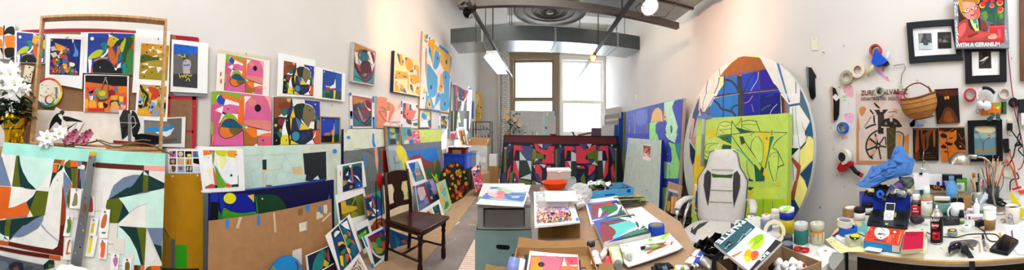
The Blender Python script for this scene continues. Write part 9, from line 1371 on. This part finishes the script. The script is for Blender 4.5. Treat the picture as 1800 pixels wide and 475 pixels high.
# speaker dock and music player
o,fpl,a_,c_,n_=dbox('speaker_dock','flat black speaker dock with two round speakers','speaker',('D1 745 345 1420 425',.015),TZ,.022,'17191a','p')
top=[a_+V(0,0,.022),c_+V(0,0,.022)];bkp=D(q('D1 1485 100')[0],2.0);bkp2=D(q('D1 830 30')[0],2.06);pl3=Pl(top[0],(top[1]-top[0]).cross(bkp-top[0]));pl3=pl3 if pl3.n.z>0 else Pl(top[0],-pl3.n)
part(o,'top_panel').slab([pl3(c)for c in q('D1 735 320 830 30 1485 105 1430 415')],pl3.n,.02,mat('212425','p'))
for s,w_ in(('D1 890 135 78 75',0),('D1 1360 200 80 78',1)):
 v_=s.split();part(o,'speaker_grille',lambda b:art(b,pl3.off(.001),q('D1 700 0 1500 0 1500 440 700 440'),None,'D1 o14171a %s %s %s %s'%tuple(v_[1:])+';D1 o0c0e12 %s %s %d %d'%(v_[1],v_[2],float(v_[3])*.6,float(v_[4])*.6)))
part(o,'front_slots',lambda b:art(b,pl3.off(.001),q('D1 700 0 1500 0 1500 440 700 440'),None,'d1 060606 263 93 57 7 -2 8 -55 -8;060606 400 113 62 7 -2 7 -61 -5;c8b88a 351 107 16 2 -1 9 -16 -1'))
mp0=Pl(pl3(q('D1 1110 270')[0]),(-.93,-.28,.30))
o=pic('music_player','white portable music player standing in the speaker dock','music player',mp0,'S8 345 338 443 345 D1 1188 285 1018 265',.012,'e8e8ea','f0f0f2','d1 odcdce0 371 63 62 58;of4f4f6 371 63 24 22;s8 2c2e30 116 116 29 1 -2 24 -29 -2',skind='p',face='front_face')
for l,s in(('yellow foam bit left of the music player','D1 1020 120 1045 122 1040 200 1018 195'),('yellow foam bit right of the music player','D1 1215 138 1245 142 1235 220 1205 215')):
 pic('foam_block',l,'foam',Pl(pl3(q('D1 1110 240')[0]),(-.93,-.28,.30)),s,.02,'c8b06a',None)
# tape rolls, papers, measure
f=plz(TZ)((1496,419));c0=V(f.x+.035,f.y+.045,TZ+.008)
tape_roll('blue tape roll beneath the cream one on the yellow paper',c0+V(0,-.01,.022),(.05,-.05,1),.056,.04,.04,'1c5cc0','1a3a8a');tape_roll('cream tape roll stacked on the blue one',c0+V(-.0,.012,.062),(.08,-.08,1),.048,.038,.036,'d4ccb8','8a8a9a')
def flat(name,label,cat,s,z,col,base=None,spec='',th=.0012,kind='r',**k):return pic(name,label,cat,plz(z),s,th,col,base,spec,**k)
o=flat('envelope','pale yellow handwritten papers under the tape rolls','r','D2 5 160 90 125 200 -30 330 -60 700 235 665 375 400 375 270 398 220 370',TZ+.003,'ddd8a4','dcd8a6','d2 (8a8a5a 3 30 53 37 10;(8a8a5a 3 37 70 36 10;(8a8a5a 3 50 87 37 10;o6a6a3a 36 71 8;o6a6a3a 55 67 8;(a8a478 4 20 60 47 40 60 10')
flat('postcard','white and purple postcard with an orange edge under the tape rolls','c','D2 105 95 265 -20 520 130 425 285',TZ+.0055,'2a2430','cfcfd4','d2 e8783a 35 32 48 -32 5 5 -48 28;3a2a4a 40 33 48 -28 9 12 -27 10 -7 16;~d8d8dc 63 37 14 -10 30 10 26 30 0 16 -33 -20;/333 4 100 60 23 -13;/333 4 117 70 16 -10')
flat('postcard','teal card with a pale curve beneath the speaker dock','c','D1 520 290 640 250 D2 760 -40 700 100 560 40',TZ+.007,'5a9a9a','5f9f9e','d2 ~a8c0b0 197 7 23 3 13 17 -20 6 -20 -13;d1 ~c8b078 167 100 20 -7 30 20 -17 14 -20 -14')
o,fpl,a_,c_,n_=dbox('tape_measure','chrome square tape measure with a yellow label on the yellow paper','tape measure',('D2 435 300 655 255',.07),TZ+.004,.042,'b8b89c','gloss')
mt3=plz(TZ+.047);part(o,'label',lambda b:art(b,mt3,q('D2 380 50 660 50 660 200 380 200'),None,'d2 o1c1c16 172 38 92 56;e8d81a 147 33 6 -8 20 -4 20 4 7 8 -3 9 -40 -2;/1c1c16 4 150 32 43 -2;oeee 175 50 14 9'))
# art book and crimson book
zb=TZ+.045;bk4=plz(zb)
o=empty('activity_box',bk4(q('D2 1000 200')[0])-V(0,0,.04),'red illustrated ART book with a blue spine beside the speaker dock','book')
cc4=[bk4(c)for c in q('D1 795 380 1385 440 D2 1300 270 672 175')]
part(o,'cover',lambda b:art(b,bk4,q('D1 795 380 1385 440 D2 1300 270 672 175'),'d83c1e','''d2 ~f0ece4 288 20 5 -27 27 -10 33 4 20 16 -1 24 -19 16 -20 10 -26 -6;(c8321e 5 343 37 10 6 -16 7;odc3a1e 323 43 22 12;(2a3a5a 11 250 20 10 -10 3 13 -10 7;(2a3a5a 9 243 40 20 3 20 -5;/2a5a8a 12 280 50 73 15;/2a4a6a 9 283 55 67 13;(3a2a1a 7 383 3 40 4 4 13 -47 -3 3 -14;~f0e8dc 397 8 13 -1 3 10 -13 0;7a9a4a 395 28 8 2 -3 18 -7 -1;/e8c8b0 10 442 10 -20 70;/f0d0c0 4 373 30 -13 43;/f0d0c0 3 382 30 -14 45;/f0d0c0 3 388 32 -11 43;(3a2a1a 6 403 67 10 5 -6 3;(2a3a5a 8 277 -3 10 -10;d1 (2a6a9a 9 323 133 24 22;d2 o8ab04a 270 -2 12;(3a2a1a 4 413 33 -6 27'''))
part(o,'block').slab(cc4,V(0,0,1),.036,mat('d8d4cc','r'),mat('d83c1e'));
sp1=(cc4[2]-cc4[3]).normalized();sn=V(0,0,1).cross(sp1);sn=sn if sn.dot(EYEV-cc4[3])>0 else-sn
part(o,'spine').slab([cc4[3]+sn*.001,cc4[2]+sn*.001,cc4[2]+sn*.001-V(0,0,.037),cc4[3]+sn*.001-V(0,0,.037)],sn,.001,mat('2a86c0','r'))
part(o,'barcode').slab([cc4[3].lerp(cc4[2],t)+sn*.0025-V(0,0,zz)for t,zz in((.80,.001),(.995,.001),(.995,.034),(.80,.034))],sn,.0006,mat('d0d0cc','r'))
letters(o,bk4.off(.002),'ART','D2 905 72','D2 985 90',.040,'2a3a5a',bold=.001,sx=.8);letters(o,bk4.off(.002),'INC.','D2 1005 90','D2 1062 95',.034,'c8321e',sx=.8)
b=MB()
for i in range(5):b.slab([plz(TZ+.003+.0028*(i+1))((x+i*1.1,y-i*.2))for x,y in q('D2 725 250 985 285 930 385 680 350')],V(0,0,1),.0022,mat('e4e4e8','r'))
mk(b,'flash_cards','fan of white cards sticking out beneath the red book','cards')
flat('paper_sheet','plain white sheet under the red and crimson books','r','D2 1045 310 1340 320 1320 425 1040 390',TZ+.002,'dcdcd8')
z1=TZ+.03
o=empty('book',plz(TZ)(q('D2 1500 400')[0]),'cream paged book under the crimson one, showing a green lower edge','book')
c5=[plz(z1)(c)for c in q('D1 1400 440 1770 440 D2 1720 400 1320 385')];part(o,'pages').slab(c5,V(0,0,1),.028,mat('d8d0b4','r'));part(o,'cover_strip',lambda b:art(b,plz(z1+.0006),q('D2 1320 340 1730 345 1720 430 1320 420'),None,'d2 d0cc80 443 115 132 2 -2 16 -130 -3;'+shards('D2',[1340,350,1710,350,1700,395,1345,390],['3a4a1a','c8c040','e8e4a0'],16,8,18,2).replace('\n',';')))
z2=z1+.022
o=empty('book',plz(z1)(q('D2 1500 200')[0]),'crimson paperback lying on the cream paged book','book')
c6=[plz(z2)(c)for c in q('D1 1395 470 1718 470 D2 1705 315 1342 340')];part(o,'pages').slab([p-V(0,0,.001)for p in c6],V(0,0,1),.020,mat('c8bc9a','r'));part(o,'cover',lambda b:art(b,plz(z2),q('D1 1395 470 1718 470 D2 1705 315 1342 340'),'b8103a','d2 /5a0a20 4 472 12 91 -1;/5a0a20 3 472 18 65 -1;/5a0a20 3 472 25 61 -1;/5a0a20 3 472 32 75 -1'))
o=empty('notebook',plz(TZ)(q('D4 60 300')[0]),'tall cream book spine with red letters right of the crimson book','book');part(o,'block').slab([plz(TZ+.025)(c)for c in q('D4 30 160 105 185 95 420 20 474')],V(0,0,1),.023,mat('d8d0b8','r'))
part(o,'red_marks',lambda b:art(b,plz(TZ+.0256),q('D4 20 150 110 150 110 474 20 474'),None,'d4 (c83040 8 20 63 10 2 -2 3;(c83070 8 17 83 8 4 -7 5;(c83070 8 15 75 8 5'))
# spray can
o,p,r,h=cyl('spray_can','black and red spray can with a silver top in the middle of the desk','spray can',1646.5,431,22.5,358,[('can_body',[(.94,0),(1,.02),(1,.70),(.98,.72)],'121214','p'),('base_ring',[(1.01,0),(1.03,.02),(1.0,.04)],'9a9a9a','m'),('shoulder',[(.98,.715),(1.02,.725),(1.0,.74),(.86,.79),(.6,.84),(.56,.88),(.5,.9),(.3,.91),(.001,.91)],'b8b4ac','m'),('nozzle',[(.16,.9),(.18,.91),(.16,.99),(.1,1.0),(.001,1)],'f0ece0','p')],None)
on_cyl(o,p,r,'blair',.033,0,h*.625,.030,'f0f0f0',.0,.95)
def wrap(b,u0,u1,v0,v1,m,rr=1.012):
 a=atan2(p.x,p.y);nn=V(-sin(a),-cos(a),0);xd=V(0,0,1).cross(nn);n=8;L7=[u0+(u1-u0)*i/n for i in range(n+1)]
 b.add([p+(nn*cos(u)+xd*sin(u))*r*rr+V(0,0,v)for v in(v0*h,v1*h)for u in L7],[(i,i+1,n+2+i,n+1+i)for i in range(n)],m)
part(o,'red_label',lambda b:[wrap(b,-.9,.25,.48,.56,mat('c83a4a')),wrap(b,-.9,.0,.42,.46,mat('b02a3a')),wrap(b,-.7,.5,.14,.34,mat('c01a24')),wrap(b,-.3,.3,.18,.27,mat('5a0c14'),1.014),wrap(b,-.6,-.1,.28,.32,mat('e85a5a'),1.014)])
on_cyl(o,p,r,'Spray',.028,0,h*.49,.018,'f0e0e0')
o,p,r,h=cyl('glue_bottle','white squeeze bottle with a red printed side near the cups','bottle',1716.5,384,12.5,347,[('bottle_body',[(.9,0),(1,.04),(1,.6),(.5,.74)],'e6e6e8','p'),('nozzle',[(.42,.73),(.42,.82),(.2,.98),(.1,1),(.001,1)],'eeeef0','p')],None)
part(o,'red_stripe').slab([p+V(-r*.6,-r*.85,z_)for z_ in(.02,)]+[p+V(-r*.6,-r*.85,.06),p+V(-r*.45,-r*.93,.06),p+V(-r*.45,-r*.93,.02)],(-.6,-.8,0),.001,mat('b81c2c'))
cyl('ink_bottle','small black capped bottle with a green label beside the white mug','bottle',1690,395,11,369,[('bottle_body',[(.9,0),(1,.04),(1,.52)],'1c2a22','gloss'),('label',[(1.02,.08),(1.02,.45)],'b8bcb0','r'),('label_green',[(1.03,.1),(1.03,.28)],'6a9a2a','r'),('cap',[(.9,.50),(.95,.52),(.95,.76),(.7,.8),(.7,.97),(.6,1),(.001,1)],'121214','p')],None)
o,p,r,h=cyl('tape_roll','small white medical tape roll standing on the desk','tape roll',1699,409.5,15.5,394,[('roll_body',[(.96,0),(1,.05),(1,.95),(.96,1),(.5,1)],'e6e4de','r'),('core',[(.5,.98),(.5,1.005),(.3,1.01),(.001,1.01)],'5a8a7a','r')],None)
o,p,r,h=cyl('tape_measure','small black and yellow tape measure in a clear case','tape measure',1674,417.5,18,402,[('case',[(.95,0),(1,.1),(1,.85),(.9,1),(.001,1)],'8a8c90','gloss'),('yellow_disc',[(.85,1.0),(.85,1.03),(.001,1.03)],'1c1c1a','p'),('centre',[(.55,1.03),(.55,1.05),(.001,1.05)],'d8b81a','p')],None)
o,fpl,a_,c_,n_=dbox('marker_case','glossy black case lying behind the spray can','case',('D3 375 470 660 455',.10),TZ,.04,'101012','gloss');part(o,'ridge',lambda b:[b.slab([a_.lerp(c_,t0)-n_*.001+V(0,0,z_),a_.lerp(c_,t1)-n_*.001+V(0,0,z_),a_.lerp(c_,t1)-n_*.001+V(0,0,z_+.003),a_.lerp(c_,t0)-n_*.001+V(0,0,z_+.003)],-n_,.002,mat('4a4a4e','gloss'))for t0,t1,z_ in((.2,.75,.02),(.25,.7,.03))])
dbox('marker_case','second glossy black case stacked farther back by the mug','case',('D3 370 340 600 330',.07),TZ,.03,'0e0e10','gloss')
o,fpl,a_,c_,n_=dbox('medicine_box','small white carton with a red mark behind the little bottles','box',('D3 775 280 905 285',.08),TZ,.03,'e2e2e4','r');part(o,'red_mark',lambda b:art(b,plz(TZ+.031),q('D3 760 180 920 180 920 280 760 280'),None,'d3 (c02030 9 267 72 13 -4 10 7 -13 2'))
o,fpl,a_,c_,n_=dbox('tube_carton','white carton striped red and blue lying in front of the squeeze bottle','box',('D3 785 360 1075 350',.035),TZ,.028,'e4e4ea','r');part(o,'stripe',lambda b:art(b,fpl.off(.0006),q('D3 780 290 1080 290 1080 365 780 365'),None,'d3 b8183a 271 102 12 0 0 17 -12 1;/b02a4a 8 290 115 67 -3;/2a3a8a 6 290 110 67 -3'))
b=MB();p=plz(TZ+.02)(q('D3 1050 240')[0]);b.lathe([(.024,0),(.026,.03),(.001,.032)],(p.x,p.y,TZ),mat('0a7a34','p'),16);mk(b,'paint_pot','small green pot beside the paper cup','pot')
bl=plz(TZ+.02)(q('D3 1010 420')[0]);o=empty('binder_clip',(bl.x,bl.y,TZ),'black binder clip standing beside the sleeve of the paper cup','binder clip');part(o,'clip_body').box((bl.x,bl.y,TZ+.02),(.035,.055,.036),mat('121214','p'),.6);part(o,'clip_handle').tube([(bl.x,bl.y+.02,TZ+.02),(bl.x-.03,bl.y+.04,TZ+.05),(bl.x-.02,bl.y+.01,TZ+.055)],.0018,mat('b8b8b8','m'),6)
z=TZ+.004
b=MB();b.tube([plz(z)(c)for c in smooth(q('D4 0 85 150 160 380 210 560 225 650 215 760 180 900 165 1080 160 1250 165 1320 190 1355 240'),False,4)],.0028,mat('141416','p'),7);mk(b,'cable','long black cord winding across the desk to the phone','cord')
b=MB();b.tube([plz(z)(c)for c in smooth(q('D4 960 0 1000 60 1080 110 1115 180 1150 250 1210 290 1300 295'),False,4)],.003,mat('101012','p'),7);b.tube([plz(z+.004)(c)for c in q('D4 1050 95 1105 98')],.007,mat('8a4a30','p'),8);mk(b,'cable','black cord looping left of the phone','cord')
# knife, keys, marker, phone, papers, pencils
o=empty('utility_knife',plz(TZ)(q('D4 700 300')[0]),'grey metal utility knife lying under the keys','knife')
part(o,'knife_body').slab([plz(TZ+.018)(c)for c in smooth(q('D4 485 345 520 300 700 270 850 258 940 270 950 320 880 345 700 370 520 400 490 380'),True,3)],V(0,0,1),.016,mat('8c8e8e','m',r=.45));part(o,'blade').slab([plz(TZ+.010)(c)for c in q('D4 940 272 1010 300 945 320')],V(0,0,1),.001,mat('a8a8a8','m'))
o=empty('car_key',plz(TZ)(q('D4 600 390')[0]),'bunch of keys with a black and chrome car fob on the knife','keys');kz=plz(TZ+.036)
part(o,'key_fob').slab([kz(c)for c in smooth(q('D4 460 420 490 370 620 310 690 320 700 350 640 390 520 440 475 450'),True,3)],V(0,0,1),.014,mat('101218','gloss'));part(o,'chrome_edge').slab([plz(TZ+.030)(c)for c in q('D4 490 465 690 360 700 375 530 474')],V(0,0,1),.008,mat('d0d0d0','m'))
part(o,'button',lambda b:art(b,kz.off(.0006),q('D4 440 300 720 300 720 460 440 460'),None,'d4 2a2ab0 175 128 7 -4 2 9 -7 4;d8b0b0 198 115 8 -3 1 6 -6 3'))
part(o,'second_fob').slab([plz(TZ+.034)(c)for c in q('D4 690 380 790 350 830 440 760 474 680 450')],V(0,0,1),.012,mat('14161a','p'));part(o,'key_blade').slab([plz(TZ+.030)(c)for c in q('D4 780 320 800 310 915 430 900 440 860 425')],V(0,0,1),.003,mat('9a8a60','m'));part(o,'key_ring').ring(plz(TZ+.036)(q('D4 740 320')[0]),(0,0,1),.018,.015,.003,mat('c0c0c0','m'))
part(o,'strap',lambda b:b.slab([plz(TZ+.008)(c)for c in q('Q 1694 440 1704 440')]+[plz(TZ+.008)(c)for c in q('Q 1712 452 1703 452')],V(0,0,1),.004,mat('2c2c2e','f'))or b.slab([V(1.27,y_,z_)for y_,z_ in((plz(TZ)(q('Q 1703 456')[0]).y,TZ+.005),(plz(TZ)(q('Q 1713 456')[0]).y,TZ+.005),(plz(TZ)(q('Q 1716 456')[0]).y,TZ-.12),(plz(TZ)(q('Q 1706 456')[0]).y,TZ-.12))],(-1,0,0),.003,mat('2c2c2e','f')))
m0,m1=plz(TZ+.007)(q('D4 1060 165')[0]),plz(TZ+.007)(q('D4 1118 450')[0]);o=empty('marker',m0,'grey marker with a black cap lying before the phone','marker');part(o,'marker_body').tube([m0.lerp(m1,.38),m1],.0065,mat('a8aaac','p'),10);part(o,'cap').tube([m0.lerp(m1,.0),m0.lerp(m1,.08),m0.lerp(m1,.4)],[.003,.006,.0075],mat('141416','p'),10);part(o,'lettering_band').tube([m0.lerp(m1,.5),m0.lerp(m1,.85)],.0068,mat('6a6c70','r'),10)
ph=plz(TZ+.016)
pcs=[ph(c)for c in smooth(q('D4 1455 170 1480 175 1670 260 1680 290 1660 320 1520 474 1490 490 1460 490 1215 440 1195 420 1200 400 1420 180'),True,2)]
b=MB();b.slab(pcs,V(0,0,1),.013,mat('141416','p'));o=mk(b,'phone','black smartphone lying face up near the right edge of the desk','phone')
part(o,'screen').slab([ph.off(.0008)(c)for c in q('D4 1460 190 1655 282 1490 470 1230 412')],V(0,0,1),.0006,mat('05070a','gloss'))
o=flat('paper_sheet','printed white sheets spread under the phone at the right edge','r','D3 1440 474 Q 1800 393 1838 396 1846 447 1790 448 1772 425',TZ+.003,'dcdce2','dddde4','\n'.join('D4 /9a9aa8 3 %d %d %d %d'%(1450+i*16,60+i*22,1760+i*10,62+i*22)for i in range(10))+'\nd4 (3a3a44 3 567 20 20 -7 13 17;(3a3a44 3 573 127 14 -10 6 23 -13 3;oc02a4a 477 13 7')
flat('paper_sheet','second white sheet behind the coffee mug with a black clip','r','D3 1400 440 Q 1795 388 1815 400 1770 412',TZ+.0015,'d8d8dc')
for l,a_,c_,h_ in(('orange pencil pointing at the phone','D4 1360 130','D4 1385 240','e8941e'),('purple pencil lying on the printed sheets','D4 1568 95','D4 1580 205','6a3a6a')):
 m0,m1=plz(TZ+.008)(q(a_)[0]),plz(TZ+.008)(q(c_)[0]);b=MB();b.tube([m0,m0.lerp(m1,.15),m1],[.001,.004,.004],mat(h_,'w'),7);b.build('pencil',None,None,l,'pencil')
# plastic packets, bag and odds
for l,s,c_ in(('crushed clear packet behind the crimson book','D1 1500 330 1700 300 1720 400 1520 470','c8c8cc'),('dark packet with red print behind the crushed clear one','D1 1490 200 1650 190 1720 290 1530 310','3a2a30'),('clear crumpled packet left of the spray can','D4 30 0 150 10 150 180 40 110','b0aeb2')):
 drape('packet',l,s,1.75,1.82,c_,'p',.006,len(l),'packet')
drape('ziplock_bag','glossy clear bag leaning between the glue bottle and the lamp base','!S8 1390 232 1418 260 1410 300 1330 385 1320 350 1345 290',2.0,2.15,'b8c4cc','p',.004,9,'bag')
b=MB();b.tube([plz(TZ+.02)(c)for c in smooth(q('S8 1460 300 1480 330 1540 350 1570 310 1520 300 1600 345 1610 360 1560 370 1480 340'),False,4)],.009,mat('121214','p'),8);mk(b,'cable','bundle of thick black cord at the foot of the lamp','cord')
o=empty('gift_bag',plz(TZ)(q('Q 1796 392')[0]),'yellow and red paper bag packed with white and red parcels at the right edge','bag')
gb1=Pl(D(q('Q 1790 372')[0],1.88),(-.98,.1,.1));part(o,'bag_front').slab([gb1(c)for c in q('S8 1655 205 Q 1800 368 1850 372 1850 386 1796 386 1778 362')],gb1.n,.004,mat('d8cc1c','r'))
part(o,'parcel').slab([gb1.off(-.02)(c)for c in q('S8 1690 190 1790 175 1850 200 1860 330 1790 345 1740 280')],gb1.n,.06,mat('e0dedc','r'));part(o,'red_band').slab([gb1.off(-.01)(c)for c in q('S8 1740 215 1860 190 1860 225 1760 250')],gb1.n,.01,mat('d8402c','r'));part(o,'red_handle').slab([gb1.off(.004)(c)for c in q('S8 1670 190 1770 165 1775 185 1680 210')],gb1.n,.01,mat('b81c20','r'))
# pump dispenser and thin wire behind the box
o,p,r,h=cyl('pump_bottle','small teal pump bottle with a white nozzle behind the clipped papers','bottle',1620.5,347,8,295,[('bottle_body',[(1,0),(1,.78),(.7,.82)],'2a9aa8','p'),('pump',[(.3,.80),(.32,.94),(.5,.95),(.5,1),(.001,1)],'f0f0ee','p')],None,z=.84)
part(o,'spout').tube([p+V(-.01,-.01,h*.97),p+V(-.03,-.035,h*.96)],.004,mat('f0f0ee','p'),8)
b=MB();b.tube([rw(.02)(c)for c in smooth(q('S7 700 440 660 380 640 310 660 290 720 310 780 370 850 445'),False,4)],.0012,mat('d8d8d4','p'),5);mk(b,'thin_wire','thin pale wire arching over the pump bottle','wire')
b=MB();b.tube([rw(.03)(c)for c in q('S7 728 420 742 240')],.0025,mat('b8b8a8','m'),6);b.ball(rw(.03)(q('S7 744 350')[0]),.008,mat('a8c83a','p'),8);mk(b,'knitting_needle','thin upright rod with a green bead beside the pump bottle','rod')
